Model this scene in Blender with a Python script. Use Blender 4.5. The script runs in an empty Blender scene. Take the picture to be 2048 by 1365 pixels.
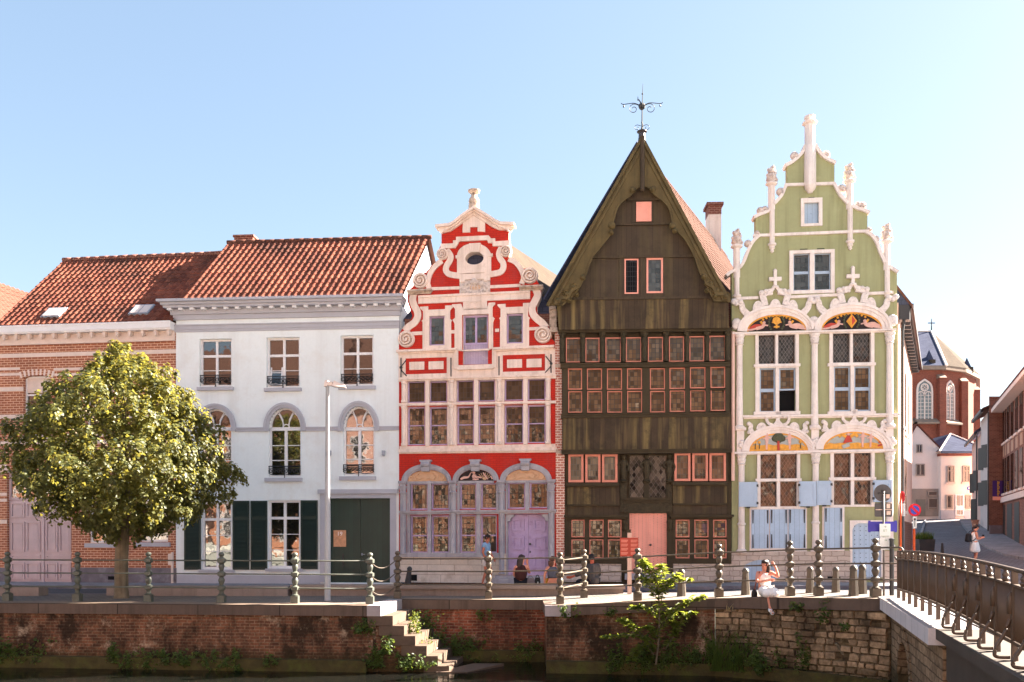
import bpy, math, random
import numpy as np
from mathutils import Vector, Matrix
from mathutils.geometry import tessellate_polygon
random.seed(7); rng = np.random.default_rng(11)
SC = bpy.context.scene
COL = SC.collection
# ------------------------------------------------------------------ camera model (photo pixel frame 2048 x 1365)
F = 1700.0; CX = 1024.0; HY = 1065.0; EYE = 1.79
def lin(c): return c/12.92 if c <= .04045 else ((c+.055)/1.055)**2.4
def S(r, g, b, k=.92): return tuple(lin(v/255.)*k for v in (r, g, b))
def sm(t): t = max(0., min(1., t)); return t*t*(3-2*t)
# ------------------------------------------------------------------ ground heights
def gz(X, Y):
    b = max(0., min(.4, (X-.9)*.054))
    fade = 1-.68*sm((Y-21)/5.5)
    s = (X-13)*.454+(Y-30)*.891
    return b*fade+.068*.5*(s+math.sqrt(s*s+6))-.006
QL = [(-90, 26.8), (-14.2, 21.7), (-3.2, 20.75)]
QR = [(.84, 20.7), (4.85, 20.3), (6.46, 19.4), (7.96, 17.95), (120, 14.)]
RB = [(-2.92, 22.7), (.84, 22.45)]
def interp(pts, x):
    if x <= pts[0][0]: return pts[0][1]
    for (a, b), (c, d) in zip(pts, pts[1:]):
        if x <= c: return b+(d-b)*(x-a)/(c-a)
    return pts[-1][1]
def quay(X):
    if X <= -3.2: return interp(QL, X)
    if X < -2.92: return 20.75+(X+3.2)/.28*1.95
    if X < .84: return interp(RB, X)
    return interp(QR, X)
def G(px, py):
    """point of the ground seen at a photo position"""
    k = (px-CX)/F; m = (HY-py)/F
    Y = 8.
    while Y < 150:
        if EYE+m*Y <= gz(k*Y, Y): break
        Y += .02
    return Vector((k*Y, Y, gz(k*Y, Y)))
def P(px, py, Y): return Vector(((px-CX)/F*Y, Y, EYE+(HY-py)/F*Y))
# ------------------------------------------------------------------ mesh building
class MB:
    def __init__(s): s.v = []; s.f = []; s.m = []; s.uv = {}
    def vert(s, p, uv=None):
        s.v.append(tuple(p))
        if uv is not None: s.uv[len(s.v)-1] = uv
        return len(s.v)-1
    def face(s, idx, m=0): s.f.append(tuple(idx)); s.m.append(m)
    def box(s, x0, x1, y0, y1, z0, z1, m=0):
        x0, x1 = min(x0, x1), max(x0, x1); y0, y1 = min(y0, y1), max(y0, y1); z0, z1 = min(z0, z1), max(z0, z1)
        b = len(s.v)
        for z in (z0, z1):
            for x, y in ((x0, y0), (x1, y0), (x1, y1), (x0, y1)): s.vert((x, y, z))
        for q in ((3, 2, 1, 0), (4, 5, 6, 7), (0, 1, 5, 4), (1, 2, 6, 5), (2, 3, 7, 6), (3, 0, 4, 7)):
            s.face([b+i for i in q], m)
    def hexa(s, p, m=0):
        """8 corners: bottom ring then top ring"""
        b = len(s.v)
        for q in p: s.vert(q)
        for q in ((3, 2, 1, 0), (4, 5, 6, 7), (0, 1, 5, 4), (1, 2, 6, 5), (2, 3, 7, 6), (3, 0, 4, 7)):
            s.face([b+i for i in q], m)
    def prism(s, pts, y0, y1, m=0, holes=(), back=True, mfront=None):
        """outline in (x, z) extruded from y0 (front) to y1 (back), with holes"""
        loops = [list(pts)]+[list(h) for h in holes]
        tris = tessellate_polygon([[Vector((a, b, 0)) for a, b in L] for L in loops])
        flat = [p for L in loops for p in L]
        f0 = len(s.v)
        for a, b in flat: s.vert((a, y0, b))
        f1 = len(s.v)
        for a, b in flat: s.vert((a, y1, b))
        for t in tris:
            A, B, C = (flat[i] for i in t)
            cr = (B[0]-A[0])*(C[1]-A[1])-(B[1]-A[1])*(C[0]-A[0])
            t = list(t) if cr > 0 else [t[0], t[2], t[1]]      # faces -y
            s.face([f0+i for i in t], m if mfront is None else mfront)
            if back: s.face([f1+i for i in reversed(t)], m)
        o = 0
        for li, L in enumerate(loops):
            n = len(L)
            area = sum(L[i][0]*L[(i+1) % n][1]-L[(i+1) % n][0]*L[i][1] for i in range(n))
            ccw = area > 0
            if li > 0: ccw = not ccw
            for i in range(n):
                a, b = o+i, o+(i+1) % n
                q = [f0+b, f0+a, f1+a, f1+b]
                s.face(q if ccw else q[::-1], m)
            o += n
    def lathe(s, c, prof, seg=10, axis='z', m=0, sq=False):
        """profile [(radius, height)] turned about an axis through c"""
        b = len(s.v); n = len(prof)
        for r, h in prof:
            for i in range(seg):
                a = 2*math.pi*(i+(.5 if sq else 0))/seg
                ca, sa = math.cos(a)*r, math.sin(a)*r
                if axis == 'z': p = (c[0]+ca, c[1]+sa, c[2]+h)
                elif axis == 'y': p = (c[0]+ca, c[1]-h, c[2]+sa)
                else: p = (c[0]+h, c[1]+ca, c[2]+sa)
                s.vert(p)
        for j in range(n-1):
            for i in range(seg):
                q = [b+j*seg+i, b+j*seg+(i+1) % seg, b+(j+1)*seg+(i+1) % seg, b+(j+1)*seg+i]
                s.face(q, m)
        s.face([b+i for i in range(seg)][::-1], m)
        s.face([b+(n-1)*seg+i for i in range(seg)], m)
    def tube(s, pts, r, seg=6, m=0):
        pts = [Vector(p) for p in pts]; n = len(pts)
        rs = r if isinstance(r, (list, tuple)) else [r]*n
        b = len(s.v); up = Vector((0, 0, 1))
        for i, p in enumerate(pts):
            d = (pts[min(i+1, n-1)]-pts[max(i-1, 0)])
            d = d.normalized() if d.length > 1e-9 else Vector((0, 0, 1))
            x = d.cross(up) if abs(d.z) < .95 else d.cross(Vector((1, 0, 0)))
            x.normalize(); y = d.cross(x)
            for k in range(seg):
                a = 2*math.pi*k/seg
                s.vert(p+x*math.cos(a)*rs[i]+y*math.sin(a)*rs[i])
        for i in range(n-1):
            for k in range(seg):
                s.face([b+i*seg+k, b+i*seg+(k+1) % seg, b+(i+1)*seg+(k+1) % seg, b+(i+1)*seg+k], m)
        s.face([b+k for k in range(seg)][::-1], m); s.face([b+(n-1)*seg+k for k in range(seg)], m)
    def band(s, pts, wd, y0, y1, m=0, closed=False):
        """a strip of width wd along a polyline in (x, z), extruded in y"""
        n = len(pts); L = []; R = []
        for i, p in enumerate(pts):
            a = pts[(i-1) % n] if (closed or i > 0) else p
            c = pts[(i+1) % n] if (closed or i < n-1) else p
            d = Vector((c[0]-a[0], c[1]-a[1])); d = d.normalized() if d.length > 1e-9 else Vector((1, 0))
            w = wd[i] if isinstance(wd, (list, tuple)) else wd
            nx, nz = -d.y*w/2, d.x*w/2
            L.append((p[0]+nx, p[1]+nz)); R.append((p[0]-nx, p[1]-nz))
        b = len(s.v)
        for i in range(n):
            for q, y in ((L[i], y0), (R[i], y0), (R[i], y1), (L[i], y1)): s.vert((q[0], y, q[1]))
        for i in range(n if closed else n-1):
            a, c = b+4*i, b+4*((i+1) % n)
            for k in range(4): s.face([a+k, a+(k+1) % 4, c+(k+1) % 4, c+k], m)
        if not closed:
            s.face([b+3, b+2, b+1, b], m); e = b+4*(n-1); s.face([e, e+1, e+2, e+3], m)
    def quad(s, a, b, c, d, m=0, uv=None):
        i = [s.vert(p, uv[k] if uv else None) for k, p in enumerate((a, b, c, d))]; s.face(i, m)
    def build(s, name, mats, parent=None, smooth=False, autosm=None):
        me = bpy.data.meshes.new(name)
        me.from_pydata(s.v, [], s.f)
        if not isinstance(mats, (list, tuple)): mats = [mats]
        for mt in mats: me.materials.append(mt)
        if len(mats) > 1: me.polygons.foreach_set('material_index', s.m)
        if s.uv:
            ul = me.uv_layers.new(name='UVMap')
            for lp in me.loops:
                ul.data[lp.index].uv = s.uv.get(lp.vertex_index, (0, 0))
        if smooth:
            me.polygons.foreach_set('use_smooth', [True]*len(me.polygons))
            if autosm:
                try: me.set_sharp_from_angle(angle=math.radians(autosm))
                except Exception: pass
        me.update()
        o = bpy.data.objects.new(name, me); COL.objects.link(o)
        if parent is not None: o.parent = parent
        return o
def tag(o, label=None, cat=None, group=None, kind=None):
    if label: o['label'] = label
    if cat: o['category'] = cat
    if group: o['group'] = group
    if kind: o['kind'] = kind
    return o
def empty(name, loc, rz=0, label=None, cat=None, group=None):
    o = bpy.data.objects.new(name, None); COL.objects.link(o)
    o.empty_display_size = .2
    o.location = loc; o.rotation_euler = (0, 0, rz)
    return tag(o, label, cat, group)
def copytree(o, parent=None):
    c = o.copy(); COL.objects.link(c)
    if parent is not None: c.parent = parent
    for ch in list(o.children): copytree(ch, c)
    return c
def arcpts(x0, x1, zs, zt, n=14):
    """elliptic arch from left spring over the crown to right spring"""
    cx, rx, ry = (x0+x1)/2, (x1-x0)/2, zt-zs
    return [(cx-rx*math.cos(math.pi*i/n), zs+ry*math.sin(math.pi*i/n)) for i in range(n+1)]
def smooth_line(pts, k=6):
    out = []; n = len(pts)
    for i in range(n-1):
        p0, p1, p2, p3 = pts[max(i-1, 0)], pts[i], pts[i+1], pts[min(i+2, n-1)]
        for j in range(k):
            t = j/k
            out.append(tuple(.5*((2*p1[q])+(-p0[q]+p2[q])*t+(2*p0[q]-5*p1[q]+4*p2[q]-p3[q])*t*t+(-p0[q]+3*p1[q]-3*p2[q]+p3[q])*t**3) for q in range(len(p1))))
    out.append(tuple(pts[-1])); return out
def text(body, size, name, mat, parent, loc, rot=(math.pi/2, 0, 0), ext=.004):
    cu = bpy.data.curves.new(name, 'FONT'); cu.body = body; cu.size = size; cu.extrude = ext
    cu.align_x = 'CENTER'; cu.align_y = 'CENTER'
    cu.materials.append(mat)
    t = bpy.data.objects.new(name, cu); COL.objects.link(t); dg = bpy.context.evaluated_depsgraph_get(); dg.update()
    me = bpy.data.meshes.new_from_object(t.evaluated_get(dg)); bpy.data.objects.remove(t); me.materials.clear(); me.materials.append(mat)
    o = bpy.data.objects.new(name, me); COL.objects.link(o)
    o.parent = parent; o.location = loc; o.rotation_euler = rot
    return o
# ------------------------------------------------------------------ materials
class T:
    def __init__(s, name):
        s.mat = bpy.data.materials.new(name); s.mat.use_nodes = True
        s.nt = s.mat.node_tree; s.nt.nodes.clear()
        s.out = s.nt.nodes.new('ShaderNodeOutputMaterial')
    def n(s, typ, _o=None, **kw):
        nd = s.nt.nodes.new('ShaderNode'+typ)
        for k, v in kw.items():
            if k.startswith('_'): setattr(nd, k[1:], v); continue
            key = int(k[1:]) if k[0] == 'i' and k[1:].isdigit() else k.replace('__', ' ')
            sk = nd.inputs[key]
            if isinstance(v, bpy.types.NodeSocket): s.nt.links.new(v, sk)
            elif isinstance(v, tuple) and len(v) == 3 and sk.type == 'RGBA': sk.default_value = (*v, 1)
            else: sk.default_value = v
        return nd if _o is None else nd.outputs[_o]
    def math(s, op, a, b=0.):
        return s.n('Math', 0, _operation=op, i0=a, i1=b)
    def mix(s, f, a, b, bt='MIX'):
        nd = s.nt.nodes.new('ShaderNodeMix'); nd.data_type = 'RGBA'; nd.blend_type = bt
        for sk, v in ((nd.inputs[0], f), (nd.inputs[6], a), (nd.inputs[7], b)):
            if isinstance(v, bpy.types.NodeSocket): s.nt.links.new(v, sk)
            elif isinstance(v, tuple): sk.default_value = (*v[:3], 1)
            else: sk.default_value = v
        return nd.outputs[2]
    def ramp(s, f, stops, interp='LINEAR'):
        nd = s.nt.nodes.new('ShaderNodeValToRGB'); nd.color_ramp.interpolation = interp
        s.nt.links.new(f, nd.inputs[0]); e = nd.color_ramp.elements
        while len(e) < len(stops): e.new(.5)
        for i, (p, c) in enumerate(stops):
            e[i].position = p; e[i].color = (*c, 1) if isinstance(c, tuple) else (c, c, c, 1)
        return nd.outputs[0]
    def maprange(s, f, a, b, c=0., d=1.):
        return s.n('MapRange', 0, i0=f, i1=a, i2=b, i3=c, i4=d)
    def fin(s, sh): s.nt.links.new(sh, s.out.inputs[0]); return s.mat
def surf(name, col, rough=.75, var=.12, scale=2.5, bump=.0, bscale=40, streak=None, dirt=None, brick=None,
         spec=.3, metal=0., fine=.06, boards=None, ring=None):
    t = T(name)
    co = t.n('TexCoord', 'Object')
    sep = t.n('SeparateXYZ', None, Vector=co)
    hx = t.math('ADD', sep.outputs[0], sep.outputs[1])
    hvec = t.n('CombineXYZ', 0, X=hx, Y=sep.outputs[2], Z=0.)
    hgt = None
    c = tuple(col)
    n1 = t.n('TexNoise', 0, Vector=co, Scale=scale, Detail=5., Roughness=.6)
    n2 = t.n('TexNoise', 0, Vector=co, Scale=scale*14, Detail=3., Roughness=.6)
    cur = c
    if brick:
        bv = hvec
        if brick.get('warp'):
            wn = t.n('TexNoise', 'Color', Vector=co, Scale=brick.get('wscale', 3.), Detail=2.)
            bv = t.n('VectorMath', 0, _operation='ADD', i0=hvec, i1=t.n('VectorMath', 0, _operation='SCALE', i0=t.n('VectorMath', 0, _operation='SUBTRACT', i0=wn, i1=(.5, .5, .5)), Scale=brick['warp']))
        br = t.n('TexBrick', None, Vector=bv, Color1=c, Color2=tuple(brick['c2']), Mortar=tuple(brick['mc']), Scale=1.,
                 **{'Mortar__Size': brick.get('ms', .012), 'Mortar__Smooth': .15, 'Bias': brick.get('bias', 0.), 'Brick__Width': brick['w'], 'Row__Height': brick['h']})
        cur = br.outputs[0]; hgt = t.math('MULTIPLY', br.outputs[1], -1.)
    if boards:   # vertical planks: width, tone jitter
        fl = t.math('FLOOR', t.math('DIVIDE', hx, boards[0]))
        wn = t.n('TexWhiteNoise', 0, _noise_dimensions='1D', W=fl)
        gr = t.math('FRACT', t.math('DIVIDE', hx, boards[0]))
        jt = t.maprange(wn, 0., 1., 1-boards[1], 1+boards[1])
        cur = t.mix(1., cur, t.n('CombineXYZ', 0, X=jt, Y=jt, Z=jt), 'MULTIPLY')
        g = t.math('LESS_THAN', gr, .07)
        cur = t.mix(t.math('MULTIPLY', g, .6), cur, tuple(v*.35 for v in c))
        hgt = t.math('MULTIPLY', g, -1.)
    f = t.maprange(n1, .3, .7, 1-var, 1+var)
    f2 = t.maprange(n2, .3, .7, 1-fine, 1+fine)
    ff = t.math('MULTIPLY', f, f2)
    cur = t.mix(1., cur, t.n('CombineXYZ', 0, X=ff, Y=ff, Z=ff), 'MULTIPLY')
    if streak:   # (colour, amount, width scale)
        mp = t.n('Mapping', 0, Vector=co, Scale=(streak[2], streak[2], streak[2]*.05))
        sn = t.n('TexNoise', 0, Vector=mp, Scale=1., Detail=4., Roughness=.65)
        cur = t.mix(t.math('MULTIPLY', t.maprange(sn, .48, .72), streak[1]), cur, tuple(streak[0]))
    if dirt:     # (colour, amount, scale, threshold)
        dn = t.n('TexNoise', 0, Vector=co, Scale=dirt[2], Detail=8., Roughness=.7)
        cur = t.mix(t.math('MULTIPLY', t.maprange(dn, dirt[3], dirt[3]+.16), dirt[1]), cur, tuple(dirt[0]))
    kw = dict(Base__Color=cur, Roughness=rough, Metallic=metal)
    kw['Specular__IOR__Level'] = spec
    if bump or hgt is not None:
        bn = t.n('TexNoise', 0, Vector=co, Scale=bscale, Detail=4.)
        h = bn
        if hgt is not None: h = t.math('ADD', t.math('MULTIPLY', bn, .35), hgt)
        kw['Normal'] = t.n('Bump', 0, Strength=max(bump, .25 if hgt is not None else 0), Distance=.012, Height=h)
    return t.fin(t.n('BsdfPrincipled', 0, **kw))
def glass(name, kind=None, cw=.11, ch=.16, lead=(.06, .05, .045), lw=.012, tilt=.05, base=(.016, .012, .010), refl=.12, rough=.03, tint=(1, .86, .70), mott=.5):
    """opaque-looking old window glass: a mirror of the far bank over a dim room, with leads"""
    t = T(name)
    uv = t.n('UVMap', 0); sp = t.n('SeparateXYZ', None, Vector=uv)
    u, v = sp.outputs[0], sp.outputs[1]
    if kind == 'diamond':
        a = t.math('ADD', t.math('DIVIDE', u, cw), t.math('DIVIDE', v, ch)); b = t.math('SUBTRACT', t.math('DIVIDE', u, cw), t.math('DIVIDE', v, ch))
        la, lb = lw/min(cw, ch)*1.3, lw/min(cw, ch)*1.3
    else:
        a = t.math('DIVIDE', u, cw); b = t.math('DIVIDE', v, ch); la, lb = lw/cw, lw/ch
    rnd = t.n('ObjectInfo', 'Random')
    cell = t.n('CombineXYZ', 0, X=t.math('FLOOR', a), Y=t.math('FLOOR', b), Z=t.math('MULTIPLY', rnd, 50.)) if kind else t.n('CombineXYZ', 0, X=0., Y=0., Z=t.math('MULTIPLY', rnd, 50.))
    wn = t.n('TexWhiteNoise', None, _noise_dimensions='3D', Vector=cell)
    geo = t.n('NewGeometry', 'Normal')
    off = t.n('VectorMath', 0, _operation='SCALE', i0=t.n('VectorMath', 0, _operation='SUBTRACT', i0=wn.outputs[1], i1=(.5, .5, .5)), Scale=tilt)
    wob = t.n('VectorMath', 0, _operation='SCALE', i0=t.n('VectorMath', 0, _operation='SUBTRACT', i0=t.n('TexNoise', 'Color', Vector=t.n('TexCoord', 'Object'), Scale=4.), i1=(.5, .5, .5)), Scale=.03)
    nrm = t.n('VectorMath', 0, _operation='NORMALIZE', i0=t.n('VectorMath', 0, _operation='ADD', i0=t.n('VectorMath', 0, _operation='ADD', i0=geo, i1=off), i1=wob))
    k = t.maprange(wn.outputs[0], 0., 1., 1-mott, 1+mott)
    bc = t.mix(1., tuple(base), t.n('CombineXYZ', 0, X=k, Y=k, Z=k), 'MULTIPLY')
    rf = t.math('MULTIPLY', refl, t.maprange(wn.outputs[0], 0., 1., 1-mott*.6, 1+mott*.6))
    fr = t.math('ADD', rf, t.math('MULTIPLY', t.n('LayerWeight', 1, Blend=.25), .25))
    dif = t.n('BsdfDiffuse', 0, Color=bc)
    gl = t.n('BsdfGlossy', 0, Color=tuple(tint), Roughness=rough, Normal=nrm)
    sh = t.n('MixShader', 0, i0=fr, i1=dif, i2=gl)
    if kind:
        ln = t.math('MAXIMUM', t.math('LESS_THAN', t.math('FRACT', a), la), t.math('LESS_THAN', t.math('FRACT', b), lb))
        ld = t.n('BsdfPrincipled', 0, Base__Color=tuple(lead), Roughness=.6)
        sh = t.n('MixShader', 0, i0=ln, i1=sh, i2=ld)
    return t.fin(sh)
def leafmat(name, c1, c2, trans=.45, tcol=None):
    t = T(name)
    ri = t.n('NewGeometry', 'Random Per Island')
    c = t.mix(ri, tuple(c1), tuple(c2))
    tc = tuple(tcol) if tcol else tuple(v*1.6 for v in c2)
    d = t.n('BsdfPrincipled', 0, Base__Color=c, Roughness=.5, Specular__IOR__Level=.35)
    tr = t.n('BsdfTranslucent', 0, Color=t.mix(ri, tuple(v*.8 for v in tc), tc))
    return t.fin(t.n('MixShader', 0, i0=trans, i1=d, i2=tr))
def tilemat(name, c1, c2, dark, patch=.6):
    """roof tiles: a tone of its own for every tile (UV = column, row), darker weathered patches"""
    t = T(name)
    uv = t.n('UVMap', 0); sp = t.n('SeparateXYZ', None, Vector=uv)
    cell = t.n('CombineXYZ', 0, X=t.math('FLOOR', sp.outputs[0]), Y=t.math('FLOOR', sp.outputs[1]), Z=0.)
    wn = t.n('TexWhiteNoise', None, _noise_dimensions='2D', Vector=cell)
    c = t.mix(wn.outputs[0], tuple(c1), tuple(c2))
    co = t.n('TexCoord', 'Object')
    n1 = t.n('TexNoise', 0, Vector=co, Scale=.55, Detail=6., Roughness=.7)
    n2 = t.n('TexNoise', 0, Vector=co, Scale=9., Detail=4., Roughness=.7)
    c = t.mix(t.math('MULTIPLY', t.maprange(n1, .42, .68), patch), c, tuple(dark))
    c = t.mix(t.math('MULTIPLY', t.maprange(n2, .5, .75), .5), c, tuple(dark))
    return t.fin(t.n('BsdfPrincipled', 0, Base__Color=c, Roughness=.95, Specular__IOR__Level=.08))
W_STONE = S(238, 222, 214)
MT = dict(
 white=surf('white_plaster', S(242, 246, 246), .85, .03, .8, .05, 60, streak=(S(214, 214, 212), .4, 1.6), dirt=(S(226, 222, 216), .5, 1.1, .52), fine=.02),
 greytrim=surf('grey_paint', S(186, 184, 192), .7, .06, 2, fine=.03),
 woodwhite=surf('white_window_paint', S(240, 236, 236), .45, .04, 3, spec=.45),
 brickA=surf('orange_brick', S(172, 106, 76), .85, .12, 1.2, .3, 60, brick=dict(w=.24, h=.088, ms=.013, c2=S(156, 92, 68), mc=S(222, 176, 148)), dirt=(S(110, 70, 60), .3, 1.6, .55)),
 bandstone=surf('pale_band_stone', S(232, 210, 198), .8, .08, 4, .1, 30),
 cream=surf('cream_painted_stone', S(246, 222, 208), .85, .09, 1.6, .22, 24, streak=(S(186, 156, 136), .5, 5.), dirt=(S(206, 176, 156), .45, 3.2, .54), fine=.05),
 creamdirty=surf('weathered_cream_ledge', S(205, 182, 165), .9, .2, 6, .2, 30, dirt=(S(110, 95, 82), .7, 7., .5)),
 red=surf('red_painted_brick', S(206, 46, 27), .75, .10, 1.3, .2, 50, brick=dict(w=.22, h=.075, ms=.008, c2=S(196, 42, 27), mc=S(172, 40, 28)), dirt=(S(168, 66, 62), .5, 1.4, .50)),
 blue_stone=surf('grey_blue_stone', S(176, 170, 176), .75, .12, 2.5, .15, 30, streak=(S(110, 108, 118), .5, 5.), dirt=(S(205, 196, 190), .4, 3., .5)),
 plinth=surf('pale_plinth_blocks', S(222, 206, 192), .85, .1, 2, .25, 25, brick=dict(w=.95, h=.34, ms=.009, c2=S(206, 188, 172), mc=S(170, 150, 135)), dirt=(S(160, 135, 112), .5, 1.8, .52)),
 rubble=surf('rubble_plinth', S(214, 196, 182), .9, .14, 3, .5, 18, brick=dict(w=.42, h=.17, ms=.016, c2=S(192, 172, 158), mc=S(168, 148, 136), warp=.12, wscale=4.), dirt=(S(150, 128, 110), .4, 2.5, .55)),
 greyplinth=surf('grey_plinth_stone', S(120, 112, 118), .85, .25, 1.5, .2, 30, dirt=(S(160, 155, 162), .6, 2., .5)),
 boards=surf('olive_brown_boards', S(72, 57, 42), .8, .22, 1.4, .2, 30, boards=(.19, .16), streak=(S(150, 128, 80), .8, 3.2), dirt=(S(52, 44, 32), .6, 2.2, .5)),
 boardsdark=surf('brown_gable_boards', S(76, 62, 48), .8, .12, 1.5, .2, 30, boards=(.17, .08), streak=(S(112, 98, 62), .4, 3.), dirt=(S(58, 48, 36), .5, 2.2, .5)),
 timber=surf('dark_olive_timber', S(70, 58, 40), .8, .2, 2.5, .25, 26, streak=(S(50, 42, 30), .6, 4.)),
 timberlt=surf('olive_bargeboard', S(98, 82, 50), .75, .2, 2.2, .3, 14, streak=(S(64, 54, 34), .7, 3.)),
 carved=surf('carved_dark_oak', S(66, 56, 38), .75, .35, 9, 1., 16),
 salmonframe=surf('faded_salmon_frame', S(222, 140, 118), .6, .12, 4, spec=.3),
 salmon=surf('salmon_pink_paint', S(248, 166, 146), .55, .08, 3, spec=.4),
 lilac=surf('lilac_paint', S(190, 166, 202), .55, .12, 3, .1, 40, dirt=(S(136, 104, 142), .55, 5., .54), streak=(S(194, 174, 204), .5, 8.)),
 lilacpale=surf('pale_lilac_boards', S(186, 166, 190), .6, .08, 3, boards=(.09, .08), dirt=(S(222, 206, 216), .8, 4., .54)),
 greenwall=surf('sage_green_plaster', S(166, 166, 124), .85, .07, .7, .12, 50, streak=(S(126, 124, 84), .6, 4.), dirt=(S(180, 176, 136), .5, 2.2, .54), fine=.03),
 whitestone=surf('white_painted_stone', S(243, 229, 221), .8, .08, 2, .22, 25, streak=(S(200, 180, 168), .5, 5.), dirt=(S(212, 192, 180), .5, 3.4, .54), fine=.05),
 whitecarved=surf('white_carved_stone', S(238, 224, 216), .75, .16, 12, 1., 17, dirt=(S(170, 148, 136), .6, 16., .52)),
 whitecarved2=surf('worn_carved_stone', S(222, 204, 194), .8, .2, 10, 1., 14, dirt=(S(150, 128, 116), .7, 12., .48)),
 ltblue=surf('light_blue_paint', S(176, 196, 218), .55, .06, 2, boards=(.16, .04), spec=.4),
 ltblueflat=surf('light_blue_frame_paint', S(178, 196, 216), .5, .05, 3, spec=.4),
 gold=surf('gilded_relief', S(232, 160, 48), .4, .25, 12, .8, 20, spec=.5),
 darkrelief=surf('dark_relief_ground', S(46, 34, 34), .6, .3, 8),
 skinrelief=surf('pink_painted_relief', S(230, 180, 165), .6, .12, 10, .4, 25),
 redrelief=surf('red_painted_relief', S(196, 70, 56), .6, .15, 10, .4, 25),
 greyrelief=surf('grey_blue_relief', S(176, 178, 172), .7, .12, 6),
 greenrelief=surf('dark_green_relief', S(84, 84, 62), .7, .3, 20, .6, 30),
 sand=surf('sandstone_relief', S(222, 178, 142), .8, .1, 6, .6, 14),
 darkgreen=surf('bottle_green_paint', S(24, 52, 44), .45, .15, 2, .1, 40, boards=(.17, .10), spec=.45),
 shutter=surf('black_green_shutter', S(28, 46, 40), .5, .1, 3, spec=.4),
 copper=surf('copper_plate', S(178, 134, 106), .35, .25, 10, spec=.6, metal=.3),
 iron=surf('black_iron', S(44, 42, 44), .5, .15, 6, spec=.5),
 cast=surf('grey_green_cast_iron', S(86, 89, 79), .5, .18, 7, .15, 40, spec=.5, dirt=(S(70, 66, 56), .5, 9., .55)),
 castbrown=surf('brown_grey_cast_iron', S(88, 76, 62), .5, .18, 7, .15, 40, spec=.5),
 bridgeiron=surf('bronze_brown_iron', S(86, 68, 54), .5, .15, 5, .1, 40, spec=.5),
 zinc=surf('zinc_roof', S(150, 156, 168), .5, .1, 2, metal=.2, spec=.5),
 darkzinc=surf('dark_gutter', S(58, 54, 56), .5, .1, 2, spec=.5),
 slate=surf('blue_slate', S(78, 82, 102), .95, .1, 1., .2, 30, brick=dict(w=.3, h=.16, ms=.006, c2=S(66, 70, 90), mc=S(54, 56, 72)), spec=.05),
 slatesun=surf('sunlit_slate', S(84, 72, 62), .95, .12, 1., .2, 30, spec=.05, brick=dict(w=.3, h=.2, ms=.006, c2=S(76, 66, 58), mc=S(66, 56, 50))),  # slate with the tone of its sunlit slopes put into the colour
 brickB=surf('deep_red_brick', S(150, 78, 58), .9, .15, .8, .2, 40, brick=dict(w=.22, h=.075, ms=.008, c2=S(126, 62, 48), mc=S(150, 108, 92))),
 brickC=surf('brown_brick', S(140, 92, 76), .9, .15, .8, .2, 40, brick=dict(w=.22, h=.075, ms=.008, c2=S(116, 74, 62), mc=S(150, 118, 104)), dirt=(S(90, 60, 52), .4, 1.2, .5)),
 brickD=surf('pink_quoin_brick', S(206, 132, 112), .9, .1, 2, .3, 40, brick=dict(w=.2, h=.085, ms=.016, c2=S(186, 112, 94), mc=S(236, 210, 194))),
 plasterpink=surf('pink_plaster', S(240, 200, 184), .9, .06, 1.2, .1, 30, streak=(S(214, 168, 152), .35, 2.)),
 plasterwarm=surf('warm_white_plaster', S(250, 232, 220), .9, .04, 1.2, .1, 30),
 plastergrey=surf('blue_grey_plaster', S(214, 200, 194), .9, .06, 1.2),
 chimbrick=surf('chimney_brick', S(128, 70, 58), .9, .2, 4, .3, 30, brick=dict(w=.22, h=.08, ms=.012, c2=S(110, 62, 50), mc=S(160, 120, 104))),
 dormer=surf('concrete_spandrel', S(186, 150, 128), .85, .08, 3),
 tile=tilemat('red_pantiles', (.27, .092, .058), (.16, .052, .036), (.055, .03, .024), .85),
 tilepink=tilemat('faded_pantiles', (.16, .07, .05), (.13, .055, .04), (.08, .04, .03), .35),
 tilebeige=tilemat('pale_weathered_tiles', (.105, .052, .038), (.085, .042, .03), (.06, .03, .022), .4),
 asphalt=surf('asphalt', (.060, .060, .068), .85, .18, .9, .3, 60, dirt=((.09, .086, .088), .6, .7, .5)),
 cobble=surf('street_cobbles', (.105, .10, .108), .8, .2, .8, .5, 30, brick=dict(w=.2, h=.14, ms=.02, c2=(.085, .082, .09), mc=(.055, .05, .05))),
 water=None,
)
def flatbrick(name, c1, c2, mc, w, h, ms, dirt=None, rough=.85):
    """paving seen from above: bricks laid in x, y"""
    t = T(name); co = t.n('TexCoord', 'Object')
    wn = t.n('TexNoise', 'Color', Vector=co, Scale=2.5, Detail=2.)
    bv = t.n('VectorMath', 0, _operation='ADD', i0=co, i1=t.n('VectorMath', 0, _operation='SCALE', i0=t.n('VectorMath', 0, _operation='SUBTRACT', i0=wn, i1=(.5, .5, .5)), Scale=.04))
    br = t.n('TexBrick', None, Vector=bv, Color1=c1, Color2=c2, Mortar=mc, Scale=1., Mortar__Size=ms, Mortar__Smooth=.2, Brick__Width=w, Row__Height=h)
    n1 = t.n('TexNoise', 0, Vector=co, Scale=.8, Detail=7., Roughness=.7)
    f = t.maprange(n1, .3, .7, .72, 1.25)
    c = t.mix(1., br.outputs[0], t.n('CombineXYZ', 0, X=f, Y=f, Z=f), 'MULTIPLY')
    bm = t.n('Bump', 0, Strength=.5, Distance=.015, Height=t.math('MULTIPLY', br.outputs[1], -1.))
    return t.fin(t.n('BsdfPrincipled', 0, Base__Color=c, Roughness=rough, Normal=bm))
MT['pave'] = flatbrick('promenade_setts', (.175, .143, .12), (.14, .115, .098), (.085, .07, .06), .22, .16, .014)
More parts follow.
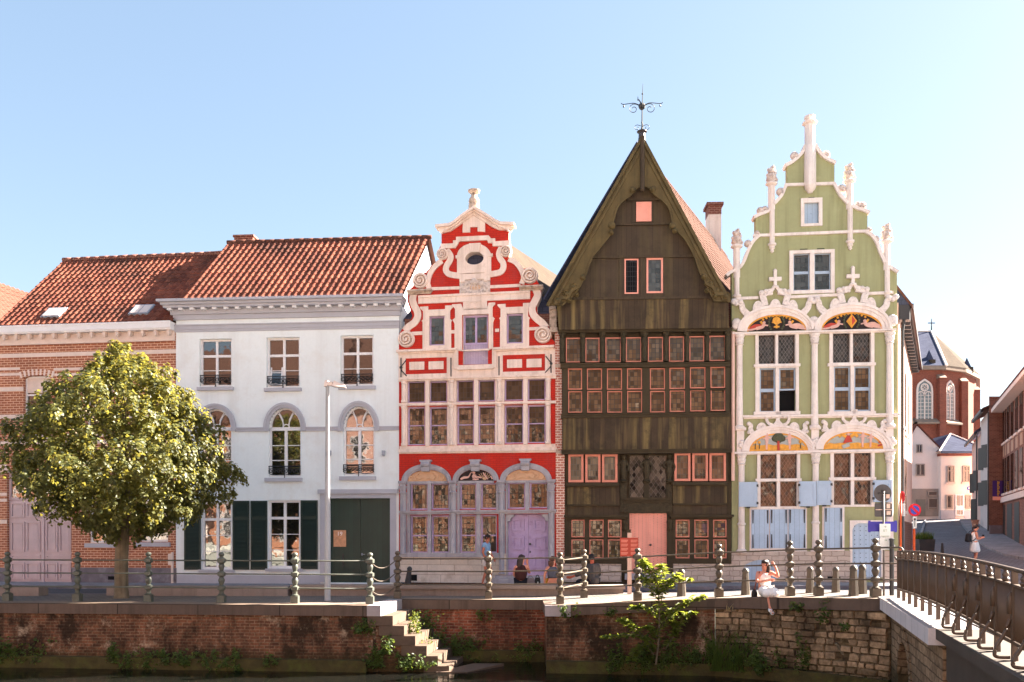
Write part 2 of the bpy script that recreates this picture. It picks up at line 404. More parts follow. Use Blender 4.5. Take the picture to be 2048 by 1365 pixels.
MT['side'] = flatbrick('pavement_slabs', (.26, .25, .26), (.22, .21, .225), (.12, .11, .115), .5, .35, .012)
MT['setts'] = flatbrick('street_setts', (.15, .145, .165), (.11, .108, .125), (.06, .055, .055), .24, .16, .018)
def old_wall(name, c1, c2, mc, w, h, ms, warp, moss, pale, rubble=False):
    """weathered canal wall: blocks, black-green damp growth, pale lime bloom, moss near the water"""
    t = T(name); co = t.n('TexCoord', 'Object'); sep = t.n('SeparateXYZ', None, Vector=co)
    hx = t.math('ADD', sep.outputs[0], t.math('MULTIPLY', sep.outputs[1], .8))
    hv = t.n('CombineXYZ', 0, X=hx, Y=sep.outputs[2], Z=0.)
    wn = t.n('TexNoise', 'Color', Vector=co, Scale=3.5, Detail=3.)
    bv = t.n('VectorMath', 0, _operation='ADD', i0=hv, i1=t.n('VectorMath', 0, _operation='SCALE', i0=t.n('VectorMath', 0, _operation='SUBTRACT', i0=wn, i1=(.5, .5, .5)), Scale=warp))
    if rubble:
        sp = t.n('SeparateXYZ', None, Vector=bv)
        vv = t.n('CombineXYZ', 0, X=t.math('DIVIDE', sp.outputs[0], w), Y=t.math('DIVIDE', sp.outputs[1], h), Z=0.)
        ed = t.n('TexVoronoi', 'Distance', _voronoi_dimensions='2D', _feature='DISTANCE_TO_EDGE', Vector=vv, Scale=1., Randomness=.78)
        ce = t.n('TexVoronoi', 'Color', _voronoi_dimensions='2D', _feature='F1', Vector=vv, Scale=1., Randomness=.78)
        jt = t.maprange(ed, .02, .085, 1., 0.); tone = t.n('SeparateXYZ', 0, Vector=ce)
        stone = t.mix(tone, c1, c2); brc = t.mix(jt, stone, mc); brh = jt
    else:
        br = t.n('TexBrick', None, Vector=bv, Color1=c1, Color2=c2, Mortar=mc, Scale=1., Mortar__Size=ms, Mortar__Smooth=.3, Brick__Width=w, Row__Height=h); brc, brh = br.outputs[0], br.outputs[1]
    big = t.n('TexNoise', 0, Vector=t.n('Mapping', 0, Vector=co, Scale=(1., 1., .6)), Scale=1.1, Detail=9., Roughness=.72)
    c = t.mix(t.math('MULTIPLY', t.maprange(big, .42, .58), moss), brc, S(44, 34, 24))
    n3 = t.n('TexNoise', 0, Vector=co, Scale=2.1, Detail=9., Roughness=.75)
    c = t.mix(t.math('MULTIPLY', t.maprange(n3, .56, .70), pale), c, S(196, 172, 146))
    n4 = t.n('TexNoise', 0, Vector=co, Scale=5., Detail=6., Roughness=.7)
    if w > 3: ri_ = t.maprange(t.n('NewGeometry', 'Random Per Island'), 0., 1., .62, 1.18); c = t.mix(1., c, t.n('CombineXYZ', 0, X=ri_, Y=ri_, Z=t.math('MULTIPLY', ri_, .97)), 'MULTIPLY')
    low = t.maprange(t.math('ADD', sep.outputs[2], t.math('MULTIPLY', t.math('SUBTRACT', n4, .5), .5)), -1.05, -1.5)
    c = t.mix(t.math('MULTIPLY', low, .85), c, S(52, 46, 22))
    n5 = t.n('TexNoise', 0, Vector=co, Scale=14., Detail=4.)
    f = t.maprange(n5, .3, .7, .7, 1.3)
    c = t.mix(1., c, t.n('CombineXYZ', 0, X=f, Y=f, Z=f), 'MULTIPLY')
    h = t.math('ADD', t.math('MULTIPLY', brh, -1.), t.math('MULTIPLY', n5, .8))
    bm = t.n('Bump', 0, Strength=.8, Distance=.02, Height=h)
    return t.fin(t.n('BsdfPrincipled', 0, Base__Color=c, Roughness=.9, Normal=bm, Specular__IOR__Level=.2))
MT['oldbrick'] = old_wall('old_canal_brick', S(138, 90, 66), S(100, 66, 50), S(140, 112, 88), .23, .078, .012, .03, .92, .8)
MT['redbrick'] = old_wall('stair_wall_brick', S(158, 88, 64), S(112, 62, 48), S(150, 116, 94), .23, .078, .012, .05, .7, .6)
MT['rubblewall'] = old_wall('rubble_canal_wall', S(112, 94, 68), S(92, 76, 54), S(80, 66, 46), .3, .12, .018, .05, .7, .3)
MT['rubblestone'] = old_wall('rubble_stone', S(214, 186, 152), S(176, 146, 116), S(176, 146, 116), 3.1, 2.7, .0, .3, .75, .5)
MT['abut'] = old_wall('bridge_abutment_stone', S(190, 160, 128), S(150, 124, 98), S(112, 92, 72), .4, .16, .014, .05, .4, .3)
MT['coping'] = surf('weathered_coping_stone', S(108, 90, 78), .85, .14, 1.5, .25, 30, streak=(S(70, 58, 50), .7, 3.), brick=dict(w=1.9, h=5., ms=.012, c2=S(98, 82, 72), mc=S(52, 44, 38)))
MT['newstone'] = surf('pale_new_stone', S(166, 156, 156), .8, .05, 2, .1, 40)
MT['copingtop'] = surf('clean_sunlit_coping_top', S(136, 116, 100), .85, .12, 1.5, .2, 30, brick=None)  # cleaner top face, also made paler to carry the sunlit strip
MT['step'] = surf('step_stone', S(100, 82, 69), .85, .14, 3, .25, 30, dirt=(S(70, 58, 46), .6, 4., .52))
MT['mossy'] = surf('mossy_footing', S(70, 62, 34), .95, .3, 4, .8, 20, dirt=(S(84, 88, 34), .6, 3., .5))
MT['cornice'] = surf('bridge_cornice_stone', S(226, 216, 214), .75, .06, 2, .1, 30, brick=dict(w=.8, h=5., ms=.01, c2=S(216, 206, 206), mc=S(150, 140, 138)))
MT['bank'] = surf('pale_paving', (.60, .62, .56), .85, .06, 2)
MT['mirroof'] = surf('dark_roof_tiles', (.10, .05, .036), .85, .3, 4)
MT['beam'] = surf('dark_bridge_beam', S(86, 76, 68), .7, .15, 2, .1, 30)
def watermat():
    t = T('canal_water'); co = t.n('TexCoord', 'Object')
    n = t.n('TexNoise', 0, Vector=t.n('Mapping', 0, Vector=co, Scale=(1., 2.5, 1.)), Scale=2.2, Detail=4.)
    bm = t.n('Bump', 0, Strength=.25, Distance=.06, Height=n)
    return t.fin(t.n('BsdfPrincipled', 0, Base__Color=(.006, .006, .005), Roughness=.06, Normal=bm, IOR=1.33))
MT['water'] = watermat()
LEADR = dict(lead=(.085, .07, .07), lw=.013)
GL = dict(
 plain=glass('window_glass', None, tilt=.02, refl=.17, base=(.012, .011, .010), tint=(1, .96, .92), mott=.1),
 red=glass('leaded_panes', 'rect', .115, .17, (.030, .022, .022), .014, .03, (.062, .042, .026), .05, mott=.4),
 brown=glass('leaded_panes_wide', 'rect', .125, .15, (.018, .014, .012), .016, .035, (.115, .072, .040), .045, mott=.5),
 attic=glass('leaded_sky_panes', 'rect', .14, .16, (.02, .018, .018), .014, .025, (.045, .036, .028), .10, mott=.4),
 diamond=glass('diamond_panes', 'diamond', .115, .18, (.17, .125, .11), .009, .03, (.042, .03, .024), .05, mott=.6),
 lattice=glass('lattice_panes', 'diamond', .16, .22, (.12, .085, .07), .009, .02, (.05, .034, .026), .012, mott=.9),
 dark=surf('open_window_dark', (.006, .005, .006), .9, .05),
 grille=glass('leaded_strips', 'rect', .09, .2, (.05, .045, .04), .012, .02, (.085, .054, .034), .03, mott=.6),
)
MT['leaf'] = leafmat('linden_leaf', (.011, .022, .005), (.13, .13, .034), .33, (.50, .43, .07))
MT['leaf2'] = leafmat('shrub_leaf', (.05, .085, .016), (.13, .16, .03), .45, (.40, .44, .05))
MT['weed'] = leafmat('weed_leaf', (.045, .08, .016), (.10, .14, .026), .38, (.2, .26, .03))
MT['drygrass'] = leafmat('dry_stem', (.35, .24, .11), (.5, .38, .18), .3)
MT['bark'] = surf('linden_bark', S(126, 112, 92), .9, .25, 5, .8, 30, streak=(S(80, 70, 58), .7, 8.))
# ------------------------------------------------------------------ houses: facade frames
def isect(px, X0, Y0, a):
    k = (px-CX)/F; ca, sa = math.cos(a), math.sin(a)
    s = (k*Y0-X0)/(ca+k*sa)
    return X0+s*ca, Y0-s*sa
class House:
    def __init__(s, name, label, X0, Y0, a, theta, g=0., cat='house', group=None):
        s.X0, s.Y0, s.a, s.g = X0, Y0, a, g
        s.root = empty(name, (X0, Y0, g), -a, label, cat, group)
        t = math.radians(theta)
        s.D = (math.sin(t-a), math.cos(t-a))       # the plot's depth direction in facade coordinates
    def uv(s, px, py, w=0.):
        dx = (px-CX)/F; ca, sa = math.cos(s.a), math.sin(s.a)
        t = (-w+s.X0*sa+s.Y0*ca)/(dx*sa+ca)
        return ((t*dx-s.X0)*ca-(t-s.Y0)*sa, EYE+t*(HY-py)/F-s.g)
    def R(s, x0, y0, x1, y1, w=0.):
        xc, yc = (x0+x1)/2, (y0+y1)/2
        u0, u1 = s.uv(x0, yc, w)[0], s.uv(x1, yc, w)[0]
        return u0, u1, s.uv(xc, y1, w)[1], s.uv(xc, y0, w)[1]      # u0 u1 v0 v1
    def pts(s, L, w=0.): return [s.uv(x, y, w) for x, y in L]
    def pb(s, mb, x0, y0, x1, y1, w0, w1, m=0):
        u0, u1, v0, v1 = s.R(x0, y0, x1, y1, w1); mb.box(u0, u1, -w1, -w0, v0, v1, m)
    def part(s, name, mats, rects, w0, w1, parent=None):
        mb = MB()
        for r in rects: s.pb(mb, *r, w0, w1)
        return mb.build(name, mats, parent or s.root)
    def wall(s, name, mat, outline, holes, w0, w1, parent=None):
        mb = MB(); mb.prism(outline, -w1, -w0, 1 if isinstance(mat, list) else 0, holes, mfront=0); return mb.build(name, mat, parent or s.root)
def rect(u0, u1, v0, v1): return [(u0, v0), (u1, v0), (u1, v1), (u0, v1)]
def pane(u0, u1, v0, v1, y, mat, parent, name='pane'):
    mb = MB(); o = random.random()*.05
    mb.quad((u0, y, v0), (u1, y, v0), (u1, y, v1), (u0, y, v1), 0, [(o, o), (u1-u0+o, o), (u1-u0+o, v1-v0+o), (o, v1-v0+o)])
    return mb.build(name, mat, parent)
def window(H, r, w, fr, mf, mg, vb=(), hb=(), bar=.03, d=.06, parent=None, name='window', sashes=(), top=None, px=True):
    """a framed window in the facade: frame (part) > panes. vb / hb: bars as fractions; top: arch crown height"""
    u0, u1, v0, v1 = H.R(*r, max(w, 0.)) if px else r
    mb = MB(); y0, y1 = -w, -w+d
    mb.box(u0, u0+fr, y0, y1, v0, v1); mb.box(u1-fr, u1, y0, y1, v0, v1)
    mb.box(u0+fr, u1-fr, y0, y1, v0, v0+fr); mb.box(u0+fr, u1-fr, y0, y1, v1-fr, v1)
    us = [u0+fr]; W = u1-u0-2*fr; Hh = v1-v0-2*fr
    for f in vb:
        x = u0+fr+W*f; mb.box(x-bar/2, x+bar/2, y0+.002, y1, v0+fr, v1-fr)
    for f, th in [(h, bar) if not isinstance(h, tuple) else h for h in hb]:
        z = v0+fr+Hh*f; mb.box(u0+fr, u1-fr, y0+.004, y1, z-th/2, z+th/2)
    o = mb.build(name, mf, parent or H.root)
    pane(u0+fr*.5, u1-fr*.5, v0+fr*.5, v1-fr*.5, y0+d*.62, mg, o)
    return o
def hinge_rows(): pass
def pantiles(A, B, U, cw=.23, rl=.30, amp=.062, step=.022):
    """a field of pantiles over the parallelogram A, A+B, A+B+U, A+U (Vectors); B along the eave, U up the slope"""
    mb = MB(); nc = max(1, round(B.length/cw)); nr = max(1, round(U.length/rl)); k = 6
    n = B.cross(U).normalized()
    if n.z < 0: n = -n
    def prof(t):
        t = t % 1
        return amp*(math.sin(2*math.pi*t)*.5+.5 if t < .75 else .12)
    for r in range(nr):
        rows = []
        jit = random.uniform(-.006, .006)
        for e in (0, 1):
            row = []
            for c in range(nc*k+1):
                p = A+B*(c/(nc*k))+U*((r+e*1.0)/nr)+n*(prof(c/k)+(step if e == 0 else 0)+jit*(1-e)+.002*math.sin(c*12.9+r*7.7))
                row.append(mb.vert(p, (c/k-.001 if c == nc*k else c/k+.0005, r+.02+.96*e)))
            rows.append(row)
        for c in range(nc*k): mb.face([rows[0][c], rows[0][c+1], rows[1][c+1], rows[1][c]])
        lip = [mb.vert(A+B*(c/(nc*k))+U*(r/nr)+n*(prof(c/k)-.01), (c/k+.0005, r+.02)) for c in range(nc*k+1)]
        for c in range(nc*k): mb.face([lip[c], lip[c+1], rows[0][c+1], rows[0][c]])
    return mb
def ridge_tiles(A, B, r=.09, n=None):
    mb = MB(); L = (B-A).length; n = n or max(2, int(L/.38))
    for i in range(n):
        p, q = A+(B-A)*(i/n), A+(B-A)*((i+.96)/n)
        q = q+Vector((0, 0, random.uniform(-.008, .012)))
        mb.tube([p, q], r*random.uniform(.93, 1.06), 8)
    return mb
def hull(mb, foot, z0, z1, m=0):
    n = len(foot); b = len(mb.v)
    for x, y in foot: mb.vert((x, y, z0))
    for x, y in foot: mb.vert((x, y, z1))
    for i in range(n): mb.face([b+i, b+(i+1) % n, b+n+(i+1) % n, b+n+i], m)
    mb.face([b+n+i for i in range(n)], m); mb.face([b+i for i in reversed(range(n))], m)
def body(H, u0, u1, depth, z1, mat, y0=.28, z0=-.3, name='side_walls'):
    mb = MB(); dx, dy = H.D[0]*depth, H.D[1]*depth; o = H.D[0]/H.D[1]*y0
    hull(mb, [(u0+o, y0), (u1+o, y0), (u1+dx, dy), (u0+dx, dy)], z0, z1)
    return mb.build(name, mat, H.root)
def gable_roof(H, u0, u1, ze, um, zr, d0, d1, mat, name='roof', th=.08, split=None, mat2=None):
    """ridge runs back along the plot; u0/u1 eaves, um ridge, from depth d0 to d1"""
    mb = MB()
    def p(u, d, z): return (u+H.D[0]*d, H.D[1]*d, z)
    for (a, za, b, zb, m) in ((u0, ze, um, zr, 0), (um, zr, u1, ze, 1 if mat2 else 0)):
        q = [p(a, d0, za), p(b, d0, zb), p(b, d1, zb), p(a, d1, za)]
        mb.hexa([(x, y, z-th) for x, y, z in q]+q, m)
    for d in (max(d0, .2)+.02, d1-.02):
        i = [mb.vert(p(u0, d, ze-.02)), mb.vert(p(u1, d, ze-.02)), mb.vert(p(um, d, zr-.02))]; mb.face(i)
    return mb.build(name, [mat, mat2] if mat2 else mat, H.root)
def balconet(H, r, w, parent, name='window_railing'):
    """low cast-iron guard with scrolls in front of a window"""
    u0, u1, v0, v1 = H.R(*r, w); mb = MB(); y = -w; h = v1-v0
    mb.tube([(u0, y, v1), (u1, y, v1)], .018, 5); mb.tube([(u0, y, v1-h*.16), (u1, y, v1-h*.16)], .010, 4)
    mb.tube([(u0+.02, y, v0+h*.42), (u0+.02, y, v1)], .016, 4); mb.tube([(u1-.02, y, v0+h*.42), (u1-.02, y, v1)], .016, 4)
    um = (u0+u1)/2
    mb.tube([(um, y, v0), (um, y, v0+h*.15), (um, y, v1)], [.04, .015, .018], 5)
    n = 4
    for k in range(n):
        for sgn in (-1, 1):
            c = um+sgn*(u1-u0)*.5*(k+.5)/n; R0 = min((u1-u0)/n*.25, h*.26)
            cz = v1-h*.2-R0*(1.05+.5*abs((k+.5)/n-.5))
            pts = [(c+sgn*R0*(1-.6*i/12)*math.cos(i*.62), y, cz+R0*(1-.6*i/12)*math.sin(i*.62)) for i in range(13)]
            mb.tube(pts, .014, 4)
    sag = [(u0+(u1-u0)*i/14., y, v0+h*.40-abs(math.sin(math.pi*i/7.))*h*.1+(h*.08 if i in (0, 14) else 0)) for i in range(15)]
    mb.tube(sag, .013, 4)
    return mb.build(name, MT['iron'], parent)
def frame_ring(H, mb, r, inner, w0, w1):
    u0, u1, v0, v1 = H.R(*r, w1); a0, a1, b0, b1 = H.R(*inner, w1)
    mb.prism(rect(u0, u1, v0, v1), -w1, -w0, 0, [rect(a0, a1, b0, b1)])
A45 = math.radians(4.5); A7 = math.radians(7.); A85 = math.radians(8.5); A23 = math.radians(2.3); A6 = math.radians(6.)
_kx = (575-CX)/F*29.6
WL = isect(352, _kx, 29.6, A45); WR = isect(798, _kx, 29.6, A45)
LL = isect(-10, WL[0], WL[1], A7); RR = isect(1113, WR[0], WR[1], A85)
BR = isect(1463, RR[0], RR[1], A23); GR = isect(1797, BR[0], BR[1], A6)
# ================================================================== WHITE HOUSE
H = White = House('white_house', 'white plastered house with three rows of sash windows, grey cornice and red tiled roof', WL[0], WL[1], A45, 12)
U = H.uv(798, 860)[0]; ZE = H.uv(575, 607)[1]
def hole(H, r, w=0.): return rect(*H.R(*r, w))
w2 = [(399, 678, 463, 773), (533, 675, 599, 775), (681, 671, 747, 771)]
a1 = [(399, 818, 463, 955), (538, 816, 602, 954), (687, 813, 749, 951)]
g0 = [(403, 1004, 464, 1139), (536, 1001, 601, 1137)]
gar = (659, 997, 780, 1166)
holes = [hole(H, r) for r in w2+g0+[gar]]
arches = []
for r in a1:
    u0, u1, v0, v1 = H.R(*r); zs = H.uv((r[0]+r[2])/2, 856)[1]
    arches.append((u0, u1, v0, zs, v1)); holes.append([(u0, v0), (u1, v0)]+[(x, z) for x, z in reversed(arcpts(u0, u1, zs, v1, 16))])
H.wall('facade', MT['white'], rect(0, U, -.2, ZE-.05), holes, -.30, 0.)
zr = H.uv(650, 480)[1]
zrW = EYE+(HY-483)/F*(29.6+3.05)
dW = 3.1
body(H, 0.02, U-.02, 2*dW, ZE-.02, MT['white'])
# gable ends of the roof, white plaster
mb = MB()
for u in (.16, U-.02):
    q = [(u+H.D[0]*d, H.D[1]*d, z) for d, z in ((0., ZE-.1), (dW, zrW-.06), (2*dW, ZE-.1))]
    s_ = .04 if u < 1 else -.04
    q2 = [(x-s_*.0+(.25 if u < 1 else -.25), y, z) for x, y, z in q]
    i = [mb.vert(p) for p in q]; j = [mb.vert(p) for p in q2]
    mb.face(i); mb.face(j[::-1])
    for k in range(3): mb.face([i[k], i[(k+1) % 3], j[(k+1) % 3], j[k]])
mb.build('gable_end', MT['white'], H.root)
ua, ub = H.uv(362, 596)[0], H.uv(806, 588)[0]
A_ = Vector((ua, -.12, ZE+.02)); B_ = Vector((ub-ua, 0, 0)); U_ = Vector((H.D[0]*(dW+.12/H.D[1]), H.D[1]*dW+.12, zrW-ZE-.02))
roof = pantiles(A_, B_, U_).build('roof', MT['tile'], H.root, True, 50)
mb = MB(); q = [A_+U_, A_+U_+B_, A_+B_+Vector((H.D[0]*2*dW, H.D[1]*2*dW+.1, 0)), A_+Vector((H.D[0]*2*dW, H.D[1]*2*dW+.1, 0))]
mb.quad(*q); mb.build('rear_slope', MT['tilepink'], roof)
ridge_tiles(A_+U_+Vector((-.05, 0, .05)), A_+U_+B_+Vector((.05, 0, .05)), .085).build('ridge', MT['tilepink'], roof, True)
mb = MB(); p = A_+U_+Vector((.12, .25, 0))
mb.box(p.x, p.x+.75, p.y, p.y+.5, p.z-.8, p.z+.34); mb.box(p.x-.04, p.x+.79, p.y-.04, p.y+.54, p.z+.34, p.z+.42)
mb.build('chimney', MT['chimbrick'], roof)
# cornice, dentils, friezes
mb = MB()
ul, ur = H.uv(352, 606)[0], U
zt, zb = H.uv(575, 593, .55)[1], H.uv(575, 609, .45)[1]
h = zt-zb
for (o, a, b, sd) in ((.50, .70, 1., .42), (.44, .35, .70, .36), (.36, .0, .35, .30)):
    mb.box(ul-sd, ur+sd*.55, -o, .25, zb+h*a+(.001 if a else 0), zb+h*b)
mb.box(ul-.46, ur+.24, -.54, -.50, zb+h*.72, zt+.02)
mb.box(ul-.14, ur+.08, -.14, .1, zb-.19, zb-.001)
mb.box(ul-.08, ur+.05, -.07, .1, zb-.36, zb-.19)
cor = mb.build('cornice', MT['greytrim'], H.root)
mb = MB(); n = 21
for i in range(n):
    x = ul-.1+(ur-ul+.16)*i/(n-1); mb.box(x-.07, x+.07, -.33, -.1, zb-.075, zb-.002)
mb.build('dentils', MT['woodwhite'], cor)
mb = MB(); z = H.uv(575, 652)[1]
mb.box(-.03, U+.02, -.05, .05, z-.075, z+.055); mb.box(-.06, U+.05, -.085, .05, z+.055, z+.095); mb.box(-.02, U+.01, -.03, .05, z-.16, z-.076)
mb.build('frieze_moulding', MT['greytrim'], H.root)
mb = MB(); z = H.uv(575, 859)[1]
ed = [0]+[v for a in arches for v in (a[0]-.14, a[1]+.14)]+[U]
for k in range(0, len(ed), 2): mb.box(ed[k]+(.0 if k else -.02), ed[k+1], -.045, .05, z-.07, z+.07)
for k in range(0, len(ed), 2): mb.box(ed[k]+(.0 if k else -.02), ed[k+1], -.065, .05, z+.03, z+.071)
mb.build('string_course', MT['greytrim'], H.root)
# second floor windows
def cross_win(H, r, w, tr, lower, frame=.07, mid=.085, name='window', mg=None, parent=None):
    """white casement window: centre post, transom at fraction tr, thin bars below"""
    return window(H, r, w, frame, MT['woodwhite'], mg or GL['plain'], vb=(.5,), hb=[(tr, mid)]+[(f, .022) for f in lower], bar=mid, d=.07, name=name, parent=parent)
for i, r in enumerate(w2):
    o = cross_win(H, r, -.13, .66, (.33,))
    u0, u1, v0, v1 = H.R(*r)
    mb = MB(); mb.box(u0-.06, u1+.09, -.10, .1, v0-.15, v0-.03); mb.build('sill', MT['greytrim'], o)
    balconet(H, (r[0]+1, r[3]-22, r[2]-1, r[3]+1), .02, o)
    if i == 1:   # left casement tilted open
        um = (u0+u1)/2; mb = MB()
        L = [(u0+.09, -.02), (um-.06, -.02)]; zb_, zt_ = v0+.09, v0+(v1-v0)*.62
        for (xa, xb, za, zc) in ((u0+.09, u0+.14, zb_, zt_), (um-.11, um-.06, zb_, zt_), (u0+.14, um-.11, zb_, zb_+.05), (u0+.14, um-.11, zt_-.05, zt_), (u0+.14, um-.11, (zb_+zt_)/2-.06, (zb_+zt_)/2-.035)):
            def yy(z): return .10+(z-zb_)/(zt_-zb_)*.16
            mb.hexa([(xa, yy(za)-.03, za), (xb, yy(za)-.03, za), (xb, yy(za), za), (xa, yy(za), za), (xa, yy(zc)-.03, zc), (xb, yy(zc)-.03, zc), (xb, yy(zc), zc), (xa, yy(zc), zc)])
        cs = mb.build('open_casement', MT['woodwhite'], o)
        mb = MB(); mb.quad((u0+.12, yy(zb_)-.012, zb_+.03), (um-.09, yy(zb_)-.012, zb_+.03), (um-.09, yy(zt_)-.012, zt_-.03), (u0+.12, yy(zt_)-.012, zt_-.03))
        mb.build('pane', GL['plain'], o)
# first floor arched windows
for i, (u0, u1, v0, zs, zt) in enumerate(arches):
    mb = MB()
    def ring(x0, x1, z0, z1, th, y0, y1, foot):
        out = arcpts(x0-th, x1+th, z0, z1+th, 18); inn = arcpts(x0, x1, z0, z1, 18)
        mb.prism([(x0-th, foot)]+out+[(x1+th, foot), (x1, foot)]+inn[::-1]+[(x0, foot)], y0, y1)
    ring(u0, u1, zs, zt, .17, -.07, .1, zs-.12); ring(u0-.09, u1+.09, zs, zt+.09, .085, -.10, .1, zs-.12)
    arch = mb.build('arch_surround', MT['greytrim'], H.root)
    y0 = .10; mb = MB(); um = (u0+u1)/2; f = .06
    mb.box(u0, u0+f, y0, y0+.07, v0, zs); mb.box(u1-f, u1, y0, y0+.07, v0, zs); mb.box(u0+f, u1-f, y0, y0+.07, v0, v0+f)
    mb.box(u0+f, u1-f, y0-.02, y0+.07, zs-.09, zs+.03); mb.box(um-.05, um+.05, y0+.002, y0+.07, v0+f, zs-.09)
    for k in (1, 2): z = v0+f+(zs-.09-v0-f)*k/3; mb.box(u0+f, u1-f, y0+.006, y0+.07, z-.014, z+.014)
    out = arcpts(u0, u1, zs+.03, zt, 16); inn = arcpts(u0+f, u1-f, zs+.03, zt-f, 16)
    mb.prism(out+inn[::-1], y0, y0+.07)
    mb.band(arcpts(um-.11, um+.11, zs+.03, zs+.13, 8), .03, y0+.004, y0+.06)
    rx, rz = (u1-u0)/2-f, zt-f-zs-.03
    for sg in (-1, 1):
        L = smooth_line([(um+sg*.08, zs+.09), (um+sg*rx*.28, zs+.03+rz*.40), (um+sg*rx*.52, zs+.03+rz*.76), (um+sg*rx*.74, zs+.03+rz*.70)], 5)
        mb.band(L, .026, y0+.004, y0+.06)
        mb.band([(um+sg*.10, zs+.06), (um+sg*rx*.24, zs+.03+rz*.46), (um+sg*rx*.50, zs+.03+rz*.87)], .026, y0+.008, y0+.06)
    o = mb.build('window', MT['woodwhite'], H.root)
    mb = MB(); yy_ = y0+.045
    q = [(u0+.02, v0+.02), (u1-.02, v0+.02)]+arcpts(u0+.02, u1-.02, zs, zt-.02, 16)[::-1]
    b = [mb.vert((x, yy_, z), (x, z)) for x, z in q]; mb.face(b); mb.build('pane', GL['plain'], o)
    mb = MB(); mb.box(u0-.13, u1+.06, -.10, .1, v0-.17, v0-.04); mb.build('sill', MT['greytrim'], o)
    r = a1[i]; balconet(H, (r[0]-1, r[3]-21, r[2]-1, r[3]+4), .02, o)
# ground floor windows, shutters, garage
for r in g0:
    o = cross_win(H, r, -.08, .755, (.25, .5), .08, .09)
    u0, u1, v0, v1 = H.R(*r); mb = MB(); mb.box(u0-.07, u1+.09, -.09, .1, v0-.11, v0-.01); mb.build('sill', MT['greytrim'], o)
def louvre(H, r, w=.05, mat=None, split=.26):
    u0, u1, v0, v1 = H.R(*r, w); mb = MB(); f = .055
    mb.box(u0, u0+f, -w, -w+.04, v0, v1); mb.box(u1-f, u1, -w, -w+.04, v0, v1)
    zm = v1-(v1-v0)*split
    for z0, z1 in ((v0, v0+.08), (zm-.04, zm+.04), (v1-.07, v1)): mb.box(u0+f, u1-f, -w, -w+.04, z0, z1)
    z = v0+.10
    while z < v1-.09:
        if abs(z-zm) > .06:
            mb.hexa([(u0+f, -w+.004, z), (u1-f, -w+.004, z), (u1-f, -w+.03, z+.02), (u0+f, -w+.03, z+.02), (u0+f, -w+.004, z+.012), (u1-f, -w+.004, z+.012), (u1-f, -w+.03, z+.045), (u0+f, -w+.03, z+.045)])
        z += .046
    mb.box(u0+f, u1-f, -w+.032, -w+.038, v0+.05, v1-.05)
    return mb.build('shutter', mat or MT['shutter'], H.root)
for r in ((368, 1004, 401, 1140), (465, 1002, 498, 1140), (501, 1002, 534, 1140), (601, 1001, 635, 1139)): louvre(H, r)
mb = MB(); H.pb(mb, 640, 996, 659, 1165, -.05, .05); H.pb(mb, 780, 996, 792, 1165, -.05, .05); H.pb(mb, 640, 987, 792, 996.5, -.05, .055)
H.pb(mb, 635, 979, 795, 987.5, -.05, .12); H.pb(mb, 637, 983.5, 794, 987.6, -.05, .09)
mb.build('door_surround', MT['greytrim'], H.root)
u0, u1, v0, v1 = H.R(*gar); um = (u0+u1)/2
for a, b in ((u0-.03, um-.006), (um+.006, u1+.03)):
    mb = MB(); mb.box(a, b, .14, .2, v0-.05, v1+.03)
    dr = mb.build('door', MT['darkgreen'], H.root)
    if a < u0:
        mb = MB(); mb.tube([(um-.62, .12, v0+.62), (um-.62, .12, v0+.92)], .016, 5); mb.box(um-.64, um-.60, .12, .14, v0+.55, v0+1.0); mb.build('handle', MT['iron'], dr)
        pu0, pu1, pv0, pv1 = H.R(667, 1061, 692, 1094, -.11)
        mb = MB(); mb.box(pu0, pu1, .115, .139, pv0, pv1)
        for k in range(4): z = pv0+(.06+.11*k)*(pv1-pv0)/.6; mb.box(pu0+.03, pu1-.03, .111, .116, z, z+.028)
        pl = mb.build('number_plate', MT['copper'], dr)
        text('19', .2, 'number', MT['woodwhite'], dr, ((pu0+pu1)/2, .110, pv1-.13))
    else:
        mb = MB(); mb.tube([(um+.05, .10, v0+.98), (um+.16, .10, v0+.98)], .013, 5); mb.box(um+.03, um+.07, .10, .14, v0+.94, v0+1.02); mb.build('handle', MT['zinc'], dr)
mb = MB(); H.pb(mb, 353, 1151, 640, 1168, -.05, .04); mb.build('plinth', MT['greytrim'], H.root)
for px in (660, 768):
    u, v = H.uv(px, 906); mb = MB(); mb.box(u-.05, u+.05, -.14, -.003, v-.09, v+.07); mb.lathe((u, -.09, v-.13), [(.035, 0), (.05, .04), (.03, .05)], 8)
    mb.build('wall_lamp', MT['zinc'], H.root)
mb = MB(); u = H.uv(796, 900)[0]; mb.box(U-.17, U-.012, -.012, .02, -.1, H.uv(790, 660)[1]); mb.build('corner_strip', MT['white'], H.root)
# ================================================================== ORANGE BRICK HOUSE (left)
lx = LL; H = Brick = House('brick_house', 'orange brick house with pale stone bands and a red tiled roof behind the round tree', LL[0], LL[1], A7, 12)
U = H.uv(352, 900)[0]-.012; ZE = H.uv(170, 652)[1]
wB = [(47, 751, 101, 872), (172, 748, 226, 868), (297, 745, 345, 864)]
gB = [(178, 968, 237, 1086), (281, 966, 336, 1084)]
dB = (14, 942, 143, 1168)
hl = []
for r in wB:
    u0, u1, v0, v1 = H.R(*r); hl.append([(u0, v0), (u1, v0)]+arcpts(u0, u1, v1-.12, v1, 8)[::-1])
hl += [hole(H, r) for r in gB+[dB]]
H.wall('facade', MT['brickA'], rect(0, U, -.2, ZE-.05), hl, -.3, 0.)
body(H, .02, U-.02, 6.4, ZE-.02, MT['brickC'])
dB_ = 3.3; zrB = EYE+(HY-517)/F*(30.4+3.2)
ua, ub = H.uv(-4, 646)[0], U+.02
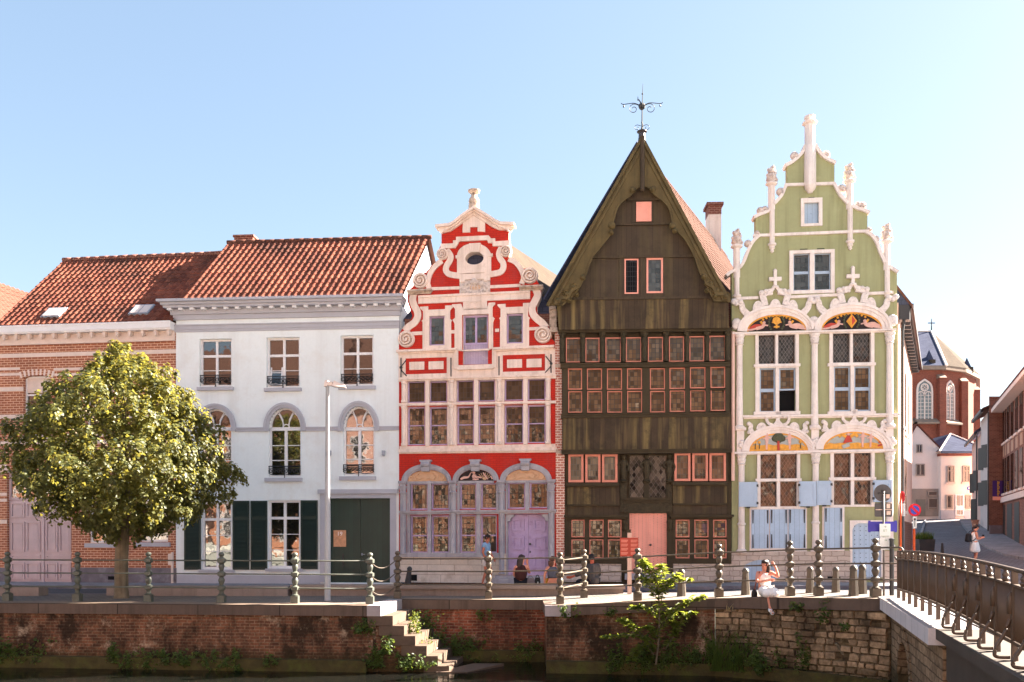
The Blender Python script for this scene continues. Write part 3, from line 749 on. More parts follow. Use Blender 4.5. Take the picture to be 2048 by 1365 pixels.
A_ = Vector((ua, -.18, ZE+.03)); B_ = Vector((ub-ua, 0, 0)); U_ = Vector((H.D[0]*(dB_+.18), H.D[1]*dB_+.18, zrB-ZE-.03))
roofB = pantiles(A_, B_+Vector((.75, 0, 0))*0, U_).build('roof', MT['tile'], H.root, True, 50)
mb = MB(); bk = Vector((H.D[0]*2*dB_, H.D[1]*2*dB_+.1, 0)); mb.quad(A_+U_, A_+U_+B_, A_+B_+bk, A_+bk); mb.build('rear_slope', MT['tilepink'], roofB)
# gable end at the left
mb = MB()
for q in (0., .2):
    i = [mb.vert((ua+q+.03+H.D[0]*d, H.D[1]*d, z)) for d, z in ((0, ZE-.1), (dB_, zrB-.08), (2*dB_, ZE-.1))]; mb.face(i if q else i[::-1])
mb.build('gable_end', MT['brickC'], H.root)
ridge_tiles(A_+U_+Vector((-.05, 0, .05)), A_+U_+B_+Vector((.3, .0, .05)), .10).build('ridge', MT['chimbrick'], roofB, True)
for (x0, y0, x1, y1) in ((86, 615, 131, 633), (261, 609, 305, 627)):    # roof lights lying in the slope
    n = B_.cross(U_).normalized(); um_ = H.uv((x0+x1)/2, y1)[0]
    t0, t1 = (.085, .21)
    cx = ((x0+x1)/2+2)
    b0 = Vector((H.uv(cx, y1)[0]-ua, 0, 0))
    # centre the light on the photographed column at its own depth
    p0 = A_+U_*t0; bx = 0
    for _ in range(6):
        p = A_+U_*(t0+t1)/2+Vector((bx, 0, 0)); uu = H.uv(cx, (y0+y1)/2, -p.y)[0]; bx += uu-p.x
    mb = MB(); hw = .37
    for (a, b, c, d, zz, m) in ((-hw, hw, t0, t1, .10, 0), (-hw+.05, -.02, t0+.012, t1-.012, .112, 1), (.02, hw-.05, t0+.012, t1-.012, .112, 1)):
        q = [A_+U_*c+Vector((bx+a, 0, 0)), A_+U_*c+Vector((bx+b, 0, 0)), A_+U_*d+Vector((bx+b, 0, 0)), A_+U_*d+Vector((bx+a, 0, 0))]
        mb.hexa([v+n*.0 for v in q]+[v+n*zz for v in q], m)
    mb.build('roof_light', [MT['zinc'], MT['plastergrey']], roofB)
mb = MB(); zt, zb = H.uv(170, 648, .3)[1], H.uv(170, 661, .3)[1]
mb.box(-.3, U-.02, -.34, .2, zb, zt); mb.box(-.3, U-.02, -.30, .2, zb-.05, zb); mb.box(-.3, U-.03, -.36, -.30, zt-.05, zt+.01)
g = mb.build('gutter', MT['woodwhite'], H.root)
mb = MB(); mb.box(-.3, U-.02, -.06, .1, zb-.36, zb-.05); mb.box(-.3, U-.02, -.09, .1, zb-.40, zb-.36)
for i in range(15): x = .05+(U-.2)*i/14.; mb.box(x-.05, x+.05, -.26, -.06, zb-.19, zb-.051); mb.lathe((x, -.2, zb-.21), [(.055, -.03), (.055, .03)], 8, 'x')
mb.build('eaves_frieze', MT['bandstone'], H.root)
mb = MB()
def bandat(y0, y1, segs):
    for a, b in segs:
        u0, u1, v0, v1 = H.R(a, y0, b, y1); mb.box(u0, u1, -.012, .05, v0, v1)
full = [(-10, 352)]; wseg = [(-10, 40), (108, 166), (232, 291), (350, 352)]
dseg = [(-10, 14), (143, 352)]; gseg = [(-10, 14), (143, 178), (237, 281), (336, 352)]
for y0, y1, sg in ((704, 712, full), (736, 741, wseg), (747, 752, wseg), (775, 783, [(-10, 47), (101, 172), (226, 297), (345, 352)]), (830, 838, [(-10, 47), (101, 172), (226, 297), (345, 352)]), (881, 888, full), (930, 936, dseg), (986, 992, gseg), (998, 1004, gseg), (1040, 1048, gseg)):
    bandat(y0, y1, sg)
mb.build('stone_band', MT['bandstone'], H.root)
for r in wB:
    u0, u1, v0, v1 = H.R(*r); um = (u0+u1)/2; mb = MB(); m2 = MB(); n = 17
    for k in range(n):
        t0, t1 = k/n, (k+1)/n
        def ap(t, o): x = u0-.10+(u1-u0+.2)*t; z = v1-.10+.10*(1-(2*t-1)**2)+o; return (x+(x-um)*.10*o/.2, z)
        (mb if k % 2 == 0 else m2).prism([ap(t0, 0), ap(t1, 0), ap(t1, .22), ap(t0, .22)], -.022, .05)
    mb.build('arch_stones', MT['bandstone'], H.root); m2.build('arch_bricks', MT['brickA'], H.root)
    o = window(H, (u0, u1, v0, v1-.02), -.12, .06, MT['woodwhite'], GL['plain'], hb=[(.70, .06)], px=False)
    mb = MB(); mb.box(u0+.05, u1-.05, .13, .16, v0+(v1-v0)*.72, v1-.06); mb.build('blind', MT['bandstone'], o)
    mb = MB(); mb.box(u0-.08, u1+.08, -.08, .05, v0-.12, v0); mb.build('sill', MT['bandstone'], o)
for r in gB:
    o = window(H, r, -.1, .07, MT['woodwhite'], GL['plain'], hb=[(.72, .05)])
    u0, u1, v0, v1 = H.R(*r); mb = MB(); mb.box(u0-.12, u1+.1, -.09, .1, v0-.17, v0-.02); mb.build('sill', MT['greytrim'], o)
for r in ((143, 1136, 352, 1168), (-10, 1136, 14, 1168)): H.part('plinth', MT['greyplinth'], [r], -.05, .035)
mb = MB(); H.pb(mb, 216, 1153, 231, 1160, -.02, .040); mb.build('vent', GL['dark'], H.root)
mb = MB(); H.pb(mb, -10, 934, 16, 941, -.05, .10); H.pb(mb, -10, 941, 15, 946, -.05, .06); mb.build('door_hood', MT['bandstone'], H.root)
LIL = surf('mauve_door_paint', S(204, 182, 184), .6, .08, 3, streak=(S(186, 164, 170), .4, 6.))
u0, u1, v0, v1 = H.R(*dB)
o = window(H, (14, 942, 143, 1000), -.1, .09, LIL, GL['plain'], name='transom_window')
um = H.uv(83, 1080)[0]; vt = H.uv(83, 1000)[1]
for a, b in ((u0, um-.03), (um+.03, u1)):
    mb = MB(); mb.box(a, b, .115, .16, v0, vt-.01); W = b-a
    for (f0, f1, z0, z1) in ((.07, .47, .03, .21), (.53, .93, .03, .21), (.07, .47, .26, .62), (.53, .93, .26, .62), (.07, .93, .655, .70), (.07, .47, .75, .95), (.53, .93, .75, .95)):
        a0, a1_ = a+W*f0, a+W*f1; b0, b1 = vt-(vt-v0)*z1, vt-(vt-v0)*z0
        mb.prism(rect(a0, a1_, b0, b1), .072, .118, 0, [rect(a0+.05, a1_-.05, b0+.05, b1-.05)]); mb.box(a0+.09, a1_-.09, .098, .118, b0+.09, b1-.09)
    mb.build('door', LIL, H.root)
mb = MB(); mb.box(um-.045, um+.045, .07, .15, v0, vt); mb.build('door_post', LIL, H.root)
mb = MB(); x = U-.10; mb.tube([(x, -.05, H.uv(350, 1105)[1]), (x, -.05, -.05)], .045, 8); mb.box(x-.12, x+.03, -.12, -.003, H.uv(350, 1130)[1], H.uv(350, 1108)[1]); mb.build('drain_pipe', MT['bandstone'], H.root)
# neighbour whose tiled roof just shows at the left edge
XL = isect(-260, LL[0], LL[1], A7)
H = House('tiled_house', 'house at the left edge showing only the sunlit corner of its faded tiled roof', XL[0]-.2, XL[1]+2.2, A7, 12)
uE = H.uv(-10, 700)[0]-.1; um = H.uv(-120, 560)[0]; zr = EYE+(HY-532)/F*(H.Y0+.3)
body(H, 0, uE, 12, 8.3, MT['brickC'], y0=0.)
A_ = Vector((uE+1.5+.2, -.1, 8.2-.2)); B_ = Vector((H.D[0]*11, H.D[1]*11, 0)); U_ = Vector((um-A_.x, 0, zr-A_.z))
pantiles(A_, B_, U_, .26, .34).build('roof', MT['tilepink'], H.root, True, 50)
mb = MB(); mb.quad((um, -.1, zr), (um-(uE-um), -.1, 8.2), (um-(uE-um)+H.D[0]*11, H.D[1]*11, 8.2), (um+H.D[0]*11, H.D[1]*11, zr)); mb.quad((um-(uE-um), 0, 8.2), (uE+1.5, 0, 8.2), (um, 0, zr-.05), (um, 0, zr-.05)); mb.build('rear_slope', MT['tilepink'], H.root)
# ================================================================== RED GABLED HOUSE
H = Red = House('red_gabled_house', 'red and cream baroque gabled house with lilac doors, dated tablet and scroll volutes', WR[0], WR[1], A85, 27)
U = H.uv(1113, 900)[0]
def pl(L, w=0.): return H.pts(L, w)
outL = [(798, 1165), (798, 690), (797, 672), (803, 660), (812, 652), (820, 644), (825, 632), (820, 618), (815, 604), (815, 590), (818, 580), (826, 573), (826, 556), (840, 548), (852, 545), (862, 532), (872, 524), (880, 518), (876, 505), (880, 494), (883, 489), (883, 452)]
outR = [(1018, 447), (1018, 480), (1021, 492), (1021, 508), (1017, 515), (1026, 520), (1036, 530), (1044, 538), (1060, 536), (1074, 545), (1074, 562), (1079, 570), (1083, 580), (1081, 596), (1074, 612), (1074, 624), (1081, 636), (1088, 644), (1097, 652), (1103, 664), (1103, 678), (1112, 686), (1112, 1165)]
gab = outL+[(900, 452), (912, 444), (925, 433), (947, 418), (972, 432), (988, 443), (1000, 449)]+outR
att = [(858, 632, 889, 691), (1013, 627, 1046, 687)]; loft = (926, 630, 976, 729)
up = [(814.5, 762, 850, 806), (858, 762, 894, 805), (913, 760, 947.5, 804), (956, 759.5, 990, 803), (1008.6, 758, 1046, 801.5), (1055, 757, 1091, 800.5)]
lo = [(815, 814, 850, 891), (859, 814, 895, 890.5), (914, 812.5, 947.5, 889.5), (956.5, 812, 991, 888.5), (1009, 811, 1046.5, 887.5), (1055, 810, 1091, 886.5)]
gu = [(820, 967, 854.7, 1020), (862, 966.5, 898, 1019.5), (919, 966.5, 952, 1019), (961, 966, 994, 1018.5), (1015, 965, 1050, 1018), (1059, 965, 1096, 1017)]
gl_ = [(820, 1031, 854.7, 1107), (862, 1031, 898, 1107), (919, 1030, 952, 1107), (961, 1030, 994, 1107)]
dR = (1015, 1029, 1097, 1151)
E = H.R(931, 505, 968, 531)
oval = [((E[0]+E[1])/2+(E[1]-E[0])/2*math.cos(t*math.pi/10), (E[2]+E[3])/2+(E[3]-E[2])/2*math.sin(t*math.pi/10)) for t in range(20)]
hl = [hole(H, r) for r in att+[loft]+up+lo+gu+gl_+[dR]]+[oval]
H.wall('facade', [MT['red'], MT['cream']], pl(gab), hl, -.28, 0.)
zE = 9.2
body(H, .03, U-.03, 11, zE, MT['brickC'])
umr = H.uv(952, 450)[0]; zrR = EYE+(HY-447)/F*(29.05)
roofR = gable_roof(H, -.02, U+.02, zE, umr, zrR, .30, 11., MT['slate'], mat2=MT['slatesun'])
# cream stonework
CR = MT['cream']
mb = MB()
def pp(L, w1, w0=-.05): mb.prism(pl(L, w1), -w1, -w0)
# pediment block and strips
pp([(927, 432), (947, 414), (970, 430), (970, 464), (955, 463), (955, 454), (940, 454.5), (940, 465), (925, 465.5), (925, 458)], .05)
pp([(881, 488), (906, 487), (906, 481), (912, 481), (912, 474), (977, 471), (982, 477), (990, 477), (990, 483), (1020, 481), (1020, 491), (985, 492.5), (985, 486), (976, 486), (974, 480), (918, 483), (914, 490), (910, 496), (881, 497)], .08)
# oval surround
arch_o = arcpts(914, 982, 512, 487, 14)
L = [(914, 548), (914, 513)]+[(x, 512-(z-512)*-1 if False else z) for x, z in arch_o]+[(982, 512), (982, 546)]
mb.prism(pl(L, .07), -.07, .05, 0, [oval])
pp([(938, 487), (961, 486), (958, 504), (941, 504.5)], .13)
pp([(911, 511), (922, 510), (922, 516), (911, 517)], .09); pp([(974, 508), (985, 507), (985, 513), (974, 514)], .09)
pp([(928, 540), (969, 538.5), (969, 545), (928, 547)], .10)
# centre base under the oval
pp([(919, 549), (980, 546), (980, 561), (968, 562), (968, 558), (930, 559.5), (930, 564), (919, 564.5)], .09)
# horizontal bands
for L, w in (([(858, 575), (919, 573), (919, 579), (858, 581)], .03), ([(980, 571), (1041, 568), (1041, 574), (980, 577)], .03),
             ([(836, 594), (1060, 583), (1060, 598), (836, 608)], .06), ([(836, 591.5), (1060, 581), (1060, 585), (836, 596)], .10),
             ([(823, 664), (845, 663), (845, 670), (823, 671)], .03), ([(896, 661), (909, 660.5), (909, 667), (896, 667.5)], .03), ([(990, 658), (998, 657.5), (998, 664), (990, 664.5)], .03), ([(1058, 655), (1080, 654), (1080, 660), (1058, 661)], .03)):
    pp(L, w)
mb.build('stone_trim', CR, H.root)
# inner scroll bands (S-shaped straps with volutes)
def sband(L, wd, w1=.06): mb = MB(); mb.band(smooth_line(pl(L, w1), 5), wd, -w1, .05); mb.build('scroll_band', CR, H.root, True, 40)
sband([(893, 500), (901, 512), (899, 522), (893, 532), (892, 542), (900, 549), (920, 552)], .2)
sband([(1003, 495), (998, 507), (1000, 517), (1006, 526), (1006, 537), (999, 545), (979, 549)], .2)
sband([(884, 522), (873, 530), (864, 540), (858, 552), (855, 566), (858, 577)], .17, .07); sband([(1017, 518), (1030, 524), (1038, 533), (1044, 543), (1047, 556), (1043, 568)], .17, .07)
# lower side curves
sband([(829, 584), (825, 598), (828, 611), (834, 622), (835, 634), (829, 645), (818, 653), (809, 662)], .24, .05)
sband([(1070, 575), (1075, 590), (1069, 604), (1064, 615), (1066, 628), (1074, 638), (1084, 646), (1092, 656)], .24, .05)
def volute(px, py, r, w0=.04):
    u, v = H.uv(px, py, w0); mb = MB()
    mb.lathe((u, 0, v), [(r, -.06), (r, w0+.06), (r*.93, w0+.10), (r*.82, w0+.10), (r*.76, w0+.0), (r*.62, w0+.0)], 22, 'y')
    sg = 1 if px < 950 else -1
    pts = [(u+sg*r*(.84-.66*t/26)*math.cos(t*.45), v+r*(.84-.66*t/26)*math.sin(t*.45)) for t in range(27)]
    mb.band(pts, r*.15, -w0-.11, -w0+.02)
    mb.lathe((u, 0, v), [(r*.2, w0), (r*.18, w0+.08), (r*.06, w0+.10)], 10, 'y')
    return mb.build('volute', CR, H.root, True, 40)
for px, py, r in ((885, 509, .20), (1012, 503, .20), (841, 562, .27), (1060, 552, .27), (813, 679, .29), (1086, 670, .29)): volute(px, py, r)
# ledges
mb = MB()
for (x0, x1, y, wl) in ((813, 862, 581.5, 1), (1038, 1086, 573.5, 1)):
    for k, (dy0, dy1, o) in enumerate(((-3.2, 0, .24), (0, 3, .17), (3, 7, .10))):
        e = (3-o*12)*.6; H.pb(mb, x0+e, y+dy0, x1-e, y+dy1, -.2, o)
mb.build('scroll_ledge', MT['creamdirty'], H.root)
# pediment cornice
mb = MB()
top = [(870, 449), (898, 446), (907, 441), (920, 430), (947, 411), (975, 428), (990, 438), (1000, 443), (1028, 444)]
def off(L, d): return [(x, y+d) for x, y in L]
mb.prism(pl(top+off(top, 5.5)[::-1], .26), -.26, .16)
t2 = [(874, 452.5)]+top[1:-1]+[(1024, 447.5)]
mb.prism(pl(off(t2, 4.5)+off([(882, 454)]+t2[1:-1]+[(1017, 450)], 11.5)[::-1], .17), -.17, .16)
mb.prism(pl([(884, 460), (898, 457), (907, 452), (947, 424), (990, 450), (1000, 454), (1016, 455), (1016, 460), (998, 460), (986, 455), (947, 430), (908, 457), (899, 463), (884, 466)], .09), -.09, .05)
ped = mb.build('pediment', CR, H.root)
mb = MB(); u, v = H.uv(948, 411); s_ = 1/58.
mb.lathe((u, .0, v-.1), [(.19, 0), (.19, .12), (.15, .14), (.19, .22), (.17, .30), (.10, .40), (.09, .48), (.14, .50), (.20, .55), (.21, .60), (.13, .62)], 12)
mb.build('finial', MT['creamdirty'], ped, True, 40)
# dated tablet and crest
mb = MB(); mb.prism(pl([(919, 561), (980, 558), (980, 590), (919, 593)], .05), -.05, .05)
cu, cv = H.uv(949, 577)
for a in range(14):
    t = a/14*2*math.pi; mb.lathe((cu+.40*math.cos(t), 0, cv+.19*math.sin(t)), [(.085, 0), (.075, .075), (.03, .095)], 8, 'y')
mb.lathe((cu, 0, cv+.22), [(.12, 0), (.10, .11), (.04, .14)], 9, 'y')
tb = mb.build('date_tablet', MT['whitecarved2'], H.root)
text('1669', .20, 'date', MT['sand'], tb, (cu+.02, -.058, cv-.0), ext=.012)
mb = MB(); mb.prism(pl([(926, 602), (974, 600), (974, 619), (926, 621)], .05), -.05, .05)
cu, cv = H.uv(950, 611)
for sg in (-1, 1): mb.band([(cu+sg*.1+.11*math.cos(t*.5), cv+.11*math.sin(t*.5)) for t in range(12)], .03, -.07, -.04)
for sg in (-1, 1): mb.band([(cu+sg*(.22+.012*t), cv+.09*math.cos(t*.9)) for t in range(8)], .025, -.065, -.04)
mb.build('carved_crest', CR, tb)
# attic windows with eared surrounds
for r, s_ in ((att[0], (845, 620, 902, 699)), (att[1], (1000, 615, 1058, 694))):
    mb = MB(); x0, y0, x1, y1 = s_; xm = (x0+x1)/2
    L = [(x0, y1), (x0, y0+25), (x0-2, y0+22), (x0+1, y0+19), (x0+1, y0+3), (x0-5, y0-3), (x0-5, y0-6), (x0+11, y0-7), (x0+11, y0+0), (x1-12, y0-1.5), (x1-12, y0-8.5), (x1+3, y0-9), (x1+3, y0-5), (x1-2, y0+1), (x1-2, y0+18), (x1+2, y0+21), (x1, y0+24), (x1, y1-1)]
    mb.prism(pl(L, .05), -.05, .05, 0, [hole(H, r, .05)]); mb.build('window_surround', CR, H.root)
    window(H, r, -.10, .055, MT['lilac'], GL['attic'], hb=[], bar=.03)
mb = MB()
L = [(909, 701), (909, 648), (905, 640), (910, 636), (910, 618), (904, 612), (904, 609), (922, 608), (926, 618), (974, 616), (977, 606), (990, 605), (990, 609), (985, 614), (985, 633), (989, 637), (986, 645), (986, 697)]
mb.prism(pl(L, .05), -.05, .05, 0, [hole(H, (924, 629, 977, 702), .05)]); mb.build('window_surround', CR, H.root)
u0, u1, v0, v1 = H.R(*loft); z = H.uv(951, 688)[1]
window(H, (u0, u1, z, v1), -.12, .06, MT['lilac'], GL['attic'], vb=(.5,), bar=.07, px=False, name='loft_window')
mb = MB(); mb.box(u0, u1, .13, .17, v0, z-.005); mb.build('loft_door', MT['lilacpale'], H.root)
# cream wall zone with panels, ledges
mb = MB(); mm = MB()
zone = pl([(797, 707), (912, 703.5), (914, 735), (986, 732), (988, 701), (1112, 697), (1112, 758), (797, 764)], .02)
h2 = [H.R(811, 716, 893.5, 748, .02), H.R(1005.5, 709.5, 1090, 743, .02)]
mb.prism(zone, -.02, .05, 0, [rect(*h) for h in h2])
for r in ((818.5, 724, 848.5, 740), (857, 723, 887, 739), (1014, 719, 1044, 736), (1053, 718, 1083, 735)): H.pb(mb, *r, -.05, .021)
mb.build('panel_wall', CR, H.root)
mb = MB()
for L, w in (([(792, 700), (912, 696), (912, 700), (792, 704.5)], .16), ([(796, 704), (912, 700), (912, 704), (796, 708)], .08), ([(986, 695), (1108, 690), (1108, 694.5), (986, 699.5)], .16), ([(986, 699), (1106, 694), (1106, 698), (986, 703)], .08),
             ([(908, 699), (916, 699), (916, 731), (984, 728.5), (984, 697), (992, 697), (992, 736), (908, 738.5)], .07), ([(914, 735), (986, 732.5), (986, 737.5), (914, 740)], .12)):
    mb.prism(pl(L, w), -w, .05)
mb.build('moulded_ledge', CR, H.root)
# iron wall anchors
for px, y0, y1, kind in ((802, 716, 755, 1), (902, 716, 760, 0), (998, 713, 760, 0), (1102, 709, 746, -1)):
    mb = MB(); a, b = H.uv(px, y0, .05), H.uv(px, y1, .05); mb.tube([(a[0], -.05, a[1]), (b[0], -.05, b[1])], .02, 5)
    if kind:
        zc = (a[1]+b[1])/2
        mb.tube([(a[0]+kind*.18, -.05, zc+.25), (a[0]+kind*.06, -.05, zc+.10), (a[0], -.05, zc), (a[0]+kind*.03, -.05, zc-.12), (a[0]+kind*.2, -.05, zc-.30)], .018, 5); mb.lathe((a[0], -.02, zc), [(.05, 0), (.05, .05)], 8, 'y')
    mb.build('wall_anchor', MT['iron'], H.root)
# the big window grid
mb = MB()
for y, L in ((0, [(797, 758), (1112, 750.5), (1112, 757), (797, 763)]),): mb.prism(pl(L, .10), -.10, .05)
mb.prism(pl([(797, 756), (1112, 748.5), (1112, 752), (797, 760)], .15), -.15, .05)
mb.prism(pl([(798, 807), (1112, 801.5), (1112, 807), (798, 812.5)], .10), -.10, .05); mb.prism(pl([(797, 809), (1112, 803.5), (1112, 806), (797, 811)], .13), -.13, .05)
mb.prism(pl([(799, 893), (1112, 888), (1112, 897), (799, 901)], .03), -.03, .05)
mb.prism(pl([(797, 899), (1113, 894.5), (1113, 901), (797, 905)], .12), -.12, .05); mb.prism(pl([(798, 905), (1112, 901), (1112, 905), (798, 908)], .06), -.06, .05)
mb.build('window_ledge', CR, H.root)
mb = MB()
ed = [(803, 814), (850.5, 858), (894.5, 913), (948, 956), (990.5, 1008.3), (1046.5, 1054.8), (1091.5, 1101)]
for k, (a, b) in enumerate(ed):
    for y0, y1 in ((763, 807), (812, 893)):
        wd = .05 if k in (0, 6) else (.09 if k % 2 else .05)
        H.pb(mb, a, y0-(k*.9), b, y1-(k*.75), -.2, wd)
        if k % 2 == 0:
            u, v0_ = H.uv((a+b)/2, y1-k*.75-.5); v1_ = H.uv((a+b)/2, y0-k*.9+.5)[1]
            mb.lathe((u, -.055, v0_), [(.10, 0), (.10, .08), (.075, .10), (.075, v1_-v0_-.1), (.10, v1_-v0_-.08), (.10, v1_-v0_)], 10)
mb.build('window_mullions', CR, H.root, True, 40)
for r in up: window(H, r, -.10, .045, MT['lilac'], GL['red'], hb=[], name='window')
for r in lo: window(H, r, -.10, .045, MT['lilac'], GL['red'], hb=[(.52, .035)], name='window')
# ground floor arcade in blue stone
BSN = MT['blue_stone']
for i, (x0, x1, ys, yt, xi0, xi1, yi) in enumerate(((803.6, 903, 963, 928.6, 816, 894.5, 940.5), (905.7, 997.8, 962, 928, 917, 987, 939.5), (1000, 1103.7, 961, 926.5, 1012, 1092, 938.5))):
    u0, u1 = H.uv(x0, ys)[0], H.uv(x1, ys)[0]; zs = H.uv((x0+x1)/2, ys)[1]; zt = H.uv((x0+x1)/2, yt)[1]
    i0, i1 = H.uv(xi0, ys)[0], H.uv(xi1, ys)[0]; zi = H.uv((xi0+xi1)/2, yi)[1]
    mb = MB()
    for f, w in ((0., .06), (.33, .10), (.62, .075)):
        def lp(f): return arcpts(u0+(i0-u0)*f, u1+(i1-u1)*f, zs, zt+(zi-zt)*f, 20)
        a, b = lp(f), lp(min(1, f+.345)); mb.prism(a+b[::-1], -w, .05)
    mb.build('arch', BSN, H.root)
    um = (u0+u1)/2; mb = MB(); zk = zt
    mb.prism([(um-.20, zk+.13), (um-.20, zk+.08), (um-.15, zk+.06), (um-.13, zk-.26), (um+.13, zk-.26), (um+.15, zk+.06), (um+.20, zk+.08), (um+.20, zk+.13)], -.2, .05)
    mb.lathe((um-.15, -.17, zk-.03), [(.09, 0), (.09, .3)], 10, 'x'); mb.build('keystone', BSN, H.root)
    zb_ = H.uv((x0+x1)/2, ys+.5)[1]
    mb = MB(); mb.prism([(i0, zs)]+arcpts(i0, i1, zs, zi, 16)[1:-1]+[(i1, zs)], -.008, .05)
    tm = mb.build('tympanum', MT['sand'] if i != 1 else MT['darkrelief'], H.root)
    mb = MB(); mb.box(i0-.02, i1+.02, -.03, .05, zs-.085, zs-.001); mb.build('lintel', BSN, H.root)
    mb = MB(); hh = zi-zs
    if i != 1:
        mb.band(smooth_line([(um-.30, zs+.10), (um-.15, zs+.17), (um, zs+.15), (um+.15, zs+.17), (um+.30, zs+.10)], 5), .14, -.04, .0)
        for sg in (-1, 1):
            mb.band(smooth_line([(um+sg*.28, zs+.25), (um+sg*.42, zs+.18), (um+sg*.38, zs+.07), (um+sg*.55, zs+.05), (um+sg*.60, zs+.15), (um+sg*.5, zs+.18)], 5), .05, -.05, .0)
            mb.band(smooth_line([(um+sg*.08, zs+hh*.8), (um+sg*.25, zs+hh*.78), (um+sg*.32, zs+hh*.6)], 5), .05, -.045, .0)
        mb.build('relief', MT['sand'], tm, True, 40)
    else:
        mb.band(smooth_line([(um-.52, zs+.05), (um-.40, zs+.11), (um-.25, zs+.13), (um-.16, zs+.27), (um-.05, zs+.28)], 5), [.05+.03*math.sin(q*.3) for q in range(21)], -.05, .0)
        mb.lathe((um-.06, 0, zs+.27), [(.05, 0), (.045, .06), (.02, .07)], 8, 'y'); mb.lathe((um-.05, 0, zs+.15), [(.085, 0), (.07, .07), (.03, .09)], 8, 'y')
        mb.band([(um-.06, zs+.1), (um+.08, zs+.13), (um+.2, zs+.10)], .05, -.05, 0); mb.band([(um-.1, zs+.05), (um, zs+.04), (um+.1, zs+.06)], .05, -.05, 0)
        mb.band([(um+.26, zs+.27), (um+.42, zs+.04)], .04, -.05, 0); mb.band([(um+.52, zs+.16), (um+.58, zs+.05)], .04, -.05, 0)
        mb.build('relief', MT['skinrelief'], tm, True, 40)
        mb = MB()
        for k in range(7): t = .5+k*.3; mb.band([(um+.3, zs+.02), (um+.3+.28*math.cos(t), zs+.02+.26*math.sin(t))], .018, -.03, 0)
        mb.build('sun_rays', MT['sand'], tm)
for k, (a, b) in enumerate(((799, 815), (899, 915), (996, 1012), (1095, 1111))):
    dy = -k*.8; u0, u1, _, _ = H.R(a, 1000, b, 1010); um = (u0+u1)/2
    def vv(y): return H.uv((a+b)/2, y+dy)[1]
    mb = MB(); caps = MB()
    for y0, y1 in ((985, 1023), (1028, 1108)):
        if k == 3 or (k == 2 and y0 > 1000): y1 = y1 if y0 < 1000 else 1150
        mb.box(u0+.03, u1-.03, -.05, .2, vv(y1), vv(y0)); mb.lathe((um, -.06, vv(y1)), [(.115, 0), (.105, .05), (.09, .08), (.085, vv(y0)-vv(y1)-.05), (.10, vv(y0)-vv(y1))], 12)
    caps.lathe((um, -.05, vv(986)), [(.11, 0), (.13, .03), (.12, .05), (.13, .08), (.17, .20), (.17, .22), (.14, .23), (.14, .27), (.20, .33), (.20, .40)], 4, sq=True)
    caps.lathe((um, -.06, vv(987)), [(.12, -.02), (.13, .02), (.10, .05), (.13, .18), (.15, .24)], 12)
    mb.build('column_shaft', BSN, H.root, True, 40); caps.build('capital', MT['blue_stone'], H.root, True, 30)
mb = MB(); mb.prism(pl([(798, 1022), (1112, 1019), (1112, 1023), (798, 1026)], .15), -.15, .05); mb.prism(pl([(799, 1026), (1111, 1023), (1111, 1027), (799, 1030)], .10), -.10, .05)
for a, b in ((855, 862), (952.3, 960.7), (1050.3, 1058.7)): H.pb(mb, a, 962, b, 1022, -.2, .02)
for a, b in ((855, 862), (952.3, 960.7)): H.pb(mb, a, 1028, b, 1108, -.2, .02)
for a, b in ((814, 820), (898, 900), (914, 919), (992, 997), (1011, 1015), (1094, 1098)):
    H.pb(mb, a, 964, b, 1022, -.2, .012)
    if a < 990: H.pb(mb, a, 1028, b, 1108, -.2, .012)
H.pb(mb, 1011, 1028, 1015, 1151, -.2, .012)
mb.build('stone_transom', BSN, H.root)
for r in gu: window(H, r, -.14, .05, MT['lilac'], GL['red'], hb=[], name='window')
for r in gl_: window(H, r, -.14, .055, MT['lilac'], GL['red'], hb=[(.46, .045)], name='window')
u0, u1, v0, v1 = H.R(*dR); um = (u0+u1)/2
for a, b in ((u0-.02, um-.004), (um+.004, u1+.02)):
    mb = MB(); mb.box(a, b, .17, .23, v0-.03, v1+.02)
    for z0, z1 in ((.07, .27), (.36, .58), (.665, .885)):
        A0, A1 = a+.16, b-.14; b0, b1 = v0+(v1-v0)*(1-z1), v0+(v1-v0)*(1-z0)
        mb.prism(rect(A0, A1, b0, b1), .115, .172, 0, [rect(A0+.06, A1-.06, b0+.06, b1-.06)]); mb.box(A0+.12, A1-.12, .145, .172, b0+.12, b1-.12)
    d_ = mb.build('door', MT['lilac'], H.root)
    if a > u0: mb = MB(); mb.lathe((a+.05, .17, v0+1.05), [(.04, 0), (.02, .05), (.035, .08)], 8, 'y'); mb.box(a+.03, a+.07, .155, .17, v0+.75, v0+.82); mb.build('handle', MT['iron'], d_)
mb = MB()
for sg, x in ((1, u0), (-1, u1)): mb.prism([(x, v1-.0), (x+sg*.22, v1), (x+sg*.22, v1-.08), (x+sg*.12, v1-.12), (x+sg*.10, v1-.22), (x, v1-.24)], -.04, .1)
mb.build('door_corbel', BSN, H.root)
mb = MB(); H.pb(mb, 798, 1107.5, 1012, 1166, -.05, .06); mb.build('plinth', MT['plinth'], H.root)
mb = MB(); H.pb(mb, 798, 1106, 997, 1115, -.05, .11); mb.build('plinth_ledge', BSN, H.root)
mb = MB(); H.pb(mb, 990, 1152, 1112, 1158, -.3, .25); H.pb(mb, 985, 1158, 1112, 1168, -.3, .5); mb.build('doorstep', BSN, H.root)
mb = MB(); H.pb(mb, 818, 1150, 834, 1162, -.02, .065); mb.build('cellar_vent', GL['dark'], H.root)
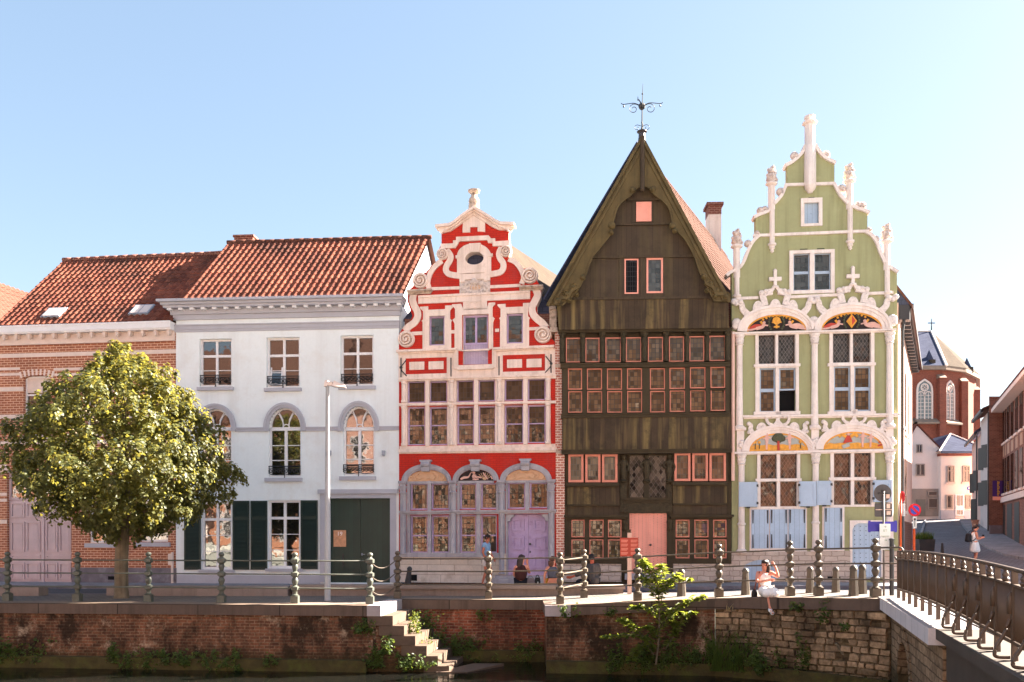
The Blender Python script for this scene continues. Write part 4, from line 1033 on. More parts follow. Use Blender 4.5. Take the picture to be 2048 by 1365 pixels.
# ================================================================== DARK TIMBER HOUSE
H = Brown = House('timber_house', 'dark brown timber house with salmon window frames, steep gable and weathervane', RR[0], RR[1], A23, 27)
U = H.uv(1463, 900)[0]
TB = MT['timber']; SAL = MT['salmon']
WA, WG = .22, .42            # upper storey and gable project beyond the ground floor
zE = H.uv(1280, 600)[1]
body(H, .1, U-.05, 13, zE-.05, MT['brickC'])
# ---- gable boards
mb = MB()
gb = H.pts([(1119, 600), (1176, 518), (1285, 300), (1391, 510), (1453, 597)], WG)
gwin = [(1249, 518, 1277, 588), (1293, 516, 1326, 586.5)]
mb.prism(gb, -WG, -WG+.12, 0, [hole(H, r, WG) for r in gwin]); mb.build('gable_boards', MT['boardsdark'], H.root)
mb = MB(); mb.prism(H.pts([(1113, 601), (1456, 596), (1458, 656), (1118, 660)], WG+.03), -WG-.03, -WG+.1); mb.build('apron_boards', MT['boards'], H.root)
mb = MB()
for x0, x1, y, t in ((1255, 1320, 399, 4), (1224, 1346, 448, 4), (1180, 1391, 513, 5), (1140, 1424, 596, 5)):
    H.pb(mb, x0, y-t/2, x1, y+t/2, WG-.05, WG+.07)
for x in (1243, 1285.5, 1331): H.pb(mb, x-4.5, 515, x+4.5, 594, WG-.05, WG+.025)
for x in (1267, 1308): H.pb(mb, x-3.5, 400, x+3.5, 446, WG-.05, WG+.025)
mb.build('gable_beams', MT['boardsdark'], H.root)
mb = MB(); H.pb(mb, 1272.5, 404, 1303, 443, WG-.05, WG+.04); sh = mb.build('shutter', SAL, H.root)
window(H, gwin[1], WG+.01, .06, SAL, GL['attic'], name='window')
o = window(H, gwin[0], WG+.01, .045, SAL, GL['dark'], name='window')  # pane coloured near-black to stand for the unlit room
u0, u1, v0, v1 = H.R(*gwin[0], WG)
mb = MB(); y = -WG-.01      # sash standing open towards the room, hung on the right
for k in range(4):
    x = u0+.07+(u1-u0-.14)*(k+.5)/4; mb.box(x-.006, x+.006, y+.02, y+.03, v0+.05, v1-.05)
for k in range(7):
    z = v0+.1+(v1-v0-.2)*k/6; mb.box(u0+.05, u1-.05, y+.02, y+.028, z-.006, z+.006)
mb.prism([(u0+.05, v1-.05), (u1-.05, v1-.13), (u1-.05, v1-.10), (u0+.05, v1-.02)], y+.012, y+.02)
mb.build('window_bars', MT['iron'], o)
# ---- barge boards
mb = MB(); B_ = MT['timberlt']
ow = WG+.30
LO = [(1097, 611), (1284.5, 276)]; RO = [(1284.5, 276), (1458, 604)]
inL = smooth_line([(1122, 611), (1150, 585), (1163, 562), (1170, 548), (1176, 530), (1185, 511), (1202, 490), (1218, 469), (1221, 455), (1224, 445), (1231, 420), (1240, 405), (1258, 391), (1272, 376), (1283, 371)], 4)
inR = smooth_line([(1286, 371), (1298, 374), (1312, 389), (1330, 403), (1342, 420), (1348, 447), (1358, 463), (1372, 478), (1388, 505), (1396, 525), (1403, 546), (1410, 556), (1420, 580), (1432, 603)], 4)
LP = H.pts([(1097, 611), (1284.7, 284)], ow)+H.pts(list(reversed(inL)), ow)
mb.prism(LP, -ow, -ow+.10)
RP = H.pts([(1284.3, 284), (1458, 604)], ow)+H.pts(list(reversed(inR)), ow)
mb.prism(RP, -ow, -ow+.10)
bb = mb.build('barge_board', B_, H.root)
mb = MB()
def rail(L, wd, w): mb.band(H.pts(L, w), wd, -w, -w+.12)
rail([(1095, 611), (1284, 276)], .10, ow+.06); rail([(1285, 276), (1460, 604)], .10, ow+.06)
rail([(1108, 607), (1285, 294)], .07, ow+.035); rail([(1284, 294), (1448, 602)], .07, ow+.035)
mb.band(H.pts([(x+2, y) for x, y in inL], ow+.03), .05, -ow-.03, -ow+.02); mb.band(H.pts([(x-2, y) for x, y in inR], ow+.03), .05, -ow-.03, -ow+.02)
for px, py, r in ((1265, 381, .10), (1305, 380, .10), (1224, 452, .12), (1345, 452, .12), (1222, 466, .09), (1349, 462, .09), (1166, 556, .1), (1408, 554, .1)):
    u, v = H.uv(px, py, ow); mb.lathe((u, -ow+.02, v), [(r, 0), (r*.85, .10), (r*.4, .14)], 10, 'y')
mb.build('moulding', B_, bb, True, 40)
mb = MB()     # carved scroll work at the feet of the barge boards
for sg, cx, cy in ((1, 1135, 596), (-1, 1433, 588)):
    u, v = H.uv(cx, cy, ow)
    for a, b, r in ((-.30, -.10, .17), (-.02, .10, .16), (.20, .33, .14), (.05, -.08, .10), (.30, .10, .09), (-.1, .16, .07)):
        mb.lathe((u+sg*a, -ow+.03, v+b), [(r, 0), (r*.9, .09), (r*.6, .06), (r*.35, .12), (r*.1, .14)], 12, 'y')
    mb.band(smooth_line([(u-sg*.42, v-.22), (u-sg*.2, v-.02), (u+sg*.0, v-.02), (u+sg*.12, v+.2), (u+sg*.38, v+.35)], 5), .10, -ow-.08, -ow+.05)
mb.build('carved_scroll', MT['timberlt'], bb, True, 50)
mb = MB(); u, v = H.uv(1284.5, 275, ow); vb_ = H.uv(1284.5, 378, ow)[1]
mb.lathe((u, -ow-.04, vb_), [(.05, -.1), (.09, -.05), (.07, 0), (.075, .1), (.075, v-vb_-.1), (.09, v-vb_)], 8)
kp = mb.build('king_post', MT['boardsdark'], bb, True, 40)
# ---- weathervane on the apex
mb = MB(); u, v = H.uv(1284.5, 275, WG); yk = -WG+.1
mb.lathe((u, yk, v-.18), [(.14, 0), (.12, .20), (.11, .22), (.11, .36), (.17, .40), (.17, .42), (.06, .44)], 10)
mb.build('finial_cap', MT['darkzinc'], H.root, True, 40)
wv = MB(); zt = H.uv(1286, 165, WG)[1]; zc = H.uv(1286, 209, WG)[1]
wv.tube([(u, yk, v), (u+.01, yk, zc), (u+.03, yk, zt)], [.028, .02, .006], 6); wv.tube([(u, yk, v+.28), (u+.02, yk, v+.45), (u, yk, v+.55)], [.05, .03, .03], 6)
wv.lathe((u, yk, zc-.06), [(.03, -.08), (.10, -.02), (.12, .05), (.09, .12), (.02, .14)], 8); wv.lathe((u+.015, yk, zc+.36), [(.01, 0), (.035, .03), (.01, .07)], 6)
for sg in (-1, 1):
    wv.tube(smooth_line([(u+sg*.07, yk, zc+.02), (u+sg*.25, yk, zc+.09), (u+sg*.42, yk, zc+.08), (u+sg*.62, yk, zc+.06), (u+sg*.68, yk, zc+.10)], 4), .013, 5)
    wv.lathe((u+sg*.60, yk, zc-.02), [(.01, -.03), (.03, 0), (.01, .06)], 6)
    c = (u+sg*.27, zc-.10)
    wv.tube([(u+sg*.06, yk, zc)]+[(c[0]-sg*(.17-.12*t/14)*math.cos(t*.55+1.2)*1., yk, c[1]+(.17-.12*t/14)*math.sin(t*.55+1.2)) for t in range(15)], .012, 5)
    c = (u+sg*.16, v+.36); wv.tube([(u+sg*.03, yk, v+.42)]+[(c[0]-sg*(.10-.07*t/12)*math.cos(t*.5+1.4), yk, c[1]+(.10-.07*t/12)*math.sin(t*.5+1.4)) for t in range(13)], .010, 5)
wv.tube([(u-.02, yk, zc+.08), (u-.10, yk, zc+.20), (u-.13, yk, zc+.19)], .02, 5); wv.prism([(u-.15, zc+.18), (u-.11, zc+.18), (u-.135, zc+.33)], yk-.01, yk+.01)
tag(wv.build('weathervane', MT['iron'], H.root), 'wrought iron weathervane with scrolled arms')
# ---- roof
umr = H.uv(1284.7, 290, 0)[0]; zrT = H.uv(1284.7, 287, .3)[1]-.05
uL, uR = H.uv(1101, 611, WG)[0], H.uv(1457, 604, WG)[0]
roofT = gable_roof(H, uL+.02, uR-.0, zE-.05, umr, zrT, -.60, 12., MT['slate'], mat2=MT['tilebeige'])
Ar = Vector((uR+.02+H.D[0]*-.6, H.D[1]*-.6, zE-.02)); Br = Vector((H.D[0]*12.4, H.D[1]*12.4, 0)); Ur = Vector((umr-uR-.02, 0, zrT-zE+.04))
pantiles(Ar, Br, Ur, .19, .28, .02, .018).build('roof_tiles', MT['tilebeige'], roofT, True, 50)
# chimney rising from the ridge
d = 9.2
for _ in range(4):
    x, y = umr+H.D[0]*d, H.D[1]*d; w_ = (H.uv(1428, 450, -y)[0]-x); d += w_/(H.D[0]-.0)*.7
x, y = umr+H.D[0]*d, H.D[1]*d; hw = .27
zc0, zc1, zc2 = H.uv(1428, 470, -y)[1]-.8, H.uv(1428, 434, -y)[1], H.uv(1428, 411, -y)[1]
mb = MB(); mb.box(x-hw, x+hw, y-.3, y+.4, zc0, zc1); mb.box(x-hw-.01, x+hw+.01, y-.31, y+.41, zc1, zc2-.12, 1); mb.box(x-hw-.09, x+hw+.09, y-.39, y+.49, zc2-.12, zc2, 1)
mb.build('chimney', [MT['cream'], MT['chimbrick']], roofT)
# ---- second storey: carved posts and row A, row B
mb = MB(); back = H.R(1124, 657, 1462, 906, WA-.14); mb.box(back[0], back[1], -WA+.13, .2, back[2], back[3]); mb.build('storey_wall', TB, H.root)
rowA = [(1132, 676, 1162.5, 725), (1171, 676, 1199, 724.5), (1211, 675.5, 1242, 724.5), (1252, 675, 1282.5, 724), (1296, 674.5, 1326, 723.5), (1338, 673.5, 1368, 723.5), (1379, 673, 1408.5, 723), (1419, 672, 1451, 722)]
rowB = [(1136, 737.5, 1164), (1174, 737.5, 1204), (1214, 737.5, 1244), (1254, 737, 1284), (1300, 737, 1330), (1339, 736, 1370), (1380, 735, 1411), (1421, 734, 1450.5)]
for r in rowA: window(H, r, WA, .028, MT['salmonframe'], GL['brown'], name='window', d=.10)
for k, (a, y, b) in enumerate(rowB):
    window(H, (a, y, b, y+42), WA, .030, MT['salmonframe'], GL['brown'], name='window', d=.10); window(H, (a+.5, y+45.3, b+.5, y+88), WA, .030, MT['salmonframe'], GL['brown'], name='window', d=.10)
for k, px in enumerate((1124.5, 1165.5, 1204.5, 1246.5, 1288.5, 1331.5, 1373.5, 1413.5, 1454.5)):   # caryatid-like brackets
    u, v0 = H.uv(px, 726-k*.5, WA); v1 = H.uv(px, 661-k*.3, WA)[1]; h = v1-v0; mb = MB(); y = -WA-.02; q = 1.25 if k == 4 else 1.
    mb.box(u-.085*q, u+.085*q, y, -WA+.12, v0, v1)
    mb.lathe((u, y-.02, v0), [(.06*q, .0), (.085*q, h*.06), (.05*q, h*.12), (.075*q, h*.3), (.06*q, h*.42), (.09*q, h*.58), (.10*q, h*.70), (.05*q, h*.76), (.075*q, h*.82), (.08*q, h*.88), (.05*q, h*.92)], 8)
    mb.box(u-.13*q, u+.13*q, y-.12, -WA+.1, v1-.10, v1); mb.box(u-.10*q, u+.10*q, y-.07, -WA+.1, v1-.17, v1-.10)
    mb.build('carved_bracket', MT['carved'], H.root, True, 50)
mb = MB(); gaps = [1125]+[x for a, _, b in rowB for x in (a, b)]+[1459]
for k in range(0, len(gaps), 2): H.pb(mb, gaps[k]+.3, 735, gaps[k+1]-.3, 828, WA-.1, WA+.035)
H.pb(mb, 1125, 780-.3, 1459, 782, WA-.1, WA+.02)
mb.build('window_posts', TB, H.root)
for x0, x1, y0, y1, o in ((1121, 1460, 726, 734.5, .10), (1122, 1461, 827, 835, .09), (1123, 1463, 899, 907, .12), (1121, 1460, 658.5, 664, .12)):
    mb = MB(); L = [(x0, y0+1.5), (x1, y0-1.5), (x1, y1-1.5), (x0, y1+1.5)]; mb.prism(H.pts(L, WA+o), -WA-o, -WA+.15)
    L = [(x0, y0+1.), (x1, y0-2.), (x1, y0+.6), (x0, y0+3.6)]; mb.prism(H.pts(L, WA+o+.03), -WA-o-.03, -WA+.1); mb.build('storey_beam', TB, H.root)
mb = MB(); mb.prism(H.pts([(1124, 835), (1461, 832), (1462, 900), (1125, 902)], WA+.05), -WA-.05, -WA+.1); mb.build('apron_boards', MT['boards'], H.root)
# ---- first storey: window boxes and lattice
WC = .12
mb = MB(); b_ = H.R(1128, 903, 1463, 1130, 0.); hs = [hole(H, r) for r in ((1259, 1027, 1334, 1150),)]
mb.prism(rect(b_[0], b_[1], -.1, b_[3]), -.0, .2, 0, hs); mb.build('ground_wall', TB, H.root)
for k, (a, b) in enumerate(((1136.6, 1167), (1170.5, 1201), (1204, 1235), (1349, 1381), (1384.6, 1416), (1419, 1452))):
    y0 = 909 if k < 3 else 906.5; window(H, (a, y0, b, y0+56), WC+.05, .075, MT['salmonframe'], GL['grille'], name='window', d=.09)
for x0, x1, y in ((1132, 1239, 966), (1345, 1456, 964)):
    mb = MB()
    H.pb(mb, x0, y-59.5, x1, y-57.3, -.02, WC+.04); H.pb(mb, x0, y, x1, y+6, -.02, WC+.09); H.pb(mb, x0+1, y+5.9, x1-1, y+8, -.02, WC+.04)
    H.pb(mb, x0, y-58, x0+4, y, -.02, WC); H.pb(mb, x1-4, y-58, x1, y, -.02, WC)
    H.pb(mb, x0+2, y+43, x1-1, y+46, -.02, WC+.02); mb.build('window_box_frame', TB, H.root)
for x0, x1, y in ((1135, 1239, 974), (1346, 1454, 972)): H.part('apron_boards', MT['boards'], [(x0, y, x1, y+36)], -.02, WC-.02)
for x0, x1, y in ((1135, 1240, 1011), (1346, 1454, 1009)): H.part('recess_boards', MT['boardsdark'], [(x0, y, x1, y+20)], -.02, .03)
u0, u1, v0, v1 = H.R(1258, 910, 1335, 997, .06)
lw = window(H, (u0, u1, v0, v1), .06, .03, TB, GL['lattice'], px=False, name='lattice_window')
for px, hh in ((1247, 1.), (1293, .62), (1338.5, 1.)):
    u, v1 = H.uv(px, 908, .1); v0 = H.uv(px, 964, .1)[1]; h = v1-v0; mb = MB()
    mb.lathe((u, -.10, v0), [(.10, -.02), (.13, .03), (.07, h*.1), (.10, h*.25), (.12, h*.4), (.09, h*.52), (.13, h*.66), (.12, h*.76), (.05, h*.81), (.085, h*.87), (.08, h*.94), (.04, h*.98)], 9)
    mb.band(smooth_line([(u-.08, v0+h*.72), (u-.2, v0+h*.6), (u-.10, v0+h*.48)], 4), .06, -.17, -.08); mb.band(smooth_line([(u+.08, v0+h*.72), (u+.17, v0+h*.55), (u+.13, v0+h*.38)], 4), .06, -.17, -.08)
    if hh == 1.: mb.box(u-.11, u+.11, -.06, .05, H.uv(px, 1024, .05)[1], v0)
    mb.build('carved_figure', MT['carved'], H.root, True, 50)
mb = MB(); H.pb(mb, 1288, 962, 1298, 998, -.02, .06); H.pb(mb, 1244, 996, 1342, 1000, -.02, .14); H.pb(mb, 1246, 1000, 1340, 1005, -.02, .09); mb.build('lattice_sill', TB, H.root)
mb = MB(); H.pb(mb, 1249, 1005, 1337, 1026, -.02, .05); mb.build('carved_lintel', MT['carved'], H.root)
for x0, x1, y, s_ in ((1128, 1256, 1030.5, -1), (1340, 1468, 1029.5, 1)):
    mb = MB(); H.pb(mb, x0, y, x1, y+4.5, -.02, .22); H.pb(mb, x0+2, y+4.5, x1-3, y+8, -.02, .15); mb.build('pent_moulding', TB, H.root)
for a, b in ((1243, 1258), (1334.5, 1346)):
    mb = MB(); H.pb(mb, a, 1038, b, 1124, -.02, .07); H.pb(mb, a, 1124, b, 1152, -.02, .10); mb.build('door_post', TB, H.root)
for px in (1250, 1340): mb = MB(); u, v = H.uv(px, 1050, .1); mb.lathe((u, -.09, v-.22), [(.03, 0), (.09, .1), (.06, .2), (.12, .3), (.10, .38)], 8); mb.build('post_bracket', MT['carved'], H.root, True, 50)
u0, u1, v0, v1 = H.R(1259, 1027, 1334, 1149); um = (u0+u1)/2
for a, b in ((u0, um-.004), (um+.004, u1)):
    mb = MB(); mb.box(a, b, .06, .12, v0-.06, v1)
    d_ = mb.build('door', SAL, H.root)
    mb = MB(); nx = 5
    for i in range(nx):
        for j in range(24):
            x = a+.06+(b-a-.12)*i/(nx-1); z = v0+.05+(v1-v0-.1)*j/23+(.04 if i % 2 else 0)
            mb.box(x-.009, x+.009, .052, .061, z-.009, z+.009)
    mb.build('door_studs', MT['iron'], d_)
    if a > u0: mb = MB(); mb.lathe((a+.07, .06, v0+.98), [(.035, 0), (.02, .04), (.04, .08), (.01, .09)], 8, 'y'); mb.build('handle', MT['iron'], d_)
for x0 in ((1143, 1169), (1179, 1207), (1216, 1243), (1351.5, 1379), (1389, 1417), (1426.6, 1453)):
    window(H, (x0[0], 1040, x0[1], 1075), .075, .028, MT['salmonframe'], GL['brown'], name='window', d=.08); window(H, (x0[0], 1079.5, x0[1], 1117), .075, .028, MT['salmonframe'], GL['brown'], name='window', d=.08)
xs = (1129, 1143, 1169, 1179, 1207, 1216, 1243); xs2 = (1346, 1351.5, 1379, 1389, 1417, 1426.6, 1453, 1463)
for G_, e in ((((1129, 1142.5), (1169.5, 1178.5), (1207.5, 1215.5)), (1129, 1243)), (((1346, 1351), (1379.5, 1388.5), (1417.5, 1426), (1453.5, 1463)), (1346, 1463))):
    mb = MB()
    for a, b in G_: H.pb(mb, a, 1038, b, 1118, -.02, .085)
    H.pb(mb, e[0], 1117.5, e[1], 1128, -.02, .09); mb.build('window_frame', TB, H.root)
H.part('plinth', MT['rubble'], [(1113, 1127.5, 1243, 1164)], -.1, .06); H.part('plinth', MT['rubble'], [(1346.5, 1127.5, 1463, 1164)], -.1, .06)
mb = MB(); H.pb(mb, 1250, 1148, 1344, 1160, -.2, .18); mb.build('doorstep', MT['blue_stone'], H.root)
# brick pier with quoin at the left edge
mb = MB()
for k, (y0, y1) in enumerate(((662, 735), (735, 905), (905, 1040), (1040, 1130))): H.pb(mb, 1110+k*.8, y0, 1127+k*1.2, y1, -.3, .025+.006*(3-k))
mb.build('brick_pier', MT['brickD'], H.root)
mb = MB(); H.pb(mb, 1098, 612, 1112, 618, -.3, .20); H.pb(mb, 1099, 618, 1113, 655, -.3, .10); H.pb(mb, 1100, 655, 1115, 664, -.3, .16); H.pb(mb, 1110, 728, 1126, 735, -.1, .08); H.pb(mb, 1112, 901, 1129, 907, -.1, .08); mb.build('quoin_stone', MT['creamdirty'], H.root)
mb = MB(); u, v = H.uv(1466, 962, .1); mb.tube([(u, -.10, v), (u, -.10, H.uv(1464, 664, .1)[1])], .06, 8); mb.build('drain_pipe', MT['plasterpink'], H.root, True, 50)
# ================================================================== GREEN GABLED HOUSE
H = Green = House('green_gabled_house', 'sage green renaissance gabled house with white pinnacles, twin arches and painted reliefs', BR[0], BR[1], A6, 27)
U = H.uv(1797, 900)[0]; WS = MT['whitestone']
def pl(L, w=0.): return H.pts(L, w)
gl2 = [(1463.5, 1166), (1463.5, 548), (1470, 540), (1481, 534), (1489, 521), (1497, 500), (1507, 482), (1518, 472), (1511.5, 470), (1511.5, 432), (1540, 420), (1552, 404), (1564, 391), (1570, 376), (1575, 368), (1575, 328), (1596, 315), (1609, 300), (1611, 290)]
gr2 = [(1631, 288), (1634, 297), (1647, 312), (1669, 324), (1669, 365), (1672, 372), (1680, 388), (1696, 405), (1706, 412), (1735, 425), (1735, 462), (1742, 468), (1752, 480), (1762, 505), (1770, 523), (1780, 531), (1794, 543), (1796.5, 1166)]
uW = [(1517.5, 669, 1551, 728), (1556.5, 669, 1591, 728), (1519.5, 736, 1551.5, 825), (1558.5, 736, 1592, 825), (1666, 665.5, 1700.5, 725.5), (1706, 665.5, 1742, 725), (1668, 732.5, 1701.5, 823), (1708.5, 732.5, 1742, 822.5)]
lW = [(1521, 907.5, 1554, 958), (1560.5, 907.5, 1594.5, 958), (1521, 963, 1554, 1014), (1560.5, 963, 1594.5, 1013.5), (1668, 904.5, 1702, 955.5), (1708.5, 904.5, 1743, 955), (1668, 961, 1702, 1010.5), (1708.5, 961, 1743, 1010)]
aW = (1609, 405, 1638, 447); bW = [(1587, 507, 1620, 581), (1629, 506, 1662, 580)]
gdoor = (1705, 1047, 1763, 1158)
hl = [hole(H, r) for r in uW+lW+[aW]+bW+[gdoor]]
H.wall('facade', MT['greenwall'], pl(gl2+gr2), hl, -.32, 0.)
zEg = 9.35
mb = MB(); o_ = H.D[0]/H.D[1]*.3; dG = 12.5
hull(mb, [(.1+o_, .3), (U+o_-.02, .3), (U+H.D[0]*dG, H.D[1]*dG), (.1+H.D[0]*dG, H.D[1]*dG)], -.4, zEg)
mb.build('side_walls', MT['plasterpink'], H.root)
umg = H.uv(1620, 450)[0]
roofG = gable_roof(H, .0, U+.42, zEg-.05, umg, 13.6, .33, dG, MT['slate'], mat2=MT['tilepink'], th=.14)
mb = MB()
def alongD(mb, u, d0, d1, w, z0, z1, m=0):
    q = []
    for z in (z0, z1):
        for a, d in ((u, d0), (u+w, d0), (u+w, d1), (u, d1)): q.append((a+H.D[0]*d, H.D[1]*d, z))
    mb.hexa(q, m)
alongD(mb, U+.30, .5, dG, .16, zEg-.16, zEg-.0); alongD(mb, U+.02, .5, dG, .30, zEg-.24, zEg-.16)
for k in range(18): alongD(mb, U+.02, .8+k*.65, .92+k*.65, .28, zEg-.36, zEg-.24)
alongD(mb, U-.0, .36, .75, .34, zEg-.55, zEg-.02)
mb.build('eaves_gutter', MT['darkzinc'], H.root)
mb = MB(); x, y = U+.10+H.D[0]*.45, H.D[1]*.45; mb.tube([(x+.06, y, zEg-.5), (x, y, zEg-.9), (x, y, -.1)], .055, 8); mb.build('drain_pipe', MT['darkzinc'], H.root, True, 50)
# windows, doors and shutters of the side wall
mb = MB()
def sidebox(d0, d1, z0, z1, t0, t1, m): alongD(mb, U+t0, d0, d1, t1-t0, z0, z1, m)
for d0, d1, z0, z1 in ((2.2, 3.3, 5.6, 7.9), (5.2, 6.3, 5.6, 7.9), (8.2, 9.2, 5.6, 7.9), (1.9, 3.0, 2.6, 4.6), (5.2, 6.2, 2.6, 4.6)):
    sidebox(d0, d1, z0, z1, -.02, .012, 0); sidebox(d0-.1, d1+.1, z0-.12, z0, -.02, .07, 1)
mb.build('side_window', [GL['plain'], MT['whitestone']], H.root)
mb = MB(); sidebox(.55, 1.0, .3, 2.6, .0, .07, 0); sidebox(2.0, 2.5, .5, 3.1, .0, .08, 0); mb.build('side_shutter', MT['ltblueflat'], H.root)
mb = MB(); sidebox(.34, 11.5, -.3, 2.2, .0, .03, 0); mb.build('side_plinth', MT['brickC'], H.root)
# white ledges, copings following the gable outline
mb = MB()
def coping(L, wd=.10, w=.09): mb = MB(); mb.band(smooth_line(pl(L, w), 4), wd, -w, .34); mb.build('gable_coping', WS, H.root, True, 40)
coping([(1453, 551), (1460, 545), (1470, 540), (1481, 533)]); coping([(1480, 535), (1489, 521), (1497, 500), (1507, 482), (1518, 471)])
coping([(1508, 434), (1520, 428), (1531, 424), (1541, 419)]); coping([(1549, 407), (1558, 397), (1565, 388), (1570, 376), (1573, 370)])
coping([(1571, 330), (1585, 323), (1597, 313), (1607, 302), (1611, 290)]); coping([(1631, 288), (1636, 298), (1647, 311), (1659, 319), (1672, 325)])
coping([(1669, 367), (1674, 376), (1680, 388), (1688, 397), (1697, 407)]); coping([(1705, 411), (1716, 416), (1727, 419), (1740, 425)])
coping([(1732, 463), (1742, 468), (1753, 482), (1762, 505), (1771, 525)]); coping([(1778, 532), (1786, 537), (1797, 544)])
for L in ([(1570, 369.5), (1671, 366.5)], [(1507, 471), (1540, 470)], [(1549, 469.5), (1697, 463.5)], [(1706, 463), (1738, 462)], [(1474, 597), (1517, 595.5)], [(1575, 594.5), (1680, 589.5)], [(1729, 587.5), (1787, 585)]):
    mb = MB(); mb.band(pl(L, .07), .09, -.07, .05); mb.build('gable_ledge', WS, H.root)
for r in ((1571, 326, 1575, 330), ): pass
# pinnacles
def pinn(px, ytop, ycap, ystep, ybot, x2=None, sx=0):
    p = empty('pinnacle', (0, 0, 0)); bpy.data.objects.remove(p)
    u, vt = H.uv(px, ytop, .1); vc = H.uv(px, ycap, .1)[1]; vs = H.uv(px, ystep, .1)[1]; vb = H.uv(px, ybot, .1)[1]; u2 = H.uv(x2 or px, ystep, .1)[0]
    mb = MB(); mb.lathe((u, .02, vs-.15), [(.115, 0), (.115, vc-vs+.12)], 8, sq=True); mb.lathe((u, .02, vc-.04), [(.13, 0), (.20, .05), (.20, .09), (.14, .12)], 8, sq=True)
    mb.lathe((u2, -.02, vb), [(.085, 0), (.085, vs-vb)], 8, sq=True)
    mb.lathe((u2, -.03, vb-.30), [(.02, 0), (.07, .06), (.05, .10), (.10, .16), (.08, .21), (.14, .26), (.14, .31)], 8)
    o = mb.build('pinnacle', WS, H.root, True, 40)
    mb = MB(); h = vt-vc-.08
    mb.lathe((u, .02, vc+.08), [(.10, 0), (.13, h*.1), (.17, h*.3), (.15, h*.45), (.09, h*.55), (.13, h*.68), (.11, h*.82), (.06, h*.9), (.03, h)], 10)
    for k in range(11):
        a = k*2.4; q = k/10; r = .16*(1-.45*q)
        mb.lathe((u+r*math.cos(a), .02+r*math.sin(a), vc+.1+h*(.1+.75*q)), [(.03, -.05), (.06, 0), (.03, .06)], 6)
    mb.build('crown', MT['whitecarved2'], o, True, 60)
pinn(1474.5, 457, 493, 545, 590, 1474.5); pinn(1544.5, 330.5, 367, 408, 487, 1545); pinn(1700.5, 325, 362, 408, 481, 1701.5); pinn(1775.5, 446, 483, 530, 583, 1776)
mb = MB(); u, vb = H.uv(1621, 372, .1); vt = H.uv(1621, 247, .1)[1]; vf = H.uv(1621, 228, .1)[1]; vm = H.uv(1621, 288, .1)[1]
mb.lathe((u, .0, vb), [(.20, 0), (.20, vm-vb-.05), (.165, vm-vb), (.165, vt-vb)], 8, sq=True)
mb.lathe((u, 0., vt-.02), [(.17, 0), (.25, .05), (.25, .09), (.15, .12), (.12, .16), (.18, .22), (.18, vf-vt-.02), (.1, vf-vt)], 8, sq=True)
mb.lathe((u, -.06, vb-.22), [(.08, 0), (.10, .05), (.17, .12), (.2, .24)], 8, sq=True)
mb.build('finial', WS, H.root, True, 40)
# gable crockets
mb = MB()
for px, py, r in ((1589, 311, .13), (1652, 309, .13), (1561, 383, .13), (1683, 377, .13), (1521, 421, .12), (1530, 418, .10), (1725, 411, .12), (1716, 409, .10), (1496, 487, .12), (1752, 477, .10), (1514, 466, .08), (1738, 459, .08)):
    u, v = H.uv(px, py); mb.lathe((u, .05, v), [(r*.7, -.10), (r, -.04), (r, .05), (r*.7, .10), (r*.3, .13)], 9, 'y')
    mb.lathe((u+.05, .05, v-.05), [(r*.5, -.1), (r*.7, 0), (r*.4, .14)], 8, 'y')
mb.build('crockets', MT['whitecarved2'], H.root, True, 50)
# gable windows
mb = MB(); frame_ring(H, mb, (1602, 396, 1645, 452), aW, -.05, .05); mb.build('window_surround', WS, H.root)
mb = MB(); u0, u1, v0, v1 = H.R(*aW, -.1); mb.box(u0-.02, u1+.02, .10, .14, v0-.02, v1+.02); mb.lathe(((u0+u1)/2, .10, (v0+v1)/2), [(.035, 0), (.03, .01)], 6, 'y'); mb.build('attic_shutter', MT['ltblue'], H.root)
mb = MB(); u0, u1, v0, v1 = H.R(1579, 500, 1669.5, 587, .05); mb.prism(rect(u0, u1, v0, v1), -.05, .05, 0, [hole(H, r, .05) for r in bW]); mb.build('window_surround', WS, H.root)
for r in bW: window(H, r, -.08, .035, MT['ltblueflat'], GL['attic'], hb=[(.49, .09)], name='window')
mb = MB()
for r in ((1600, 498, 1615, 499.6), (1634, 497, 1649, 498.6), (1617, 395, 1629, 396.4)): H.pb(mb, *r, -.02, .004)
mb.build('vent', GL['dark'], H.root)
